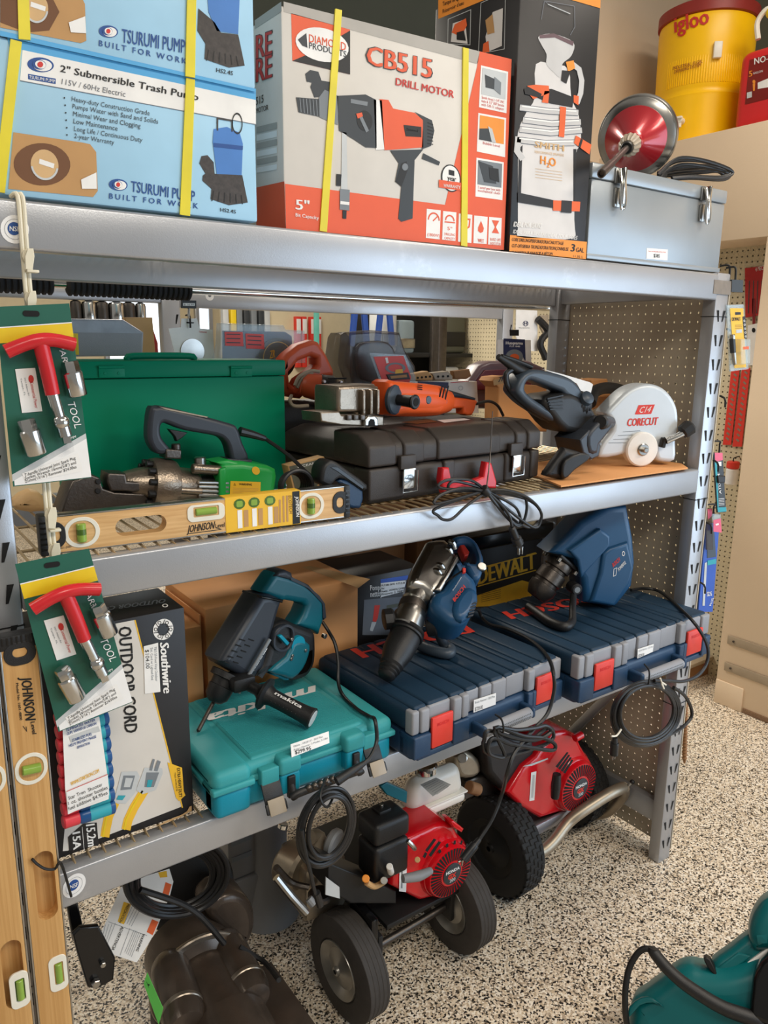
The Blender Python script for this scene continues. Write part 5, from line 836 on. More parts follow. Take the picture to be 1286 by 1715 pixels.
def teal_hammer():
    z = Z(4.019, 320, 930); pl = face_plane((.335, .165), (.60, .235)); q = lambda *p: [pl.w(*c) for c in z(*p)]
    t = thing('rotary_hammer', 'black and teal rotary hammer leaning on the teal drill case', 'power tool', pl.w(494, 1137))
    S_ = lambda m, o, t0, t1, mt, bev, sm=0, h=(), res=3: m.shape(pl, z(*o), t0, t1, mt, bev, sm, [z(*k) for k in h], None, res)
    m = MB(); S_(m, ((480, 275), (545, 265), (625, 300), (600, 380), (580, 450), (500, 760), (440, 830), (370, 830), (240, 755), (212, 720), (225, 690)), -.035, .035, 'graphite', .016); m.shape(pl, z((480, 275), (625, 300), (618, 322), (474, 290)), -.03, .0355, 'black_gloss', .003)
    for k in range(5):
        for j in range(2): S_(m, ((330+j*60-k*26, 560+k*38), (365+j*60-k*26, 572+k*38), (363+j*60-k*26, 580+k*38), (328+j*60-k*26, 568+k*38)), .035, .0362, 'slot', 0)
    m.build('gear_housing', t)
    m = MB(); S_(m, ((500, 720), (560, 500), (640, 440), (720, 470), (800, 500), (840, 520), (850, 580), (845, 720), (800, 810), (740, 845), (680, 850), (600, 800), (520, 790), (440, 830)), -.038, .038, 'black_plastic', .016, 3); S_(m, ((520, 780), (640, 680), (680, 590), (740, 570), (800, 600), (790, 680), (750, 770), (680, 835), (620, 815)), .03, .042, 'teal_deep', .01, 2); S_(m, ((535, 800), (600, 790), (700, 840), (640, 845)), -.03, .03, 'teal', .006); m.build('motor_housing', t)
    m = MB(); S_(m, ((485, 255), (560, 140), (580, 120), (690, 150), (760, 180), (850, 250), (905, 310), (900, 440), (880, 500), (870, 540), (830, 510), (710, 475), (760, 400), (780, 345), (760, 325), (640, 305), (625, 315)), -.026, .026, 'teal_deep', .013, 0, (), 4); S_(m, ((565, 145), (600, 110), (640, 100), (685, 120), (690, 150), (800, 200), (900, 310), (905, 440), (895, 440), (885, 340), (850, 290), (760, 215), (680, 175)), -.02, .0275, 'graphite', .008); c, = q((845, 525)); m.cyl(c+pl.n*.02, c+pl.n*.03, .006, 'steel', None, 14); m.build('d_handle', t, 'teal D handle with black grip strip')
    m = MB(); c, = q((630, 570)); m.shape(pl, z((555, 570), (580, 500), (640, 468), (690, 490), (698, 570), (660, 640), (600, 650), (560, 620)), .03, .046, 'graphite', .005, 3, [z((568, 570), (590, 515), (640, 482), (678, 500), (682, 570), (650, 625), (600, 632), (572, 612))], None, 2); m.lathe([(mpx(c, 16), .036), (mpx(c, 15), .045)], c, pl.n, 'teal', 28); S_(m, ((590, 545), (612, 535), (665, 590), (648, 610)), .045, .054, 'teal', .002)
    for p in ((580, 530), (585, 640), (675, 605), (578, 660)): k = q(p)[0]; m.cyl(k+pl.n*.03, k+pl.n*.049, .004, 'steel', None, 10)
    m.build('mode_dial', t); f = Pl(pl.at(0, 0, .0355), pl.n, pl.ex); m = MB(); m.text(f, 'makita', *z((408, 797), (512, 628), (386, 785)), 'label_white', 1, .03, 1, .2); m.build('housing_lettering', t, 'white lettering on the housing')
    m = MB(); a, b = q((250, 790), (150, 990)); plathe(m, a, b, [(0, 26), (.02, 28), (.2, 28), (.22, 21), (.45, 20), (.47, 22), (.8, 20), (.95, 13), (1, 8)], 'black_plastic', 30); m.build('chuck', t); tip = V((U(331, 1226, 'z', ztm+.004))); m = MB(); m.tube([b, b.lerp(tip, .96), tip], [.0042, .0042, .001], 'dark_steel', 10, 1); m.build('drill_bit', t, 'steel drill bit touching the lid')
    m = MB(); a, b = q((435, 530), (225, 885)); m.tube([a+pl.n*.045, b+pl.n*.045], .0042, 'mid_print', 10, 1); m.build('depth_rod', t)
    m = MB(); a = q((265, 815))[0]+pl.n*.03; e = U(*z((820, 1100))[0], 'z', ztm+.024); m.box(a, (.05, .055, .03), 'black_plastic', None, .006); L = (e-a).length; plathe(m, a, e, [(0, 9), (.25, 10), (.30, 15), (.335, 27), (.365, 28), (.39, 18), (.45, 14.5), (.6, 14), (.85, 15), (.93, 16), (.985, 18), (1, 17)], 'black_plastic', 30); m.lathe([(mpx(e, 15), L*.999), (mpx(e, 14), L*1.004)], a, e-a, 'light_print', 24)
    n = (CAM-a).normalized(); ax = (e-a).normalized(); n = (n-ax*n.dot(ax)).normalized(); fp = Pl(a+n*(mpx(a, 15.5)), n, ax)
    for k in range(9):
        for r in (-1, 1): p = a.lerp(e, .48+k*.055); s = ax.cross(n); m.ball(p+n*mpx(a, 12.5)+s*r*mpx(a, 6), .0018, 'black', 6)
    m.text(fp, 'makita', *z((560, 935), (738, 1030), (570, 912)), 'label_white', 1, .03, 1, .2); m.build('side_handle', t, 'black side handle with white lettering')
    m = MB(); P = q((885, 450))+[U(*z(c)[0], 'y', yy) for c, yy in (((930, 520), .205), ((970, 600), .18), ((990, 720), .16), ((990, 850), .14))]; P += [U(*z(c)[0], 'z', ztm+.006) for c in ((1020, 940), (1110, 1030), (1200, 1085))]; z3 = Z(3.476, 310, 1120); y = -.045
    P += [U(*z3(c)[0], 'y', yy) for c, yy in (((1105, 300), -.055), ((1115, 420), -.07), ((1080, 510), -.085), ((1040, 550), -.09))]; m.tube(P, .0042, 'cable', 8, 5)
    a, b = [U(*z3(c)[0], 'y', -.092) for c in ((1045, 548), (880, 655))]; m.tube([a, a.lerp(b, .5), b], [.005, .0085, .010], 'black_plastic', 12, 4)
    w = lambda x, y_, yy=-.07: U(x, y_, 'y', yy-.025); random.seed(3); prev = [b]
    for k in range(7):
        cx, cy, rx, ry = 548+random.uniform(-4, 4), 1385+random.uniform(-5, 5), 46-k*2.2, 66-k*2.5
        m.tube([w(cx+rx*math.cos(a_)+.18*ry*math.sin(-a_), cy+ry*math.sin(a_), -.065-.004*k) for a_ in [2*math.pi*i/16 for i in range(16)]], .0042, 'cable', 8, 3, True)
    m.tube([w(505, 1390, -.09), w(512, 1430, -.09), w(520, 1462, -.09), w(526, 1490, -.085), w(534, 1512, -.08)], .004, 'cable', 8, 4); m.tube([w(530, 1495, -.082), w(536, 1516, -.08)], .0075, 'cable', 10, 1)
    m.tube([w(545, 1305, -.06), w(536, 1335, -.1), w(548, 1352, -.1), w(560, 1330, -.06)], .0025, 'black', 6, 4); m.build('power_cord', t, 'black power cord wound in a hanging coil')
teal_hammer()
def chrome_hammer():
    z = Z(3.215, 560, 880); nose = U(*z((283, 800))[0], 'z', zt1+.026); top = U(*z((560, 90))[0], 'y', .235); ax = (top-nose).normalized(); n = CAM-nose; n = (n-ax*n.dot(ax)).normalized(); pl = Pl(nose, n, n.cross(ax)*-1); pl = Pl(nose, n, ax.cross(n)); q = lambda *p: [pl.w(*c) for c in z(*p)]
    t = thing('hammer_drill', 'chrome and blue hammer drill standing on its nose on the navy case', 'power tool', V((nose.x, nose.y, zt1)))
    S_ = lambda m, o, t0, t1, mt, bev, sm=0, res=3: m.shape(pl, z(*o), t0, t1, mt, bev, sm, (), None, res)
    m = MB(); L = (top-nose).length
    plathe(m, *q((272, 822), (400, 560)), [(0, 9), (.02, 13), (.06, 15.5), (.09, 14.5), (.12, 17), (.15, 16), (.18, 19), (.22, 18), (.26, 21), (.32, 21), (.5, 26), (.8, 27), (.86, 26), (.87, 29), (.9, 30), (.91, 26), (.94, 29.5), (.97, 26), (1, 28)], 'black_plastic', 36); m.build('chuck', t)
    m = MB(); plathe(m, *q((378, 560), (420, 455)), [(0, 26), (.05, 27.5), (.6, 27.5), (.65, 25), (.9, 25), (1, 23)], 'steel', 36); m.build('steel_ring', t, 'polished steel ring'); m = MB(); plathe(m, *q((412, 470), (425, 420)), [(0, 24), (.2, 24.5), (1, 23)], 'dark_steel', 32); plathe(m, *q((425, 425), (480, 330)), [(0, 21), (.1, 23), (.2, 22), (.9, 25), (1, 29)], 'steel', 36); m.build('neck', t)
    m = MB(); S_(m, ((395, 320), (410, 240), (440, 180), (490, 90), (510, 68), (600, 60), (640, 110), (668, 150), (672, 180), (620, 280), (570, 360), (520, 380), (470, 340)), -.05, .042, 'steel', .025, 2, 4)
    for k in range(4): a, b = q((470+k*28, 175-k*30), (505+k*26, 200-k*30)); 
    for p in (((520, 285), (560, 315)), ((535, 255), (575, 285)), ((580, 170), (615, 200)), ((600, 135), (632, 165))): a, b = q(*p); m.tube([a+n*.038, (a+b)/2+n*.046, b+n*.034], .006, 'steel', 10, 3)
    S_(m, ((540, 345), (575, 350), (620, 270), (672, 180), (660, 150), (600, 250)), .02, .05, 'steel', .006)
    m.build('metal_gear_case', t, 'chrome metal gear case')
    m = MB(); S_(m, ((540, 355), (585, 335), (640, 250), (680, 165), (720, 240), (760, 280), (775, 330), (770, 400), (740, 480), (690, 520), (620, 515), (560, 470), (520, 420)), -.055, .048, 'bosch_blue', .022, 2, 4)
    for k in range(6): S_(m, ((598+k*13, 300-k*9), (650+k*10, 262-k*6), (654+k*10, 268-k*6), (601+k*13, 308-k*9)), .046, .0488, 'slot', 0)
    S_(m, ((640, 410), (700, 330), (760, 340), (775, 400), (745, 470), (690, 510), (640, 480)), .03, .055, 'bosch_blue', .015, 2)
    for k in range(5): S_(m, ((735-k*4, 420+k*16), (770-k*5, 408+k*17), (768-k*5, 416+k*17), (735-k*4, 430+k*16)), .05, .057, 'graphite', .001)
    m.build('motor_housing', t); f = Pl(pl.at(0, 0, .0565), pl.n, pl.ex); m = MB(); m.text(f, 'BOSCH', *z((648, 412), (706, 335), (636, 396)), 'bosch_red', 1, .03); m.text(f, '11321EVS', *z((690, 436), (728, 366), (682, 428)), 'label_white', 1, .02); m.text(f, 'Professional', *z((640, 352), (684, 282), (636, 348)), 'label_white', 1); m.build('housing_lettering', t, 'red and white lettering')
    m = MB(); S_(m, ((640, 60), (700, 45), (740, 60), (775, 95), (803, 160), (806, 210), (790, 275), (760, 285), (735, 270), (700, 200), (712, 190), (760, 200), (765, 160), (740, 105), (700, 90), (660, 95)), -.025, .03, 'bosch_blue', .012, 2, 4); c, = q((776, 258)); m.cyl(c+n*.02, c+n*.034, .012, 'steel', None, 18); m.build('rear_handle', t); m = MB(); S_(m, ((655, 65), (700, 100), (728, 140), (722, 160), (700, 165), (680, 120)), -.012, .018, 'bosch_red', .004); m.build('red_switch', t, 'red trigger switch'); m = MB(); S_(m, ((690, 225), (708, 228), (708, 250), (692, 252)), .046, .056, 'bosch_red', .002); m.build('lock_button', t, 'small red button')
    m = MB(); a, b = q((275, 500), (330, 505)); plathe(m, U(*z((262, 508))[0], 'y', .15), U(*z((320, 500))[0], 'y', .14), [(0, 13), (.1, 18), (.8, 18), (1, 15)], 'black_plastic', 24, 8, .04); m.build('side_knob', t); m = MB(); a = U(*z((500, 545))[0], 'y', .13); b = U(*z((560, 540))[0], 'y', .11); plathe(m, a, b, [(0, 14), (.1, 17), (.85, 17), (1, 14)], 'black_plastic', 24); plathe(m, a.lerp(b, .97), b+(b-a)*.03, [(0, 12), (1, 11)], 'mid_print', 20); P = [U(*z(c)[0], 'z', zt1+h_) for c, h_ in (((560, 580), .05), ((590, 640), .024), ((625, 665), .016), ((610, 690), .014), ((520, 670), .016), ((450, 640), .018))]; m.tube(P, [.012, .013, .014, .0135], 'slate', 14, 5); m.build('side_handle', t, 'black side handle with clamp')
    z1 = Z(2.923, 520, 1000); m = MB(); P = [U(*z1(c)[0], 'z', zt1+h_) for c, h_ in (((825, 65), .03), ((840, 100), .008), ((880, 135), .006), ((960, 155), .006), ((1050, 195), .006), ((1120, 245), .006), ((1165, 300), .006))]; w = lambda x, y_, yy: U(*z1((x, y_))[0], 'y', yy-.05)
    P += [w(1188, 370, -.075), w(1192, 460, -.08), w(1160, 570, -.085), w(1090, 650, -.09), w(1000, 760, -.1), w(960, 870, -.1)]; P += [U(x, y_, 'y', -.09) for x, y_ in ((842, 1325), (825, 1370), (803, 1405))]; m.tube(P, .0046, 'cable', 8, 5)
    a, b = U(803, 1405, 'y', -.09), U(775, 1440, 'y', -.09); m.tube([a, a.lerp(b, .3), a.lerp(b, .32), b], [.006, .008, .011, .011], 'cable', 12, 3)
    for s in (-3, 3): c = U(770+s, 1447+s, 'y', -.09); m.tube([b, c], .0022, 'steel', 6, 1)
    for lp in (((900, 640), (1040, 680), (1140, 690), (1195, 720), (1185, 750), (1100, 740), (980, 720), (900, 690), (870, 720), (880, 770), (950, 775)), ((850, 700), (860, 660), (900, 660), (950, 700), (1050, 720), (1160, 640), (1190, 680), (1150, 720), (1030, 760), (930, 780), (860, 760), (845, 720)), ((935, 640), (1010, 650), (1100, 640), (1150, 630), (1175, 660), (1100, 700), (1000, 690), (920, 660))):
        yy = -.085-random.random()*.02; m.tube([w(a_, b_, yy) for a_, b_ in lp], .0046, 'cable', 8, 5, True)
    m.tube([w(905, 575, -.075), w(935, 600, -.105), w(945, 650, -.11), w(930, 680, -.08)], .0022, 'black', 6, 4); m.build('power_cord', t, 'black power cord tied in a bundle')
chrome_hammer()
def blue_demolition():
    z = Z(2.445, 760, 820); pl = face_plane((1.40, .255), (1.56, .085)); pl = face_plane((1.32, .175), (1.551, .082)); q = lambda *p: [pl.w(*c) for c in z(*p)]
    t = thing('demolition_hammer', 'boxy blue demolition hammer with grey nose lying on the navy case', 'power tool', V((1.53, .13, zt2)))
    S_ = lambda m, o, t0, t1, mt, bev, sm=0, res=3: m.shape(pl, z(*o), t0, t1, mt, bev, sm, (), None, res)
    m = MB(); S_(m, ((390, 262), (440, 215), (520, 130), (630, 66), (715, 64), (740, 200), (748, 300), (735, 398), (672, 479), (650, 484), (535, 466), (525, 370), (510, 350), (500, 290)), -.10, .0, 'bosch_blue', .02, 0, 4); S_(m, ((470, 250), (600, 160), (640, 190), (640, 230), (520, 365), (505, 290)), .0, .012, 'bosch_blue', .008)
    for k in range(9): S_(m, ((532+k*8, 232-k*7), (545+k*8, 270-k*6), (549+k*8, 267-k*6), (537+k*8, 229-k*7)), .0115, .0128, 'slot', 0)
    S_(m, ((612, 262), (640, 240), (715, 215), (740, 320), (720, 390), (660, 480), (560, 462), (600, 340)), -.02, .010, 'bosch_blue', .010, 0)
    S_(m, ((540, 305), (612, 242), (615, 250), (543, 313)), .012, .0135, 'bosch_red', 0); m.build('motor_housing', t); f = Pl(pl.at(0, 0, .0105), pl.n, pl.ex); m = MB(); m.text(f, 'BOSCH', *z((652, 318), (680, 292), (648, 302)), 'bosch_red', 1, .03); m.text(f, 'POWERFUL', *z((675, 335), (705, 302), (671, 322)), 'label_white', 1, .02); m.ell(f, z((694, 262))[0], (2.4, 0), (0, 4), 'label_white', 1, ring=.3); m.line(f, z((655, 325), (667, 320), (663, 350), (653, 355), (655, 325)), .7, 'label_white', 1); m.build('housing_lettering', t, 'red and white lettering')
    m = MB(); fc, = q((455, 310)); a, b = q((470, 312), (335, 440)); a -= pl.n*.045; b = U(*z((335, 440))[0], 'z', zt2+.04); d = (b-a).normalized(); L = (b-a).length
    plathe(m, a, b, [(0, 22), (.05, 24), (.2, 23), (.22, 19), (.28, 19), (.3, 23), (.55, 24), (.58, 21), (.64, 21), (.66, 24), (.8, 24), (.97, 18), (1, 16)], 'dark_steel', 40); m.lathe([(mpx(b, 8), L-.001), (mpx(b, 8), L+.0008)], a, d, 'slot', 20); m.build('nose', t, 'grey steel tool holder nose')
    m = MB(); p2 = Pl(a-d*.004, d, None); r = mpx(a, 27); m.box(a-d*.004, (r*1.9, r*1.9, .012), 'black_plastic', frame(p2.ex, p2.ey), .006)
    for sx in (-1, 1):
        for sy in (-1, 1): c = a+p2.ex*sx*r*.78+p2.ey*sy*r*.78; m.cyl(c, c+d*.012, .0065, 'steel', None, 14)
    m.build('front_flange', t); m = MB(); c, = q((492, 402)); c += pl.n*.01; m.lathe([(.012, -.03), (.0165, -.028), (.0165, .006), (.013, .01)], c, pl.n, 'black_plastic', 24); m.lathe([(.009, .008), (.0085, .0105)], c, pl.n, 'mid_print', 20); P = [q((490, 420))[0]]+[U(*z(cc)[0], 'z', zt2+h) for cc, h in (((486, 490), .035), ((484, 540), .015), ((455, 562), .0135), ((400, 545), .0135), ((340, 505), .014), ((305, 480), .016))]; m.tube(P, [.009, .010, .013, .0135, .0125], 'black_plastic', 14, 5); m.build('side_handle', t)
    m = MB(); P = [U(*z(cc)[0], 'z', zt2+h) for cc, h in (((725, 412), .02), ((770, 405), .012), ((830, 412), .008), ((880, 445), .006), ((930, 490), .006), ((975, 535), .006))]; w = lambda x, y_, yy: U(*z((x, y_))[0], 'y', yy-.04); P += [w(1015, 590, -.09), w(1040, 650, -.105), w(1035, 710, -.11), (w(1000, 760, -.115)), w(940, 785, -.12), w(880, 783, -.12), w(820, 782, -.12)]; m.tube(P, .0046, 'cable', 8, 5); random.seed(5)
    for k in range(6):
        cx, cy, rx, ry = 785+random.uniform(-6, 6), 915+random.uniform(-5, 5), 140-k*6, 132-k*5; m.tube([w(cx+rx*math.cos(a_), cy+ry*math.sin(a_)-.10*rx*math.cos(a_), -.112-.004*k) for a_ in [2*math.pi*i/18 for i in range(18)]], .0046, 'cable', 8, 3, True)
    m.tube([w(900, 810, -.12), w(950, 850, -.115), w(975, 920, -.11), w(940, 970, -.11), (w(890, 1000, -.115)), w(830, 1030, -.12)], .0046, 'cable', 8, 5); a, b = w(660, 1015, -.12), w(655, 1085, -.12); m.tube([a, a.lerp(b, .3), a.lerp(b, .35), b], [.006, .008, .0105, .0105], 'cable', 12, 3)
    for s in (-4, 4): m.tube([b+V((s*.001, 0, 0)), b+V((s*.001, 0, -.013))], .002, 'steel', 6, 1)
    m.tube([w(780, 715, -.10), w(800, 745, -.13), w(795, 800, -.13), w(780, 805, -.11)], .0022, 'black', 6, 4)
    for pts in (((845, 772), (855, 800), (860, 815), (850, 790), (868, 800)), ((645, 1010), (665, 1008), (680, 990), (685, 980))): m.tube([w(a_, b_, -.145) for a_, b_ in pts], .0022, 'white_plastic', 6, 4)
    m.build('power_cord', t, 'black power cord hanging in a large round coil')
blue_demolition()
def additive_pack():
    z = Z(2.679, 0, 1200); y = -.03; pl = PY(y); t = thing('bottle_strip', 'strip card of red capped blue additive bottles hanging before the cord carton', 'bottle pack', pl.w(150, 1395)); zz = Z(2.8575, 0, 880)
    MB().shape(pl, zz((300, 975), (475, 915), (522, 1255), (520, 1310), (325, 1380), (312, 1260)), .0195, .0205, 'paper').build('strip_card', t, 'white strip card')
    f = Pl(pl.at(0, 0, .0208), pl.n, pl.ex); m = MB(); T = lambda st, a, b, c, mt, bold=0: m.text(f, st, *zz(a, b, c), mt, 2, bold); m.poly(f, zz((330, 1010), (470, 960), (480, 985), (420, 1000), (340, 1040)), 'light_print', 1)
    T('ELIMINATES WATER', (318, 985), (455, 935), (318, 972), 'logo_blue', .02); T('GUM, VARNISH & CARBON', (320, 1003), (460, 952), (320, 990), 'logo_blue', .02); T('STABILIZES FUEL', (345, 1035), (440, 1002), (344, 1022), 'logo_blue', .02); T('HELPS PREVENT PHASE', (330, 1060), (460, 1015), (329, 1047), 'logo_blue', .02); T('SEPARATION', (368, 1068), (430, 1046), (367, 1056), 'logo_blue', .02); m.build('strip_print', t); m = MB(); T('WWW.STARTRON.COM', (340, 1245), (475, 1180), (336, 1228), 'deco_yellow', .03)
    m.build('web_address', t); m = MB(); m.poly(f, zz((318, 1272), (515, 1190), (522, 1290), (325, 1382)), 'label_white', 2); m.line(f, zz((318, 1272), (515, 1190)), 1, 'red_print', 3)
    for k, (st, e) in enumerate((('Star Tron  Shooter', 490), ('1 oz. shooter bottles', 515), ('fuel additive $4.95ea', 515))): m.text(f, st, *zz((328, 1312+k*25), (e, 1312+k*25-(e-328)*.42), (324, 1296+k*25)), 'dark_print', 4)
    m.build('price_label', t, 'white price label with a red top line')
    for k in range(9):
        a0, b0 = zz((262+k*5.5, 960+k*56))[0], None; px, py = 92+k*1.6, 1206+k*21.4
        c = U(px, py, 'y', y); e = U(px+86, py-28, 'y', y+.006); L = (e-c).length; m = MB(); d = e-c; bt = MB(); bt.lathe([(.010, L*.30), (.0128, L*.36), (.0128, L*.98), (.011, L)], c, d, 'bottle_blue', 20); o = bt.build('additive_bottle', t, 'blue additive bottle'); cp = MB(); cp.lathe([(.009, 0), (.0115, .002), (.0115, L*.29), (.010, L*.31)], c, d, 'bottle_red', 20); cp.build('cap', o, 'red bottle cap')
        lb = MB(); lb.lathe([(.01293, L*.5), (.01293, L*.9)], c, d, 'aqua_card', 20); lb.build('bottle_label', o)
    m = MB(); m.tube([U(118, 1180, 'y', y+.005), U(124, 1158, 'y', y-.005)], .0025, 'white_plastic', 6, 1); m.build('hang_hook', t)
additive_pack()
# ------------------------------------------------------------------ on the floor
def tyre(m, c, r, w, mt, knob=0):
    ax = V((-1, -.05, 0)); c = V(c)
    prof = [(r*.55, -w*.40), (r*.60, -w*.5), (r*.90, -w*.5), (r*.97, -w*.42)]
    for k in range(5): x = -w*.36+w*.72*k/4; prof += [(r*.992, x-.0035), (r, x-.002), (r, x+.002), (r*.992, x+.0035)] if not knob else [(r*.985, x)]
    prof += [(r*.97, w*.42), (r*.90, w*.5), (r*.60, w*.5), (r*.55, w*.40)]
    m.lathe(prof, c, ax, mt, 56, cap=False)
    if knob:
        for k in range(34):
            a = 2*math.pi*k/34
            for j in range(-2, 3):
                b = a+(.09 if j % 2 else 0); d = V((0, math.cos(b), math.sin(b))); m.box(c+d*r*.99-ax*(-j*w*.19), (w*.16, r*.12, r*.03), mt, frame((1, 0, 0), d.cross(V((1, 0, 0)))), .002, 1)
def rim(m, c, r, w, mt='rim_steel'):
    m.lathe([(r*.61, w*.40), (r*.60, w*.46), (r*.52, w*.40), (r*.42, w*.30), (r*.22, w*.36), (r*.10, w*.44), (r*.09, w*.52), (r*.05, w*.54)], c, (-1, -.05, 0), mt, 40, cap=False); m.lathe([(r*.61, -w*.40), (r*.5, -w*.3), (r*.1, -w*.3)], c, (-1, -.05, 0), mt, 40, cap=False)
def fan(m, c, r, mt, n, d0):
    c = V(c); ax = V((0, -1, 0)); m.lathe([(r*1.06, -.03), (r*1.05, .004), (r*.98, .013), (r*.45, .018), (r*.40, .018)], c, ax, mt, 56)
    for k in range(n):
        a = 2*math.pi*k/n; u = V((math.cos(a), 0, math.sin(a))); w = V((-math.sin(a), 0, math.cos(a)))
        for r0, r1, e in ((.50, .95, .028),): m.add([c+u*r*r0+ax*.0185+w*r*.022, c+u*r*r0+ax*.0185-w*r*.022, c+u*r*r1+ax*.0145-w*r*.05, c+u*r*r1+ax*.0145+w*r*.05], [(0, 1, 2, 3)], 'slot')
def fan_badge(t, c, r):
    c = V(c); m = MB(); m.lathe([(r*.42, .0175), (r*.42, .0205), (r*.40, .021)], c, (0, -1, 0), 'dark_print', 36)
    def txt(s, x0, z0, w, mt, b):
        vs, fs = textmesh(s, b, 1, 0); xm = max(v.x for v in vs); k = w/xm; m.add([c+V((x0+v.x*k, -.0214, z0+v.y*k)) for v in vs], fs, mt)
    txt('HONDA', -r*.33, r*.08, r*.66, 'label_white', .03); txt('GX', -r*.22, -r*.16, r*.4, 'bosch_red', .05); txt('200', -r*.14, -r*.31, r*.28, 'light_print', .02); m.build('round_badge', t, 'dark round badge with lettering')
def washer_one():
    t = thing('pressure_washer', 'pressure washer with grooved tyres, red engine and white fuel tank, nearest the aisle', 'pressure washer', (.85, .2, 0), 'engine pressure washers under the rack'); z = Z(3.782, 500, 1260); R = .129
    for c in ((.668, .112, R), (1.026, .128, R)):
        m = MB(); tyre(m, c, R, .07, 'tyre'); o = m.build('tyre', t, 'rubber tyre with ribbed tread'); m = MB(); rim(m, c, R*.93, .078); m.build('wheel_rim', o, 'grey steel rim')
    m = MB(); m.cyl((.68, .116, R), (1.02, .128, R), .01, 'dark_steel'); m.bb(.76, 1.0, .08, .52, .20, .215, 'black', .004); m.bb(.72, .735, .06, .38, .10, .215, 'black', .004); m.bb(.985, 1.0, .10, .5, .10, .215, 'black', .004); m.bb(.70, .72, .06, .16, .12, .27, 'black_gloss', .004)
    m.tube([(.82, .48, .2), (.82, .56, .1), (.82, .55, .02), (.98, .55, .02), (.98, .56, .1), (.98, .48, .2)], .014, 'black', 10, 4); m.build('frame', t)
    yf = .075; pl = PY(yf); fc = pl.w(*z((942, 742))[0]); r = mpx(fc, 45)*1.0
    m = MB(); m.shape(pl, z((612, 600), (690, 545), (750, 520), (840, 478), (930, 440), (985, 470), (1050, 590), (1058, 720), (1005, 850), (905, 915), (770, 945), (660, 890), (590, 852), (600, 700)), -.13, -.012, 'honda_red', .014, 0, (), None, 3); m.lathe([(r*1.25, -.06), (r*1.2, -.02), (r*1.08, -.002), (r*1.0, .0)], fc, (0, -1, 0), 'honda_red', 56)
    m.shape(PY(.06), z((965, 440), (985, 435), (1048, 485), (1035, 510), (985, 480)), -.04, 0, 'honda_red', .004)
    for k in range(4): m.poly(PY(yf-.0005), z((800+k*4, 610+k*0), (0, 0), (0, 0))[0:1]*3, 'slot', 1) if 0 else 0
    f = PY(yf+.0105)
    for q in (((800, 620), (855, 545), (872, 552), (815, 632)), ((822, 650), (885, 562), (902, 570), (838, 662)), ((785, 660), (800, 630), (815, 640), (800, 672))): m.poly(PY(yf-.016), z(*q), 'slot', 1)
    for k in range(5): a = 2.0-k*.33; m.add([fc+V((math.cos(a+s)*r*q, -.004 if q > 1.05 else -.006, math.sin(a+s)*r*q)) for s, q in ((-.05, 1.04), (.05, 1.04), (.05, 1.18), (-.05, 1.18))], [(0, 1, 2, 3)], 'slot')
    m.build('engine_cowl', t, 'red engine cowl'); m = MB(); fan(m, fc, r, 'honda_red', 40, 0); o = m.build('fan_grille', t, 'red recoil starter grille with radial slots'); fan_badge(o, fc, r)
    m = MB(); f = PY(yf+.010); m.poly(f, z((640, 665), (687, 655), (680, 885), (636, 880)), 'label_white', 1); m.line(f, z((655, 690), (652, 860)), 2.4, 'mid_print', 2); m.build('side_label', t); m = MB(); a, b = [PY(.03).w(*c) for c in z((660, 800), (835, 750))]; m.tube([a, a.lerp(b, .5)+V((0, -.006, 0)), b], [.010, .0125, .009], 'grey_plastic', 12, 4); m.build('pull_grip', t, 'grey starter pull grip')
    ya = .075; x0, x1 = U(629, 1400, 'y', ya).x, U(688, 1400, 'y', ya).x; zt = U(632, 1386, 'y', ya).z; zb = U(632, 1482, 'y', ya).z; d = .0
    while P_(x0, ya+d, zt)[0] > 596: d += .005
    m = MB(); zm = zb+(zt-zb)*.62; m.box(((x0+x1)/2, ya+d/2, (zm+zt)/2), (x1-x0, d, zt-zm), 'black_plastic', None, .014, 4); m.box(((x0+x1)/2, ya+d/2, (zb+zm)/2-.004), ((x1-x0)*.97, d*.97, zm-zb), 'black_plastic', None, .012, 4); m.box(((x0+x1)/2, ya+d*.6, zt+.003), (.035, .035, .012), 'black', None, .003); m.cyl(((x0+x1)/2, ya+d*.6, zt), ((x0+x1)/2, ya+d*.6, zt+.016), .005, 'steel')
    vs, fs = textmesh('START', .02, 1, 0); m.build('air_filter', t, 'black air filter box')
    yt = .17; x0, x1 = U(686, 1360, 'y', yt).x, U(781, 1330, 'y', yt).x; zb = U(690, 1383, 'y', yt).z; zt = zb+.118
    d = .0
    while P_(x0, yt+d, zt)[0] > 664 and d < .28: d += .005
    m = MB(); m.box(((x0+x1)/2, yt+d/2, zb+.016), ((x1-x0)*1.0, d, .03), 'tank_white', None, .012, 4); m.box(((x0+x1)/2, yt+d/2, zb+.032), ((x1-x0)*1.05, d*1.05, .006), 'tank_white', None, .003); m.box(((x0+x1)/2, yt+d/2, zb+.0735), ((x1-x0)*1.0, d, .087), 'tank_white', None, .028, 5, .84)
    c = V(((x0+x1)/2-.02, yt+d*.62, zt)); m.build('fuel_tank', t, 'white plastic fuel tank'); m = MB(); m.lathe([(.03, -.004), (.033, 0), (.033, .016), (.029, .021), (.01, .022)], c, (0, 0, 1), 'chrome', 30); m.build('fuel_cap', t, 'chrome fuel cap')
    m = MB(); pt = PZ(zt+.0004); m.poly(pt, z((770, 205), (870, 160), (965, 205), (850, 280)), 'light_print', 1)
    for k in range(7): m.line(pt, z((790+k*14, 215+k*9), (872+k*13, 175+k*7)), .6, 'mid_print', 2)
    m.build('tank_label', t)
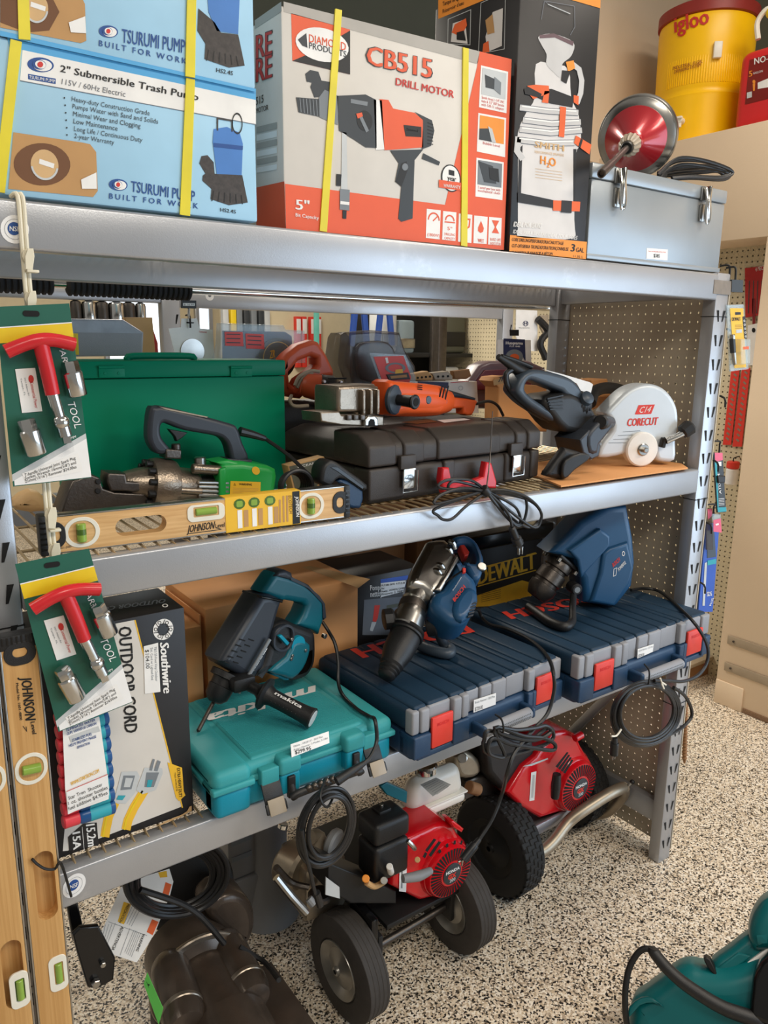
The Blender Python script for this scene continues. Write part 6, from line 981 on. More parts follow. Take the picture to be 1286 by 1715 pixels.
    m = MB(); w = lambda x, y_, yy: PY(yy).w(*z((x, y_))[0]); m.cyl(w(425, 800, .06), w(425, 800, .09), .009, 'amber_print', None, 14); m.cyl(w(540, 812, .05), w(540, 812, .09), .009, 'steel', None, 14); m.tube([w(430, 825, .07), w(480, 850, .07), w(540, 820, .07)], .007, 'kraft_light', 10, 4); m.build('fuel_valve', t); m = MB(); m.cyl(w(575, 722, .05), w(585, 760, .07), .008, 'white', None, 12); m.build('drain_plug', t, 'white plug'); m = MB(); m.tube([w(690, 560, .05), w(720, 590, .045), w(735, 610, .05)], .006, 'steel', 8, 3); m.build('throttle_lever', t, 'steel lever'); m = MB(); m.cyl(w(752, 680, .05), w(752, 680, .07), .007, 'kraft_light', None, 12); m.build('cowl_bolt', t)
    zs = Z(4.763, 370, 1360); w = lambda x, y_, yy: PY(yy).w(*zs((x, y_))[0]); m = MB(); a, b = w(500, 380, .30), w(660, 470, .24); m.cyl(a, b, .055, 'sand_steel', None, 28); m.bb(.60, .72, .20, .34, .21, .36, 'sand_steel', .014); m.cyl(w(790, 640, .16), w(790, 690, .16), .03, 'dark_steel', None, 20); m.tube([w(440, 440, .2), w(560, 560, .2), w(700, 600, .18)], .008, 'dark_steel', 8, 4); m.tube([w(720, 200, .25), w(780, 200, .25), w(800, 330, .22)], .018, 'tan_plastic', 12, 3); m.cyl(w(870, 230, .2), w(930, 260, .18), .035, 'grey_plastic', None, 20); m.build('pump_head', t, 'tan metal pump head'); m = MB(); m.cyl(w(500, 90, .2), w(490, 130, .2), .012, 'chrome', None, 16); m.build('top_bolt', t, 'chrome bolt')
    m = MB(); m.tube([w(440, 520, .12), w(560, 670, .10), w(680, 800, .09)], .009, 'steel', 10, 2); m.tube([w(700, 690, .10), w(740, 740, .09)], .009, 'grey_plastic', 10, 1); m.build('spray_wand', t, 'grey metal wand along the left side'); m = MB(); m.shape(PY(.09), zs((838, 520), (945, 600), (948, 690), (835, 660)), -.003, 0, 'light_print'); m.shape(PY(.10), z((190, 700), (620, 880), (620, 960), (330, 960), (180, 870)), -.08, 0, 'black', .004); m.build('bracket_plate', t)
    m = MB(); m.shape(PY(.13), z((520, 215), (560, 190), (690, 250), (685, 325), (560, 270)), -.02, 0, 'teal_deep', .002); m.build('blue_label_plate', t)
def P_(x, y, z):
    d = V((x, y, z))-CAM; return 643+FOC*d.dot(RT)/d.dot(FW), 857.5-FOC*d.dot(UP)/d.dot(FW)
def washer_two():
    t = thing('pressure_washer', 'pressure washer with knobby tyres and bent steel tube frame, the farther one', 'pressure washer', (1.5, .35, 0), 'engine pressure washers under the rack'); z = Z(3.782, 740, 1180); R = .155
    for c in ((1.272, .215, R), (1.705, .33, R)):
        m = MB(); tyre(m, c, R-.004, .085, 'tyre_black', 1); o = m.build('tyre', t, 'black knobby tyre'); m = MB(); rim(m, c, R-.004, .085, 'black'); m.build('wheel_rim', o)
    m = MB(); m.cyl((1.29, .22, R), (1.69, .33, R), .011, 'dark_steel'); yb = .17; w = lambda x, y_, yy=yb: PY(yy).w(*z((x, y_))[0])
    m.tube([w(1150, 525, .115), w(1060, 565, .115), w(880, 680, .13), w(790, 755, .14), w(700, 870, .13), w(620, 935, .13), (w(540, 935, .14)), w(490, 895, .17), w(495, 860, .22)], .0185, 'sand_steel', 18, 5); m.tube([w(1150, 525, .115), w(1145, 575, .15), w(1060, 670, .2), w(960, 700, .27)], .0185, 'sand_steel', 18, 5); m.tube([w(1160, 530, .112), w(1200, 495, .10)], .004, 'steel', 8, 1); m.ball(w(1205, 490, .10), .008, 'black')
    m.build('tube_frame', t, 'bent bare steel tube frame'); m = MB(); a = U(870, 1400, 'z', .17); m.bb(1.33, 1.66, .17, .55, .165, .172, 'rail_grey', .002); m.bb(1.33, 1.66, .165, .175, .165, .20, 'rail_grey', .002); m.build('base_plate', t, 'aluminium base plate')
    yf = .16; pl = PY(yf); fc = pl.w(*z((848, 512))[0]); r = mpx(fc, 42)
    m = MB(); m.shape(pl, z((415, 560), (520, 395), (600, 330), (700, 180), (790, 165), (855, 190), (885, 260), (950, 370), (958, 520), (905, 650), (780, 690), (740, 690), (625, 725), (500, 650)), -.15, -.012, 'honda_red', .014, 0, (), None, 3); m.lathe([(r*1.35, -.07), (r*1.3, -.03), (r*1.1, -.004), (r, 0)], fc, (0, -1, 0), 'honda_red', 56); f = PY(yf-.02)
    for k in range(4): m.poly(f, z((718+k*16, 392+k*12), (790+k*10, 300+k*16), (802+k*10, 304+k*16), (732+k*16, 402+k*12)), 'slot', 1)
    m.cyl(w(840, 215, .15), w(885, 190, .15), .012, 'honda_red', None, 14); m.build('engine_cowl', t, 'red engine cowl'); m = MB(); fan(m, fc, r, 'honda_red', 38, 0); o = m.build('fan_grille', t, 'red recoil starter grille with radial slots'); fan_badge(o, fc, r)
    m = MB(); f = PY(yf+.011); m.poly(f, z((565, 430), (598, 422), (585, 605), (553, 612)), 'label_white', 1); m.line(f, z((580, 445), (570, 590)), 3.6, 'light_print', 2); m.poly(f, z((510, 392), (565, 375), (670, 338), (672, 346), (568, 388)), 'light_print', 1); m.build('side_label', t); m = MB(); a, b = w(728, 440, .125), w(715, 590, .125); m.tube([a, a.lerp(b, .5), b], [.012, .015, .012], 'black_plastic', 12, 4); m.build('pull_grip', t, 'black starter pull grip')
    m = MB(); m.shape(PY(.19), z((270, 250), (420, 215), (580, 230), (600, 320), (520, 390), (490, 480), (500, 520), (400, 560), (300, 440)), -.12, 0, 'black_plastic', .015); m.build('air_filter', t, 'black air filter box')
    m = MB(); x0, x1 = U(862, 1225, 'y', .25).x, U(978, 1200, 'y', .25).x; zb = U(870, 1223, 'y', .25).z; m.box(((x0+x1)/2, .37, zb+.035), (x1-x0, .24, .06), 'tank_blue', None, .016, 4); m.box(((x0+x1)/2, .37, zb+.068), (x1-x0+.02, .26, .008), 'tank_blue', None, .003); m.box(((x0+x1)/2, .37, zb+.085), (x1-x0, .24, .03), 'tank_blue', None, .012, 4); m.build('fuel_tank', t, 'pale blue fuel tank')
    m = MB(); m.shape(PY(.22), z((90, 340), (160, 300), (240, 350), (250, 430), (200, 470), (130, 470), (95, 420)), -.06, 0, 'sand_steel', .014, 2, (), None, 3); m.cyl(w(130, 340, .21), w(130, 340, .25), .014, 'steel', None, 16); m.shape(PY(.25), z((150, 490), (260, 440), (400, 520), (390, 580), (260, 590), (160, 540)), -.1, 0, 'dark_steel', .008); m.build('pump_head', t, 'bare metal pump head'); m = MB(); m.cyl(w(395, 540, .2), w(360, 500, .22), .01, 'steel', None, 14); m.build('outlet_fitting', t); m = MB(); m.cyl(w(170, 520, .22), w(230, 540, .22), .018, 'kraft_dark', None, 14); m.build('brass_fitting', t)
washer_one(); washer_two()
def brown_motor():
    z = Z(3.215, 100, 1430); t = thing('electric_motor', 'dark brown electric motor machine with two rounded humps on the floor', 'motor', (.32, .1, 0)); c = V((.322, .19, .212)); ax = V((-.06, -1, -.0)).normalized()
    m = MB(); m.lathe([(.085, -.12), (.098, -.11), (.10, -.01), (.108, 0), (.108, .006), (.098, .012), (.088, .02), (.085, .16), (.092, .165), (.092, .30), (.07, .33), (.03, .335)], c, ax, 'brown_machine', 56); m.build('motor_shell', t); m = MB(); m.lathe([(.106, -.004), (.1165, -.002), (.118, .001), (.118, .006), (.1155, .009), (.106, .010)], c, ax, 'flange_worn', 56, cap=False); m.build('flange_ring', t, 'worn metal flange ring')
    for px, d in (((590, 560), 0), ((890, 450), 1)):
        a = U(*z(px)[0], 'z', .30 if d == 0 else .285); m = MB(); b = a+ax*(.135 if d == 0 else .125)+V((-.012 if d == 0 else .0, 0, -.005)); m.lathe([(.004, -.03), (.026, -.022), (.039, -.004), (.043, .02), (.043, .15), (.037, .168), (.022, .172)], a-V((0, 0, .02)), b-a, 'brown_machine', 30); m.lathe([(.0432, .118), (.0448, .12), (.0448, .128), (.0432, .13)], a-V((0, 0, .02)), b-a, 'flange_worn', 30, cap=False); m.build('capacitor_cover', t, 'rounded capacitor cover')
    m = MB(); m.bb(.39, .475, -.12, .15, .06, .20, 'brown_machine', .006); m.bb(.385, .48, -.125, .155, .198, .204, 'brown_machine', .002); m.build('switch_box', t); m = MB(); m.bb(.2, .46, -.1, .32, .0, .02, 'black', .004); m.bb(.22, .24, -.05, .25, .02, .14, 'black', .004); m.bb(.40, .42, -.05, .25, .02, .14, 'black', .004); m.build('base_frame', t)
    m = MB(); pb = PY(.16); m.shape(pb, z((70, 440), (110, 400), (210, 390), (300, 560), (290, 680), (200, 730), (150, 720), (90, 520)), -.012, 0, 'black_gloss', .003); m.shape(PY(.2), z((35, 260), (95, 250), (135, 430), (70, 470)), -.012, 0, 'black_gloss', .003); m.cyl(pb.w(*z((190, 685))[0]), pb.w(*z((190, 685))[0])+V((0, -.012, 0)), .009, 'steel', None, 6); m.cyl(pb.w(*z((228, 585))[0]), pb.w(*z((228, 585))[0])+V((0, -.01, 0)), .006, 'steel', None, 6); m.build('mount_bracket', t, 'black steel mount bracket with bolts')
    m = MB(); m.shape(PY(.24), z((800, 330), (860, 240), (960, 215), (1030, 260), (1058, 340), (1050, 430), (1000, 500), (880, 420)), -.10, 0, 'brown_machine', .02, 3, (), None, 4); m.lathe([(.02, -.04), (.10, -.03), (.115, -.005), (.112, .02), (.09, .03)], U(*z((690, 180))[0], 'y', .42), (-.3, -1, .3), 'black_plastic', 40); m.build('rear_housing', t)
    f = Pl(U(380, 1600, 'y', .155), (-.35, -.8, .45)); f = Pl(U(*z((400, 380))[0], 'y', .20), (-.2, -.85, .5)); m = MB(); m.shape(f, z((185, 510), (330, 180), (470, 118), (590, 80), (612, 150), (592, 230), (510, 430), (415, 585)), -.001, 0, 'paper'); Q = lambda mt, *p: m.poly(f, z(*p), mt, 1)
    Q('deco_yellow', (345, 258), (385, 270), (345, 380), (312, 365)); Q('orange_print', (497, 352), (532, 366), (500, 438), (468, 420)); Q('orange_print', (570, 152), (602, 165), (585, 228), (553, 215)); Q('deco_yellow', (530, 100), (575, 92), (580, 125), (540, 128))
    T = lambda s, a, b, c: m.text(f, s, *z(a, b, c), 'black', 2, .01); T('ADVERTENCIA', (332, 388), (278, 515), (346, 396)); T('WARNING', (447, 425), (410, 520), (460, 432)); T('PRECAUCION', (365, 268), (318, 368), (376, 274))
    for k in range(5): m.line(f, z((300-k*18, 372+k*3), (250-k*10, 500-k*2)), .6, 'mid_print', 2); m.line(f, z((440-k*14, 285-k*6), (385-k*12, 390-k*6)), .6, 'mid_print', 2); m.line(f, z((400+k*9, 410+k*4), (350+k*9, 530+k*6)), .6, 'mid_print', 2)
    m.line(f, z((262, 365), (470, 440)), .7, 'mid_print', 2); m.line(f, z((378, 400), (325, 545)), .7, 'mid_print', 2); m.build('warning_label', t, 'white warning label with yellow and orange patches')
    g = Pl(U(*z((500, 780))[0], 'y', .08), (-.75, -.5, .4)); m = MB(); m.shape(g, z((470, 640), (556, 832), (532, 920), (452, 700)), -.001, 0, 'tag_green'); m.text(g, 'T', *z((478, 690), (490, 720), (468, 690)), 'black', 1, .02); m.build('green_tag', t, 'bright green tag')
    m = MB(); random.seed(11); cc = U(300, 1472, 'y', .14)
    for k in range(7):
        y0 = .12+.006*k; cx, cy, rx, ry = 296+random.uniform(-4, 4), 1468+random.uniform(-4, 4), 86-k*4, 66-k*3
        m.tube([U(cx+rx*math.cos(a), cy+ry*math.sin(a)+.25*rx*math.cos(a)*-.4, 'y', y0+.03*math.sin(a)) for a in [2*math.pi*i/18 for i in range(18)]], .0058, 'cable', 8, 3, True)
    m.tube([U(x, y, 'y', yy) for x, y, yy in ((235, 1490, .12), (300, 1512, .11), (330, 1530, .10), (350, 1550, .10), (375, 1580, .1))], .0065, 'cable', 8, 4); m.tube([U(*z(q)[0], 'y', yy) for q, yy in (((970, 500), .13), ((1050, 550), .11), ((1110, 590), .08), ((1180, 680), .0))], .0055, 'cable', 8, 4); m.build('power_cord', t, 'glossy black power cord coil')
brown_motor()
def pedestal():
    x, y = .655, .525; t = thing('plastic_pedestal', 'grey moulded plastic pedestal standing on the floor behind the first pressure washer', 'stand', (x, y, 0)); m = MB(); m.lathe([(.092, 0), (.09, .02), (.075, .10), (.062, .16), (.058, .2), (.056, .66), (.05, .665)], (x, y, 0), (0, 0, 1), 'grey_plastic', 40); m.build('column', t); m = MB(); m.bb(x-.13, x-.045, y-.03, y+.08, .17, .66, 'grey_plastic', .008); m.bb(x-.15, x-.03, y-.04, y+.09, 0, .17, 'grey_plastic', .01); 
    
    for k in range(7): m.bb(x-.12, x-.06, y-.033, y-.029, .23+k*.05, .245+k*.05, 'mid_print', .001)
    m.build('side_panel', t)
pedestal()
def tall_level(dx, ang, label, fancy):
    t = thing('wooden_level', label, 'spirit level', (-.02+dx, -.06, 0), 'tall wooden levels'); x0, x1 = -.046+dx, .008+dx; th = .024; y0 = -.058; h = 1.207; pl = PY(y0); z = Z(5.12, 0, 1380)
    o = [(x0+.003, .012), (x1-.003, .012), (x1-.003, h-.03), (x0+.003, h-.03)]; hole = []
    w = lambda x, y: pl.loc(pl.w(x, y)); cx = (x0+x1)/2
    if fancy: ht, hb = w(80, 1423)[1], w(80, 1540)[1]
    else: ht, hb = .70, .575
    hole = rrect(cx+.004, (ht+hb)/2, .030, ht-hb, .0149)
    m = MB(); m.shape2(pl, [o, hole], -th, 0, 'bamboo_z', 0); m.shape2(pl, [hole], -th, -th+.003, 'bamboo_z', 0); m.build('wood_body', t)
    for xx in (x0+.0013, x1-.0013): MB().box((xx, y0+th/2, h/2-.005), (.0026, th+.001, h-.03), 'steel', None, .0005).build('metal_rail', t, 'silver metal rail')
    for zc, long_ in ((w(53, 1287)[1], 0), (w(96, 1630)[1], 1)):
        if not long_:
            m = MB(); m.shape2(pl, [rrect(cx, zc, .046, .052, .0228, 8), rrect(cx, zc, .035, .040, .0174, 8)], -.002, .0015, 'white_plastic', .0005); m.shape2(pl, [rrect(cx, zc, .037, .042, .018, 8)], -.004, -.002, 'bamboo_z'); f = m.build('vial_port', t, 'white ring around the round vial port'); v = MB(); v.cyl((cx-.013, y0-.002, zc+.001), (cx+.013, y0-.002, zc-.001), .0075, 'vial_green', None, 14); v.build('vial', f, 'green spirit vial')
        else:
            m = MB(); m.shape2(pl, [rrect(x1-.017, zc, .028, .066, .01), rrect(x1-.016, zc, .014, .04, .002)], -.002, .0018, 'white_plastic', .0006); f = m.build('vial_port', t, 'white frame of the long vial'); v = MB(); v.shape2(pl, [rrect(x1-.016, zc, .014, .04, .002)], -.004, -.002, 'vial_dark'); v.cyl((x1-.016, y0, zc-.018), (x1-.016, y0, zc+.018), .0055, 'vial_green', None, 12); v.build('vial', f, 'green spirit vial')
    m = MB(); m.box((cx, y0+th/2, h-.02), (x1-x0+.003, th+.003, .022), 'black_plastic', None, .003); m.shape2(pl, [rrect(cx, h-.038, .044, .036, .017), rrect(cx, h-.036, .02, .015, .0074)], -th-.001, .002, 'black_plastic', .0008)
    for k in range(8): m.box((x0+.005+k*.0065, y0-.002, h-.016), (.002, .001, .012), 'black_gloss', None, 0)
    m.build('end_cap', t, 'black end cap with hang hole'); MB().box((cx, y0+th/2, .006), (x1-x0+.003, th+.003, .012), 'black_plastic', None, .003).build('end_cap', t, 'black end cap')
    zj = Z(2.8575, 0, 880); f = PY(y0-.0003); m = MB()
    if fancy: m.text(f, 'JOHNSON', *zj((100, 728), (122, 935), (150, 722)), 'black', 1, .03, 1, .1); m.text(f, 'Model No. 1601-4800', *zj((76, 755), (95, 932), (88, 753)), 'black', 1, .01); m.line(f, zj((110, 960), (128, 985), (125, 962)), 1.2, 'black', 1); m.text(f, 'Level', *zj((146, 940), (155, 998), (166, 938)), 'black', 1, .02); m.build('burnt_name', t)
    return t
tall_level(0, 0, 'tall wooden level standing at the left post, showing its face and round vial', 1); tall_level(-.0585, 0, 'tall wooden level at the photo edge, half hidden left of the other one', 0)
MB().tube([PY(-.062).w(*c) for c in Z(5.12, 0, 1380)((275, 300), (320, 345), (390, 385), (470, 385), (525, 340))]+[V((.03, -.01, .70))], .0022, 'black', 8, 5).build('cable_tie', None, 'black cable tie looped through the hand hole of the tall wooden level', 'cable tie')
def teal_saw():
    z = Z(4.4965, 1000, 1480); c = V((1.22, -.48, .26)); n = V((CAM.x-c.x, CAM.y-c.y, .8)).normalized(); pl = Pl(c, n); S_ = lambda m, o, t0, t1, mt, bev, sm=2: m.shape(pl, z(*o), t0, t1, mt, bev, sm, (), None, 5)
    t = thing('cutoff_saw', 'teal power cutter with thick black tube handle in the bottom right corner', 'saw', (1.22, -.48, 0))
    m = MB(); S_(m, ((222, 1200), (228, 1010), (255, 900), (330, 850), (480, 740), (600, 655), (700, 636), (800, 655), (1000, 655), (1300, 560), (1700, 560), (1700, 1500), (300, 1500)), -.12, .03, 'teal_saw', .045, 3); S_(m, ((240, 930), (330, 862), (420, 868), (505, 935), (420, 900), (320, 920), (240, 1010)), .02, .034, 'teal_saw', .004); S_(m, ((860, 600), (1000, 500), (1150, 385), (1230, 420), (1250, 600), (1100, 690), (950, 705), (880, 680)), -.10, -.01, 'teal_saw', .02); S_(m, ((900, 640), (1060, 520), (1165, 545), (1100, 600), (960, 700), (910, 690)), -.02, -.004, 'teal_saw', .004, 0); m.build('body', t)
    m = MB(); S_(m, ((1145, 430), (1160, 300), (1215, 190), (1300, 115), (1500, 60), (1600, 300), (1500, 500), (1300, 520), (1190, 520)), -.12, .02, 'teal_saw', .035, 3); m.build('filter_cover', t); m = MB(); S_(m, ((1045, 655), (1290, 480), (1420, 430), (1420, 520), (1150, 660)), -.02, .0, 'paper', .002, 0); m.build('label_strip', t, 'white label strip'); m = MB(); S_(m, ((1150, 960), (1165, 800), (1195, 660), (1300, 540), (1500, 480), (1500, 1100), (1180, 1040)), .0, .06, 'black_gloss', .014); S_(m, ((800, 560), (850, 570), (905, 690), (885, 695), (830, 630)), -.02, .012, 'black', .003); m.build('guard', t, 'black gloss guard')
    w = lambda x, y_, d: Pl(pl.at(0, 0, d), n).w(*z((x, y_))[0]); m = MB(); m.tube([w(228, 1100, .02), w(212, 960, .05), w(212, 800, .06), w(240, 640, .06), w(300, 530, .06), w(360, 490, .06), w(420, 505, .06)], .0068, 'black', 12, 5); m.tube([w(425, 485, .06), w(430, 520, .06), w(520, 630, .065), w(640, 740, .065), (w(800, 850, .065)), w(960, 940, .06), w(1150, 1010, .05), w(1290, 1080, .03)], [.012, .0125, .013, .0135, .014, .0145, .016, .018], 'black_plastic', 16, 5); m.build('tube_handle', t, 'thick black rubber tube handle')
    bm_ = MB(); bm_.bb(1.12, 1.5, -.7, -.40, .0, .12, 'black', .01); bm_.build('base', t)
teal_saw()
# ------------------------------------------------------------------ behind and beside the rack
def rail_display():
    y = .64; q = lambda x, y_, yy=y: U(x, y_, 'y', yy)
    t = thing('display_rail', 'chrome rail with two black ribbed foam sleeves behind the top beam', 'rail', (.8, y, 1.73)); zr = 1.742
    MB().cyl((-.35, y, zr), (1.85, y, zr), .010, 'chrome').build('rod', t, 'chrome rod')
    for a, b in ((-.35, q(93, 478).x), (q(112, 480).x, q(318, 485).x)):
        m = MB(); n = int((b-a)/.0125); pr = []
        for k in range(n): pr += [(.0215, k*.0125), (.026, k*.0125+.003), (.026, k*.0125+.008), (.0215, k*.0125+.0115)]
        m.lathe([(.012, 0)]+pr+[(.012, n*.0125)], (a, y, zr), (1, 0, 0), 'black_fabric', 20); m.build('foam_sleeve', t, 'black ribbed foam sleeve')
rail_display()
def second_rack():
    y = 1.22; x0, x1 = U(287, 520, 'y', y).x, U(852, 520, 'y', y).x
    t = thing('shelving_rack', 'second grey steel rack standing back to back behind the front rack', 'shelving rack', ((x0+x1)/2, .95, 0)); zt = 1.775
    for xx in (x0-.03, x1-.03):
        for ya, yb in ((.66, .70), (y, y+.04)):
            if ya < 1: continue
            m = MB(); m.bb(xx, xx+.06, ya, yb, 0, zt, 'rack_paint', .004)
            zz = .1
            while zz < 1.7: m.poly(PY(ya-.0008), [P_(xx+.045, ya, zz), P_(xx+.053, ya, zz+.03), P_(xx+.046, ya, zz+.03), P_(xx+.042, ya, zz)], 'slot', 1); zz += .0655
            m.build('upright_post', t)
    for zz in (zt, 1.2806, .743): MB().bb(x0+.03, x1-.03, y+.004, y+.034, zz-HB*.75, zz, 'rack_paint', .004).build('shelf_beam', t)
    for zz in (1.2806, .743): MB().bb(x0, x1, .66, y, zz-.03, zz-.012, 'rack_paint', .003).build('deck', t)
    m = MB(); p = PY(y+.0035); c = (351, 496); m.ell(p, c, (7, .6), (0, 7.5), 'label_white', 1); m.ell(p, (c[0], c[1]-1), (2.6, .2), (0, 2.8), 'grey_print', 2); m.build('round_sticker', t)
    m = MB(); m.bb(x0-1.2, x0-.03, y+.004, y+.03, zt-.04, zt, 'rack_paint', .004); m.build('side_beam', t)
    for k, (px, r, L) in enumerate(((128, .022, .10), (150, .03, .12), (172, .026, .13), (196, .034, .11), (216, .028, .14), (236, .022, .13))):
        c = U(px, 530, 'y', y+.017); m = MB(); r *= .74; m.lathe([(r*.4, 0), (r*.9, -.004), (r, -.012), (r, -L), (r*.92, -L-.003)], (c.x, c.y, zt-.0402), (0, 0, 1), 'chrome' if k % 2 else 'dark_steel', 24); m.build('core_bit', None, 'steel core bit hanging in the dark row behind the upper wrench pack', 'core bit', 'core bits hanging under the rear beam')
second_rack()
def hanging():
    def hook(x, y, y1, zz):
        m = MB(); m.tube([(x, y1, zz), (x, y, zz), (x, y-.004, zz-.01), (x, y-.004, zz-.03)], .0022, 'black', 6, 2); return m
    # saw blade on a white card
    z = Z(5.358, 300, 440); y = .62; pl = PY(y); t = thing('saw_blade_card', 'white hanging card with a round steel blade above the green case', 'blade pack', pl.w(318, 600))
    m = MB(); m.shape(pl, z((20, 500), (160, 500), (185, 590), (300, 600), (315, 832), (315, 900), (-20, 900), (-95, 590), (15, 580)), -.002, 0, 'paper', 0); m.text(PY(y-.0006), 'Commercial', *z((180, 625), (245, 630), (180, 610)), 'red_print', 1, .01); m.shape(pl, z((65, 530), (135, 535), (130, 545), (68, 545)), .0, .0006, 'slot'); m.build('card', t); m = MB(); c = pl.w(*z((118, 795))[0]); m.lathe([(mpx(c, 20.5), .0), (mpx(c, 20.5), .003), (.006, .0034)], c, (0, -1, 0), 'steel', 40); m.build('blade', t, 'round steel blade'); m = hook(c.x-.005, y-.003, y+.02, pl.w(318, 528).z); m.build('peg_hook', t)
    m = MB(); q = PY(y-.012); m.shape(q, z((22, 335), (155, 340), (155, 412), (20, 408)), -.004, 0, 'black_plastic', .001); m.poly(PY(y-.0125), z((35, 362), (140, 364), (140, 388), (35, 386)), 'label_white', 1); m.text(PY(y-.0125), '$ 16.99', *z((42, 382), (132, 383), (42, 368)), 'black', 2); m.tube([q.w(*z((88, 408))[0]), q.w(*z((85, 470))[0]), q.w(*z((90, 500))[0])], .003, 'chrome', 8, 3); m.build('price_holder', None, 'black price holder hanging above the white blade card', 'price tag')
    # blister with a black blade and two red stickers
    y = .575; pl = PY(y); t = thing('blade_blister', 'clear blister with a black blade and two red stickers beside the white blade card', 'blade pack', pl.w(440, 610)); m = MB(); m.shape(pl, z((375, 540), (940, 560), (960, 600), (1130, 610), (1135, 900), (330, 900), (365, 730)), -.03, 0, 'clear_blue', .004); m.build('clear_shell', t); m = MB(); m.shape(PY(y+.012), z((390, 610), (950, 620), (1010, 660), (1020, 900), (390, 900)), -.002, 0, 'navy_print'); m.build('backing_card', t); m = MB(); f = PY(y+.006); c = f.w(*z((880, 860))[0]); m.lathe([(mpx(c, 34), 0), (mpx(c, 34), .004), (mpx(c, 33), .005)], c, (0, -1, 0), 'black', 44); m.lathe([(mpx(c, 28), .0052), (mpx(c, 26.5), .0053)], c, (0, -1, 0), 'deco_yellow', 44, cap=False); m.text(PY(y+.0005), 'ZR', *z((812, 860), (858, 850), (815, 790)), 'deco_yellow', 1, .04); m.build('blade', t, 'black blade with yellow print')
    for a in (0, 1):
        m = MB(); q = z((408+a*188, 620+a*15), (570+a*188, 622+a*20), (578+a*188, 750+a*25), (415+a*188, 745+a*25)); m.shape(PY(y-.001), q, -.001, 0, 'bosch_red'); f = PY(y-.0013)
        for k in range(3): m.line(f, [(q[0][0]+3, q[0][1]+4+k*7), (q[1][0]-4, q[1][1]+4+k*7)], 1.6, 'dark_print', 1)
        m.build('red_sticker', t, 'red clearance sticker')
    z2 = Z(2.7957, 100, 460); y = .62; pl = PY(y)
    m = MB(); m.shape(pl, z2((40, 205), (300, 210), (395, 270), (390, 380), (60, 385)), -.02, 0, 'bag_grey', .006); m.poly(PY(y-.0005), z2((70, 270), (385, 275), (380, 375), (75, 378)), 'case_grey', 1); m.poly(PY(y-.0005), z2((60, 275), (85, 275), (90, 375), (65, 375)), 'pack_yellow', 2); m.build('plastic_bag_pack', None, 'grey plastic bag pack above the left end of the green case', 'bag')
    m = MB(); m.shape(PY(.66), z2((305, 200), (435, 200), (450, 380), (390, 385), (310, 300)), -.02, 0, 'kraft_light', .003); m.shape(PY(.675), z2((430, 230), (460, 320), (465, 400), (430, 400)), -.01, 0, 'red_pack', .002); m.build('paper_pack', None, 'tan paper pack with a red edge hanging beside the grey plastic bag', 'pack')
    # smoky clamshells and red insert pack
    z = Z(2.923, 460, 500); y = .56; pl = PY(y)
    m = MB(); m.shape(pl, z((365, 165), (480, 155), (615, 165), (640, 250), (690, 330), (700, 440), (390, 440), (350, 320)), -.05, 0, 'smoky_plastic', .008, 0, (), None, 3); m.shape(PY(y-.001), z((420, 220), (560, 215), (600, 320), (560, 400), (430, 400), (400, 300)), -.003, .012, 'smoky_plastic', .006, 3); m.build('clamshell_case', None, 'large smoky clear clamshell standing behind the orange grinder', 'clamshell')
    m = MB(); m.shape(PY(y+.065), z((300, 190), (330, 175), (370, 185), (380, 420), (280, 420)), -.05, 0, 'smoky_plastic', .008, 2); m.build('clamshell_case', None, 'narrow smoky clamshell just left of the large smoky clamshell', 'clamshell')
    y2 = .452; f = PY(y2-.0005); t = thing('scraper_pack', 'red carded pack leaning before the smoky clamshell behind the grinder', 'pack', PY(y2).w(*z((570, 400))[0])); m = MB(); m.shape(PY(y2), z((465, 265), (640, 275), (690, 380), (690, 420), (520, 420)), -.003, 0, 'clear_blue', .001); m.shape(PY(y2-.001), z((485, 285), (630, 280), (668, 385), (660, 410), (530, 410)), -.002, 0, 'bosch_red'); m.ell(PY(y2-.0014), z((590, 340))[0], (17, 0), (0, 9), 'mid_print', 1, ring=.3); m.poly(PY(y2-.0014), z((540, 290), (552, 288), (558, 315), (546, 318)), 'label_white', 1); m.poly(PY(y2-.0014), z((590, 348), (625, 345), (628, 370), (588, 372)), 'deco_yellow', 2); m.build('card', t); m = MB(); m.shape(PY(y2-.004), z((548, 372), (655, 362), (665, 395), (560, 400)), -.006, 0, 'dark_print', .002); m.poly(PY(y2-.0045), z((565, 380), (645, 372), (648, 385), (570, 392)), 'tan_print', 1); m.build('tool_insert', t)
    m = MB(); m.shape(PY(.475), z((672, 370), (750, 355), (775, 380), (775, 400), (680, 400)), -.03, 0, 'kraft_light', .003)
    for k in range(4): m.ell(PY(.4745), z((700+k*20, 388-k*2))[0], (2, 0), (0, 2), 'slot', 1, 8)
    m.build('perforated_strip_box', None, 'small tan box with punched holes behind the orange grinder, left of the pair', 'box'); m = MB(); m.shape(PY(.475), z((770, 365), (850, 355), (872, 380), (872, 400), (785, 400)), -.03, 0, 'tan_plastic', .003)
    for k in range(3): m.ell(PY(.4745), z((800+k*24, 382-k))[0], (2, 0), (0, 2), 'slot', 1, 8)
    m.build('perforated_strip_box', None, 'small grey tan box with punched holes behind the orange grinder, right of the pair', 'box'); MB().shape(PY(.476), z((876, 355), (955, 345), (965, 380), (940, 395), (880, 395)), -.02, 0, 'kraft_dark', .004).build('cardboard_tray', None, 'small brown cardboard tray behind the orange grinder', 'box')
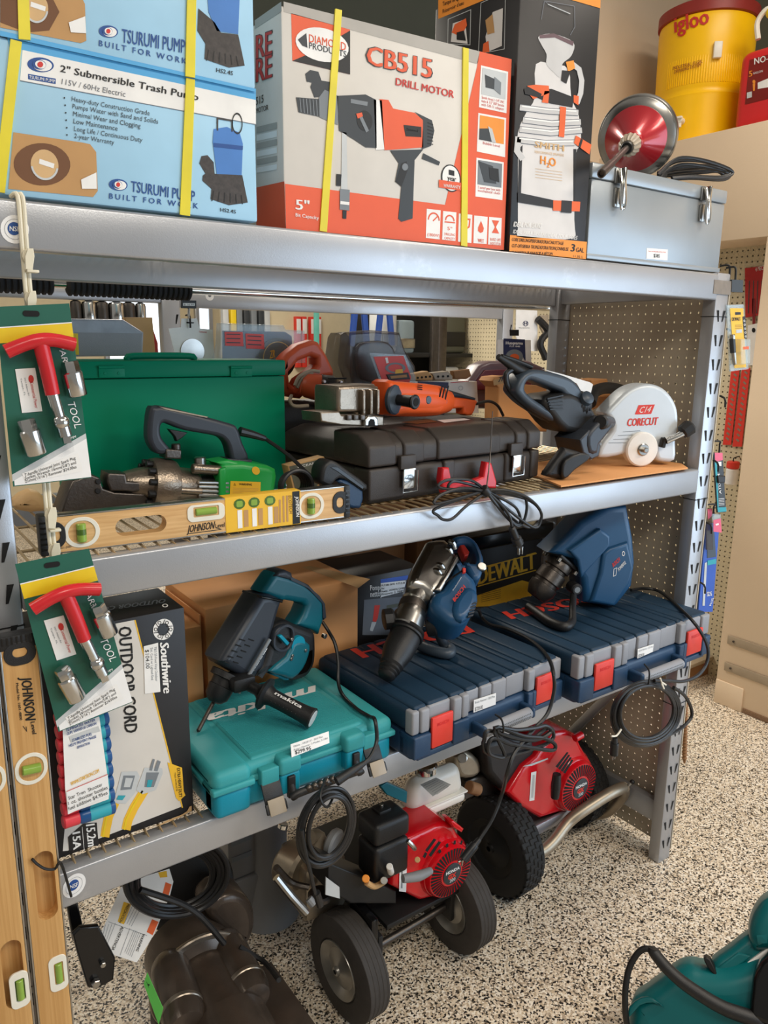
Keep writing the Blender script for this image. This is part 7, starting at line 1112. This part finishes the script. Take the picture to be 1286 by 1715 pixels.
    y3 = .475; m = MB(); m.shape(PY(y3), z((660, 405), (990, 405), (1000, 560), (660, 560)), -.03, 0, 'paper', .002); m.poly(PY(y3-.0005), z((700, 405), (850, 410), (850, 440), (700, 425)), 'navy_print', 1); m.line(PY(y3-.0005), z((860, 412), (950, 405)), 1.2, 'red_print', 1); m.ell(PY(y3-.0005), z((910, 438))[0], (4, 0), (0, 4), 'light_print', 1, ring=.3); m.build('white_carton', None, 'flat white carton lying behind the orange grinder', 'box')
    # grey purple plastic case and small boxes behind the saw handle
    m = MB(); m.shape(PY(.53), z((900, 490), (940, 430), (1010, 330), (1060, 308), (1250, 305), (1330, 340), (1330, 540), (900, 540)), -.07, .0, 'purple_grey', .014, 0, (), None, 3); m.shape(PY(.529), z((960, 440), (1030, 350), (1200, 345), (1260, 420), (1240, 440), (960, 450)), -.001, .004, 'maroon', .003); m.build('plastic_case', None, 'purple grey plastic case leaning behind the saw handle', 'case')
    z4 = Z(4.593, 720, 440); m = MB(); m.shape(PY(.40), z4((480, 910), (500, 880), (580, 870), (590, 940), (660, 930), (900, 950), (900, 1300), (520, 1300), (530, 960)), -.06, 0, 'kraft', .004); m.poly(PY(.3995), z4((485, 905), (640, 870), (640, 910), (490, 945)), 'kraft_light', 1); m.text(PY(.3995), '7M', *z4((522, 920), (580, 905), (530, 880)), 'black', 2, .03); m.build('cardboard_box', None, 'open brown box with handwriting behind the saw handle', 'box'); m = MB(); m.shape(PY(.32), Z(3.572, 820, 580)((610, 205), (705, 195), (735, 330), (620, 380)), -.08, 0, 'kraft', .003); m.build('cardboard_box', None, 'brown cardboard box between the saw motor and the silver guard', 'box')
    # husqvarna style pack
    y = .62; pl = PY(y); f = PY(y-.0005); t = thing('trimmer_pack', 'white and navy carded pack hanging above the saw handle', 'pack', pl.w(875, 605)); m = MB(); m.shape(pl, z4((520, 590), (775, 595), (780, 800), (520, 800)), -.003, 0, 'paper'); m.poly(f, z4((565, 582), (730, 590), (735, 760), (700, 700), (565, 720)), 'navy_print', 1); m.text(f, 'Husqvarna', *z4((582, 628), (712, 630), (583, 605)), 'label_white', 2, .03); m.text(f, 'FLX 1040', *z4((612, 648), (690, 650), (612, 636)), 'label_white', 2, .02); m.ell(f, z4((648, 722))[0], (14.5, 0), (0, 12), 'mid_print', 2); m.ell(f, z4((648, 728))[0], (8, 0), (0, 6), 'orange_print', 3); m.build('card', t); m = MB(); m.shape(PY(y-.008), z4((618, 515), (684, 515), (684, 562), (620, 562)), -.004, 0, 'black'); m.build('hook_tag', t)
    # black case behind, orange saw on top
    z5 = Z(2.679, 460, 560); t = thing('black_tool_case', 'second black plastic case behind the first one, half hidden by the green case', 'tool case', (.95, .48, ZM)); a = PY(.44).w(*z5((30, 335))[0]); m = MB(); m.bb(a.x-.03, a.x+.40, .458, .56, ZM, ZM+.10, 'black_plastic', .014); m.bb(a.x-.025, a.x+.395, .455, .56, ZM+.102, 1.475, 'black_plastic', .02, 4); m.build('case_shell', t); zc = 1.476
    y = .49; pl = PY(y); t = thing('orange_saw', 'worn orange D handle saw lying on the rear black case beside the green case', 'saw', pl.w(*z5((150, 320))[0])); m = MB(); m.shape(pl, z5((38, 110), (60, 85), (110, 45), (175, 25), (200, 35), (235, 90), (268, 160), (270, 185), (215, 195), (190, 210), (150, 260), (120, 290), (60, 280), (42, 260), (40, 160)), -.05, 0, 'rust_orange', .012, 0, [z5((66, 170), (110, 120), (165, 98), (190, 108), (192, 135), (160, 165), (110, 200), (90, 235), (72, 222))], None, 3); m.build('d_handle', t, 'orange D handle'); m = MB(); a, b = PY(.45).w(*z5((120, 225))[0]), PY(.42).w(*z5((250, 250))[0]); plathe(m, a, b, [(0, 14), (.15, 20), (.6, 22), (.9, 20)], 'rust_orange', 30); m.build('motor_body', t); m = MB(); plathe(m, a.lerp(b, .62), a.lerp(b, 1.18), [(0, 23), (.7, 24), (.9, 21), (1, 16)], 'black_plastic', 30)
    cb = a.lerp(b, 1.0); 
    for k in range(6): m.box(cb+V((.004*0, -mpx(cb, 22), -.03+k*.012)), (.05, .006, .004), 'slot', None, 0)
    for px in ((225, 212), (300, 215), (228, 300), (305, 295)): c = PY(.385).w(*z5(px)[0]); m.cyl(c+V((0, .01, 0)), c, .004, 'steel', None, 10)
    m.build('motor_cover', t, 'black ribbed motor cover'); m = MB(); w = lambda x, y_, yy=.44: PY(yy).w(*z5((x, y_))[0]); m.tube([w(90, 230), w(110, 190), w(160, 165), w(200, 168)], .0045, 'tan_plastic', 8, 5); m.tube([w(100, 240), w(125, 195), w(170, 175)], .0045, 'tan_plastic', 8, 5); m.tube([w(75, 275, .42), w(68, 300, .40), w(90, 322, .39), w(150, 320, .39)], .0045, 'tan_plastic', 8, 5); m.build('power_cord', t, 'tan power cord')
    m = MB(); m.shape(PY(.37), [(52, 822), (78, 835), (74, 858), (30, 856), (24, 840)], -.05, 0, 'tan_light', .016, 2, (), None, 4); m.build('bottle', None, 'small cream bottle lying behind the left end of the short wooden level', 'bottle')
hanging()
def far_room():
    # wire wall of hanging red packs, dark gondola with pale blister packs, window
    y = 5.98; pl = PY(y)
    for px0, px1, py0, py1 in ((332, 352, 520, 640), (178, 270, 525, 640)):
        a, b = pl.w(px0, py0), pl.w(px1, py1); m = MB(); m.bb(a.x, b.x, y-.01, y+.02, 1.0, 2.1, 'window_light', 0); m.bb(a.x-.04, a.x, y-.03, y+.02, .96, 2.14, 'rack_paint', .004); m.bb(b.x, b.x+.04, y-.03, y+.02, .96, 2.14, 'rack_paint', .004); m.build('window_1', kind='structure')
    y = 4.6; pl = PY(y); ks = [(375, 'light_print'), (388, 'pack_yellow'), (398, 'mid_print'), (410, 'dark_print'), (422, 'mid_print'), (434, 'dark_print'), (444, 'light_print')]
    g = thing('merchandise_panel', 'pale merchandise panel far behind the rack', 'display panel', pl.w(480, 700)*1); a, b = pl.w(370, 500), pl.w(585, 700); MB().bb(a.x, b.x, y, y+.04, .0, 2.3, 'far_wall', .002).build('panel', g)
    for px, mt in ks: c = pl.w(px, 560); m = MB(); m.bb(c.x-.024, c.x+.024, y-.05, y+.0006, c.z-.2, c.z+.2, mt, .006); m.build('hanging_pack', None, 'slim %s pack hung on the far panel at %s' % ({'light_print': 'pale', 'pack_yellow': 'yellow', 'mid_print': 'grey', 'dark_print': 'dark'}[mt], 'left' if px < 405 else 'right'), 'pack', 'slim packs on the far merchandise panel')
    for k, px in enumerate((496, 506, 520, 530)): c = pl.w(px, 575); m = MB(); m.bb(c.x-.024, c.x+.02, y-.05, y+.0006, c.z-.2, c.z+.22, 'bosch_red', .004); m.bb(c.x-.022, c.x+.018, y-.053, y-.05, c.z+.08, c.z+.2, 'paper', .001); m.build('red_pack', None, 'red and white pack hanging on the far panel above the orange saw', 'pack', 'red packs on the far panel')
    t = MB(); c = PY(4.0).w(531, 560); t.bb(c.x-.02, c.x+.02, 4.0, 4.02, 0, 2.2, 'teal_glass', .002); t.build('glass_edge', None, 'green tinted glass panel edge far behind the orange saw', 'glass panel')
    y = 2.6; pl = PY(y); a, b = pl.w(650, 560), pl.w(930, 560); g = thing('gondola_shelf', 'dark gondola shelf of clear and pale packs far behind the rack', 'shelf', ((a.x+b.x)/2, y+.2, 0)); m = MB(); m.bb(a.x, b.x, y+.38, y+.42, 0, 2.0, 'black', .004); m.build('back_panel', g)
    for zz in (pl.w(760, 592).z, pl.w(760, 660).z, .6): MB().bb(a.x, b.x, y, y+.40, zz-.025, zz, 'black', .003).build('shelf_board', g)
    for px in (728, 802): c = pl.w(px, 560); MB().bb(c.x-.035, c.x+.035, y-.02, y+.01, 0, 2.0, 'dark_steel', .003).build('upright', g)
    c = PY(2.3).w(742, 560); MB().bb(c.x-.03, c.x+.03, 2.3, 2.36, 0, 2.1, 'dark_steel', .003).build('steel_column', None, 'dark steel column behind the rack near the smoky clamshell', 'post')
    zt = pl.w(760, 592).z; z2 = pl.w(760, 660).z
    for k, (px, w, h, mt, base, lab) in enumerate(((660, .16, .26, 'light_print', zt, 'pale clear pack on the gondola top shelf, left of the dark steel column'), (690, .16, .2, 'clear_blue', zt, 'clear pack just left of the dark steel column on the gondola'), (770, .24, .3, 'dark_olive', zt, 'olive green carton on the gondola top shelf'), (812, .22, .28, 'label_white', zt, 'white blister pack on the gondola top shelf right of the olive carton'), (838, .12, .2, 'light_print', zt, 'small pale blister pack near the rear rack post on the gondola'), (768, .16, .17, 'light_print', z2, 'pale blister pack on the lower gondola shelf, left one'), (806, .16, .17, 'light_print', z2, 'pale blister pack on the lower gondola shelf, right one'))):
        c = pl.w(px, 570); m = MB(); m.box((c.x, y+.12, base+h/2+.001), (w*.78, .14, h), mt, None, .02, 3); m.box((c.x, y+.045, base+h*.3), (w*.7, .012, h*.3), 'steel' if mt != 'dark_olive' else 'black', None, .005); m.build('blister_pack', None, lab, 'pack')
    for k, px in enumerate((612, 655)):
        c = PY(2.2).w(px, 525); m = MB(); m.box(c+V((-.03, .058, .0)), (.035, .02, .34), 'blue_card', Matrix.Rotation(.12, 3, 'Y'), .006); m.box(c+V((.03, .058, .0)), (.035, .02, .34), 'blue_card', Matrix.Rotation(-.12, 3, 'Y'), .006); m.build('blue_strap', None, 'blue strap hanging far behind the %s of the smoky clamshell' % ('left' if k == 0 else 'right'), 'strap')
    c = PY(2.2).w(640, 500); MB().bb(c.x-.5, c.x+.5, 2.268, 2.3006, c.z+.08, c.z+.11, 'dark_steel', .003).build('hang_bar', None, 'dark hanging bar behind the rack with blue straps', 'bar')
    y = 1.30; pl = PY(y); z = Z(4.593, 720, 440); t = thing('chain_pack', 'white carded pack with crown logo hanging near the rear post', 'pack', pl.w(885, 600)); m = MB(); m.shape(pl, z((665, 345), (825, 345), (830, 680), (700, 680), (660, 560)), -.004, 0, 'label_white', .001); f = PY(y-.0005); m.ell(f, z((735, 468))[0], (4.6, 0), (0, 4.6), 'navy_print', 1, ring=.2); zc = pl.w(*z((680, 360))[0]).z; xr = U(852, 520, 'y', 1.22).x; m.tube([V((xr+.025, 1.25, zc)), V((xr+.06, 1.299, zc)), pl.w(*z((700, 355))[0])], .003, 'black', 6, 1); m.text(f, 'H', *z((725, 478), (746, 478), (725, 456)), 'navy_print', 2, .03); m.text(f, 'Husqvarna', *z((684, 505), (765, 505), (684, 495)), 'mid_print', 1); m.build('card', t)
    m = MB(); w = lambda x, y_: PY(1.275).w(*z((x, y_))[0]); m.tube([PY(1.2845).w(*z((828, 430))[0]), w(905, 520), w(860, 590), w(850, 640), w(875, 700), w(890, 740)], .016, 'black', 10, 4); m.shape(PY(1.32), z((845, 405), (915, 400), (915, 540), (880, 560), (850, 500)), -.01, 0, 'tan_plastic', .003); m.build('handle_part', None, 'black curved handle hanging beside the rear post of the rack', 'tool')
    # things stored on the back rack, seen through the low shelf
    for x0, x1, y0, h, mt, lab in ((.85, 1.25, .68, .40, 'kraft_dark', 'dark brown box on the back rack above the small black pump box'), (1.30, 1.78, .68, .36, 'kraft_dark', 'dark brown box on the back rack behind the blue demolition hammer'), (.74, .84, .68, .44, 'carton_black', 'tall black box on the back rack left of the dark brown boxes')):
        m = MB(); m.bb(x0, x1, y0, y0+.4, .732, .732+h, mt, .004); m.build('stored_box', None, lab, 'box')
far_room()
def right_side():
    def pack(name, quad, x_or_pl, mt, label, cat, extra, group=None):
        pl = x_or_pl; t = MB(); t.shape(pl, quad, -.004, 0, mt, .001); extra(t, Pl(pl.o+pl.n*.0003, pl.n, pl.ex)); return t.build(name, None, label, cat, group)
    z = Z(6.127, 1160, 420); y = -.005; pl = PY(y)
    def ex(m, f):
        m.poly(f, z((380, 590), (515, 590), (545, 1195), (425, 1205)), 'deco_yellow', 2); m.poly(f, z((430, 630), (488, 630), (490, 655), (432, 658)), 'black', 3); m.text(f, 'DEWALT', *z((400, 720), (487, 715), (398, 685)), 'black', 3, .03); m.poly(f, z((505, 675), (535, 672), (550, 905), (525, 900)), 'black', 3)
        for k in range(3): m.line(f, z((430, 765+k*15), (500, 762+k*15)), .6, 'black', 3)
        m.poly(f, z((440, 810), (500, 805), (502, 840), (442, 845)), 'light_print', 3)
        for k in range(5): m.text(f, 'O', *z((515+k*4, 730+k*40), (532+k*4, 730+k*40), (515+k*4, 708+k*40)), 'label_white', 4, .03)
        m.shape(PY(y-.012), z((412, 860), (438, 855), (455, 1165), (440, 1175), (425, 1050)), -.01, 0, 'steel', .003); m.shape(PY(y-.012), z((415, 905), (440, 905), (448, 1045), (425, 1050)), -.012, .001, 'dark_print', .002); m.shape(PY(y-.02), z((495, 905), (598, 905), (595, 1165), (495, 1170)), -.02, 0, 'clear_blue', .004); m.poly(PY(y-.0205), z((515, 985), (575, 980), (575, 1010), (518, 1012)), 'orange_print', 1)
    pack('drill_bit_pack', z((350, 555), (525, 550), (575, 1215), (385, 1240)), pl, 'clear_blue', 'yellow carded drill bit pack hanging beside the right post', 'bit pack', ex)
    z2 = Z(6.914, 1080, 740); y = .035; pl = PY(y)
    def ex2(m, f):
        m.poly(f, z2((805, 125), (895, 128), (900, 210), (810, 235)), 'pink_card', 2); m.poly(f, z2((835, 760), (938, 755), (942, 805), (842, 815)), 'aqua_card', 2); m.poly(f, z2((805, 235), (830, 232), (850, 760), (838, 765)), 'aqua_card', 2); m.poly(f, z2((830, 230), (880, 228), (880, 280), (832, 278)), 'label_white', 3)
        m.text(f, 'MAKITA', *z2((862, 370), (880, 600), (835, 372)), 'label_white', 3, .01)
        for k in range(5): m.line(f, z2((850, 660+k*18), (915, 655+k*18)), .7, 'label_white', 3)
        m.shape(PY(y-.008), z2((848, 395), (935, 395), (930, 475), (855, 478)), -.008, 0, 'black_plastic', .003)
    pack('blade_pack', z2((790, 122), (900, 128), (940, 815), (838, 820)), pl, 'dark_print', 'slim pink and teal carded blade pack low beside the right post', 'bit pack', ex2)
    y = .03; pl = PY(y)
    pack('hole_saw_pack', z2((785, 835), (880, 835), (885, 1050), (788, 1040)), PY(.045), 'clear_blue', 'pink topped pack hanging just below the teal blade pack', 'bit pack', lambda m, f: (m.poly(f, z2((790, 905), (875, 885), (885, 1050), (790, 1040)), 'pink_card', 2), m.line(f, z2((815, 960), (850, 950)), 3, 'label_white', 3)))
    pack('bit_set_pack', z2((710, 765), (780, 770), (790, 1250), (715, 1250)), PY(.06), 'smoky_plastic', 'dark clear pack with pink label left of the pink topped pack', 'bit pack', lambda m, f: m.poly(f, z2((722, 775), (775, 775), (778, 850), (728, 900)), 'pink_card', 2))
    z3 = Z(4.763, 1100, 880)
    def ex4(m, f):
        m.poly(f, z3((400, 40), (455, 40), (470, 250), (400, 260)), 'slate', 2); m.poly(f, z3((402, 280), (470, 265), (470, 305), (402, 318)), 'aqua_card', 2); m.text(f, 'SDS', *z3((398, 565), (436, 560), (396, 530)), 'label_white', 2, .02); m.text(f, 'PLUS', *z3((430, 640), (450, 580), (415, 640)), 'label_white', 2, .02); m.poly(f, z3((380, 300), (398, 292), (380, 640), (362, 640)), 'light_print', 2)
    pack('chisel_pack', z3((395, -20), (500, -15), (445, 690), (330, 690)), PY(.075), 'blue_card', 'long blue carded chisel pack hanging low beside the right post', 'bit pack', ex4)
    pack('brush_pack', z3((345, 25), (385, 10), (390, 120), (335, 135)), PY(.09), 'deco_yellow', 'small yellow pack above the blue chisel pack beside the right post', 'bit pack', lambda m, f: None); pack('chisel_pack', z3((345, 135), (395, 130), (370, 690), (315, 680)), PY(.1), 'navy_print', 'long dark navy pack behind the blue chisel pack', 'bit pack', lambda m, f: None)
    for k, (px, py, yy) in enumerate(((1222, 452, .02), (1232, 455, .0), (1205, 745, .05), (1195, 850, .08), (1188, 735, .1))):
        p = U(px, py, 'y', yy); m = MB(); m.tube([V((W+.066, yy+.02, p.z+.01)), V((p.x-.01, yy, p.z+.012)), p, p+V((.002, -.0, -.03))], .0028, 'black', 8, 4); m.build('peg_hook', None, 'black wire peg hook sticking out beside the right post', 'hook', 'black peg hooks beside the right post')
    for k in range(13):
        zz = 1.66-.062*k; yy = .03+(k % 3)*.05; o = MB(); o.tube([V((W+.064, yy+.03, zz+.01)), V((W+.085, yy, zz+.012)), V((W+.092, yy-.03, zz+.004)), V((W+.094, yy-.034, zz-.022))], .0028, 'black', 8, 3); o.build('peg_hook', None, 'black wire peg hook sticking out beside the right post', 'hook', 'black peg hooks beside the right post')
    a, b = U(1150, 1095, 'y', .03), U(1146, 1278, 'y', .03); o = MB(); o.tube([V((W+.064, .04, a.z)), a+V((0, 0, .004)), a], .0025, 'black', 6, 1); o.lathe([(.006, 0)]+[(.0085 if i % 2 else .0055, .01+i*.006) for i in range(int((b-a).length/.006)-2)]+[(.003, (b-a).length)], a, b-a, 'kraft_dark', 10); o.build('auger_bit', None, 'long rusty brown auger bit hanging low behind the right post', 'drill bit')
    m = MB(); p = [U(x, y_, 'y', -.004) for x, y_ in ((1226, 468), (1244, 468), (1244, 489), (1226, 489))]; m.shape(PY(-.006), [(1226, 468), (1245, 469), (1244, 490), (1225, 489)], -.006, 0, 'dark_print', .001); m.build('hook_tag', None, 'black plastic hook tag above the yellow drill bit pack', 'tag')
    # red packs on the far right pegboard
    x = 3.225; pl = PX(x)
    def ex5(m, f): m.line(f, [(1262, 500), (1263, 560)], 5, 'red_pack_dark', 2); m.text(f, '4 PIECE', (1265, 455), (1280, 451), (1265, 448), 'label_white', 2); [m.line(f, [(1255+k*7, 470), (1253+k*7, 525)], 1.4, 'dark_steel', 2) for k in range(4)]
    pack('bit_roll', [(1247, 449), (1290, 444), (1278, 527), (1248, 532)], pl, 'red_pack', 'square red bit roll hanging on the cream pegboard', 'bit pack', ex5)
    for k, (a, b) in enumerate((((1226, 622), (1238, 620)), ((1242, 618), (1256, 616)))):
        q = [(a[0], a[1]), (b[0], b[1]), (b[0]-14, 748), (a[0]-16, 748)] if k else [(a[0]-2, a[1]), (b[0], b[1]), (b[0]-14, 745), (a[0]-16, 745)]
        def ex6(m, f, q=q):
            for j in range(14): t_ = j/14; cx = (q[0][0]+q[1][0])/2+((q[3][0]+q[2][0])/2-(q[0][0]+q[1][0])/2)*t_; cy = q[0][1]+4+(q[3][1]-q[0][1]-8)*t_; m.line(f, [(cx-2, cy), (cx+2.5, cy+4)], 3, 'sand_steel', 2)
        pack('auger_bit_pack', q, pl, 'bosch_red', 'long red auger bit pack on the cream pegboard, %s of the pair' % ('right' if k else 'left'), 'bit pack', ex6, 'auger bit packs on the cream pegboard')
    pack('bit_card', [(1252, 545), (1270, 541), (1265, 612), (1250, 612)], PX(3.218), 'paper', 'pale card with a hang hole between the red packs on the pegboard', 'bit pack', lambda m, f: m.ell(f, (1262, 553), (3, 0), (0, 4), 'slot', 2))
    c = U(1226, 792, 'x', 3.19); m = MB(); m.cyl(c+V((0, 0, -.055)), c+V((0, 0, .02)), .028, 'label_white', None, 20); m.cyl(c+V((0, 0, .021)), c+V((0, 0, .055)), .0285, 'bosch_red', None, 20); m.tube([c+V((0, 0, .05)), c+V((.0, 0, .07)), c+V((.05, 0, .075))], .003, 'black', 6, 2); m.build('chalk_bottle', None, 'white bottle with red cap hanging on the cream pegboard', 'bottle')
right_side()
for o in (_co, _to): bpy.data.objects.remove(o)
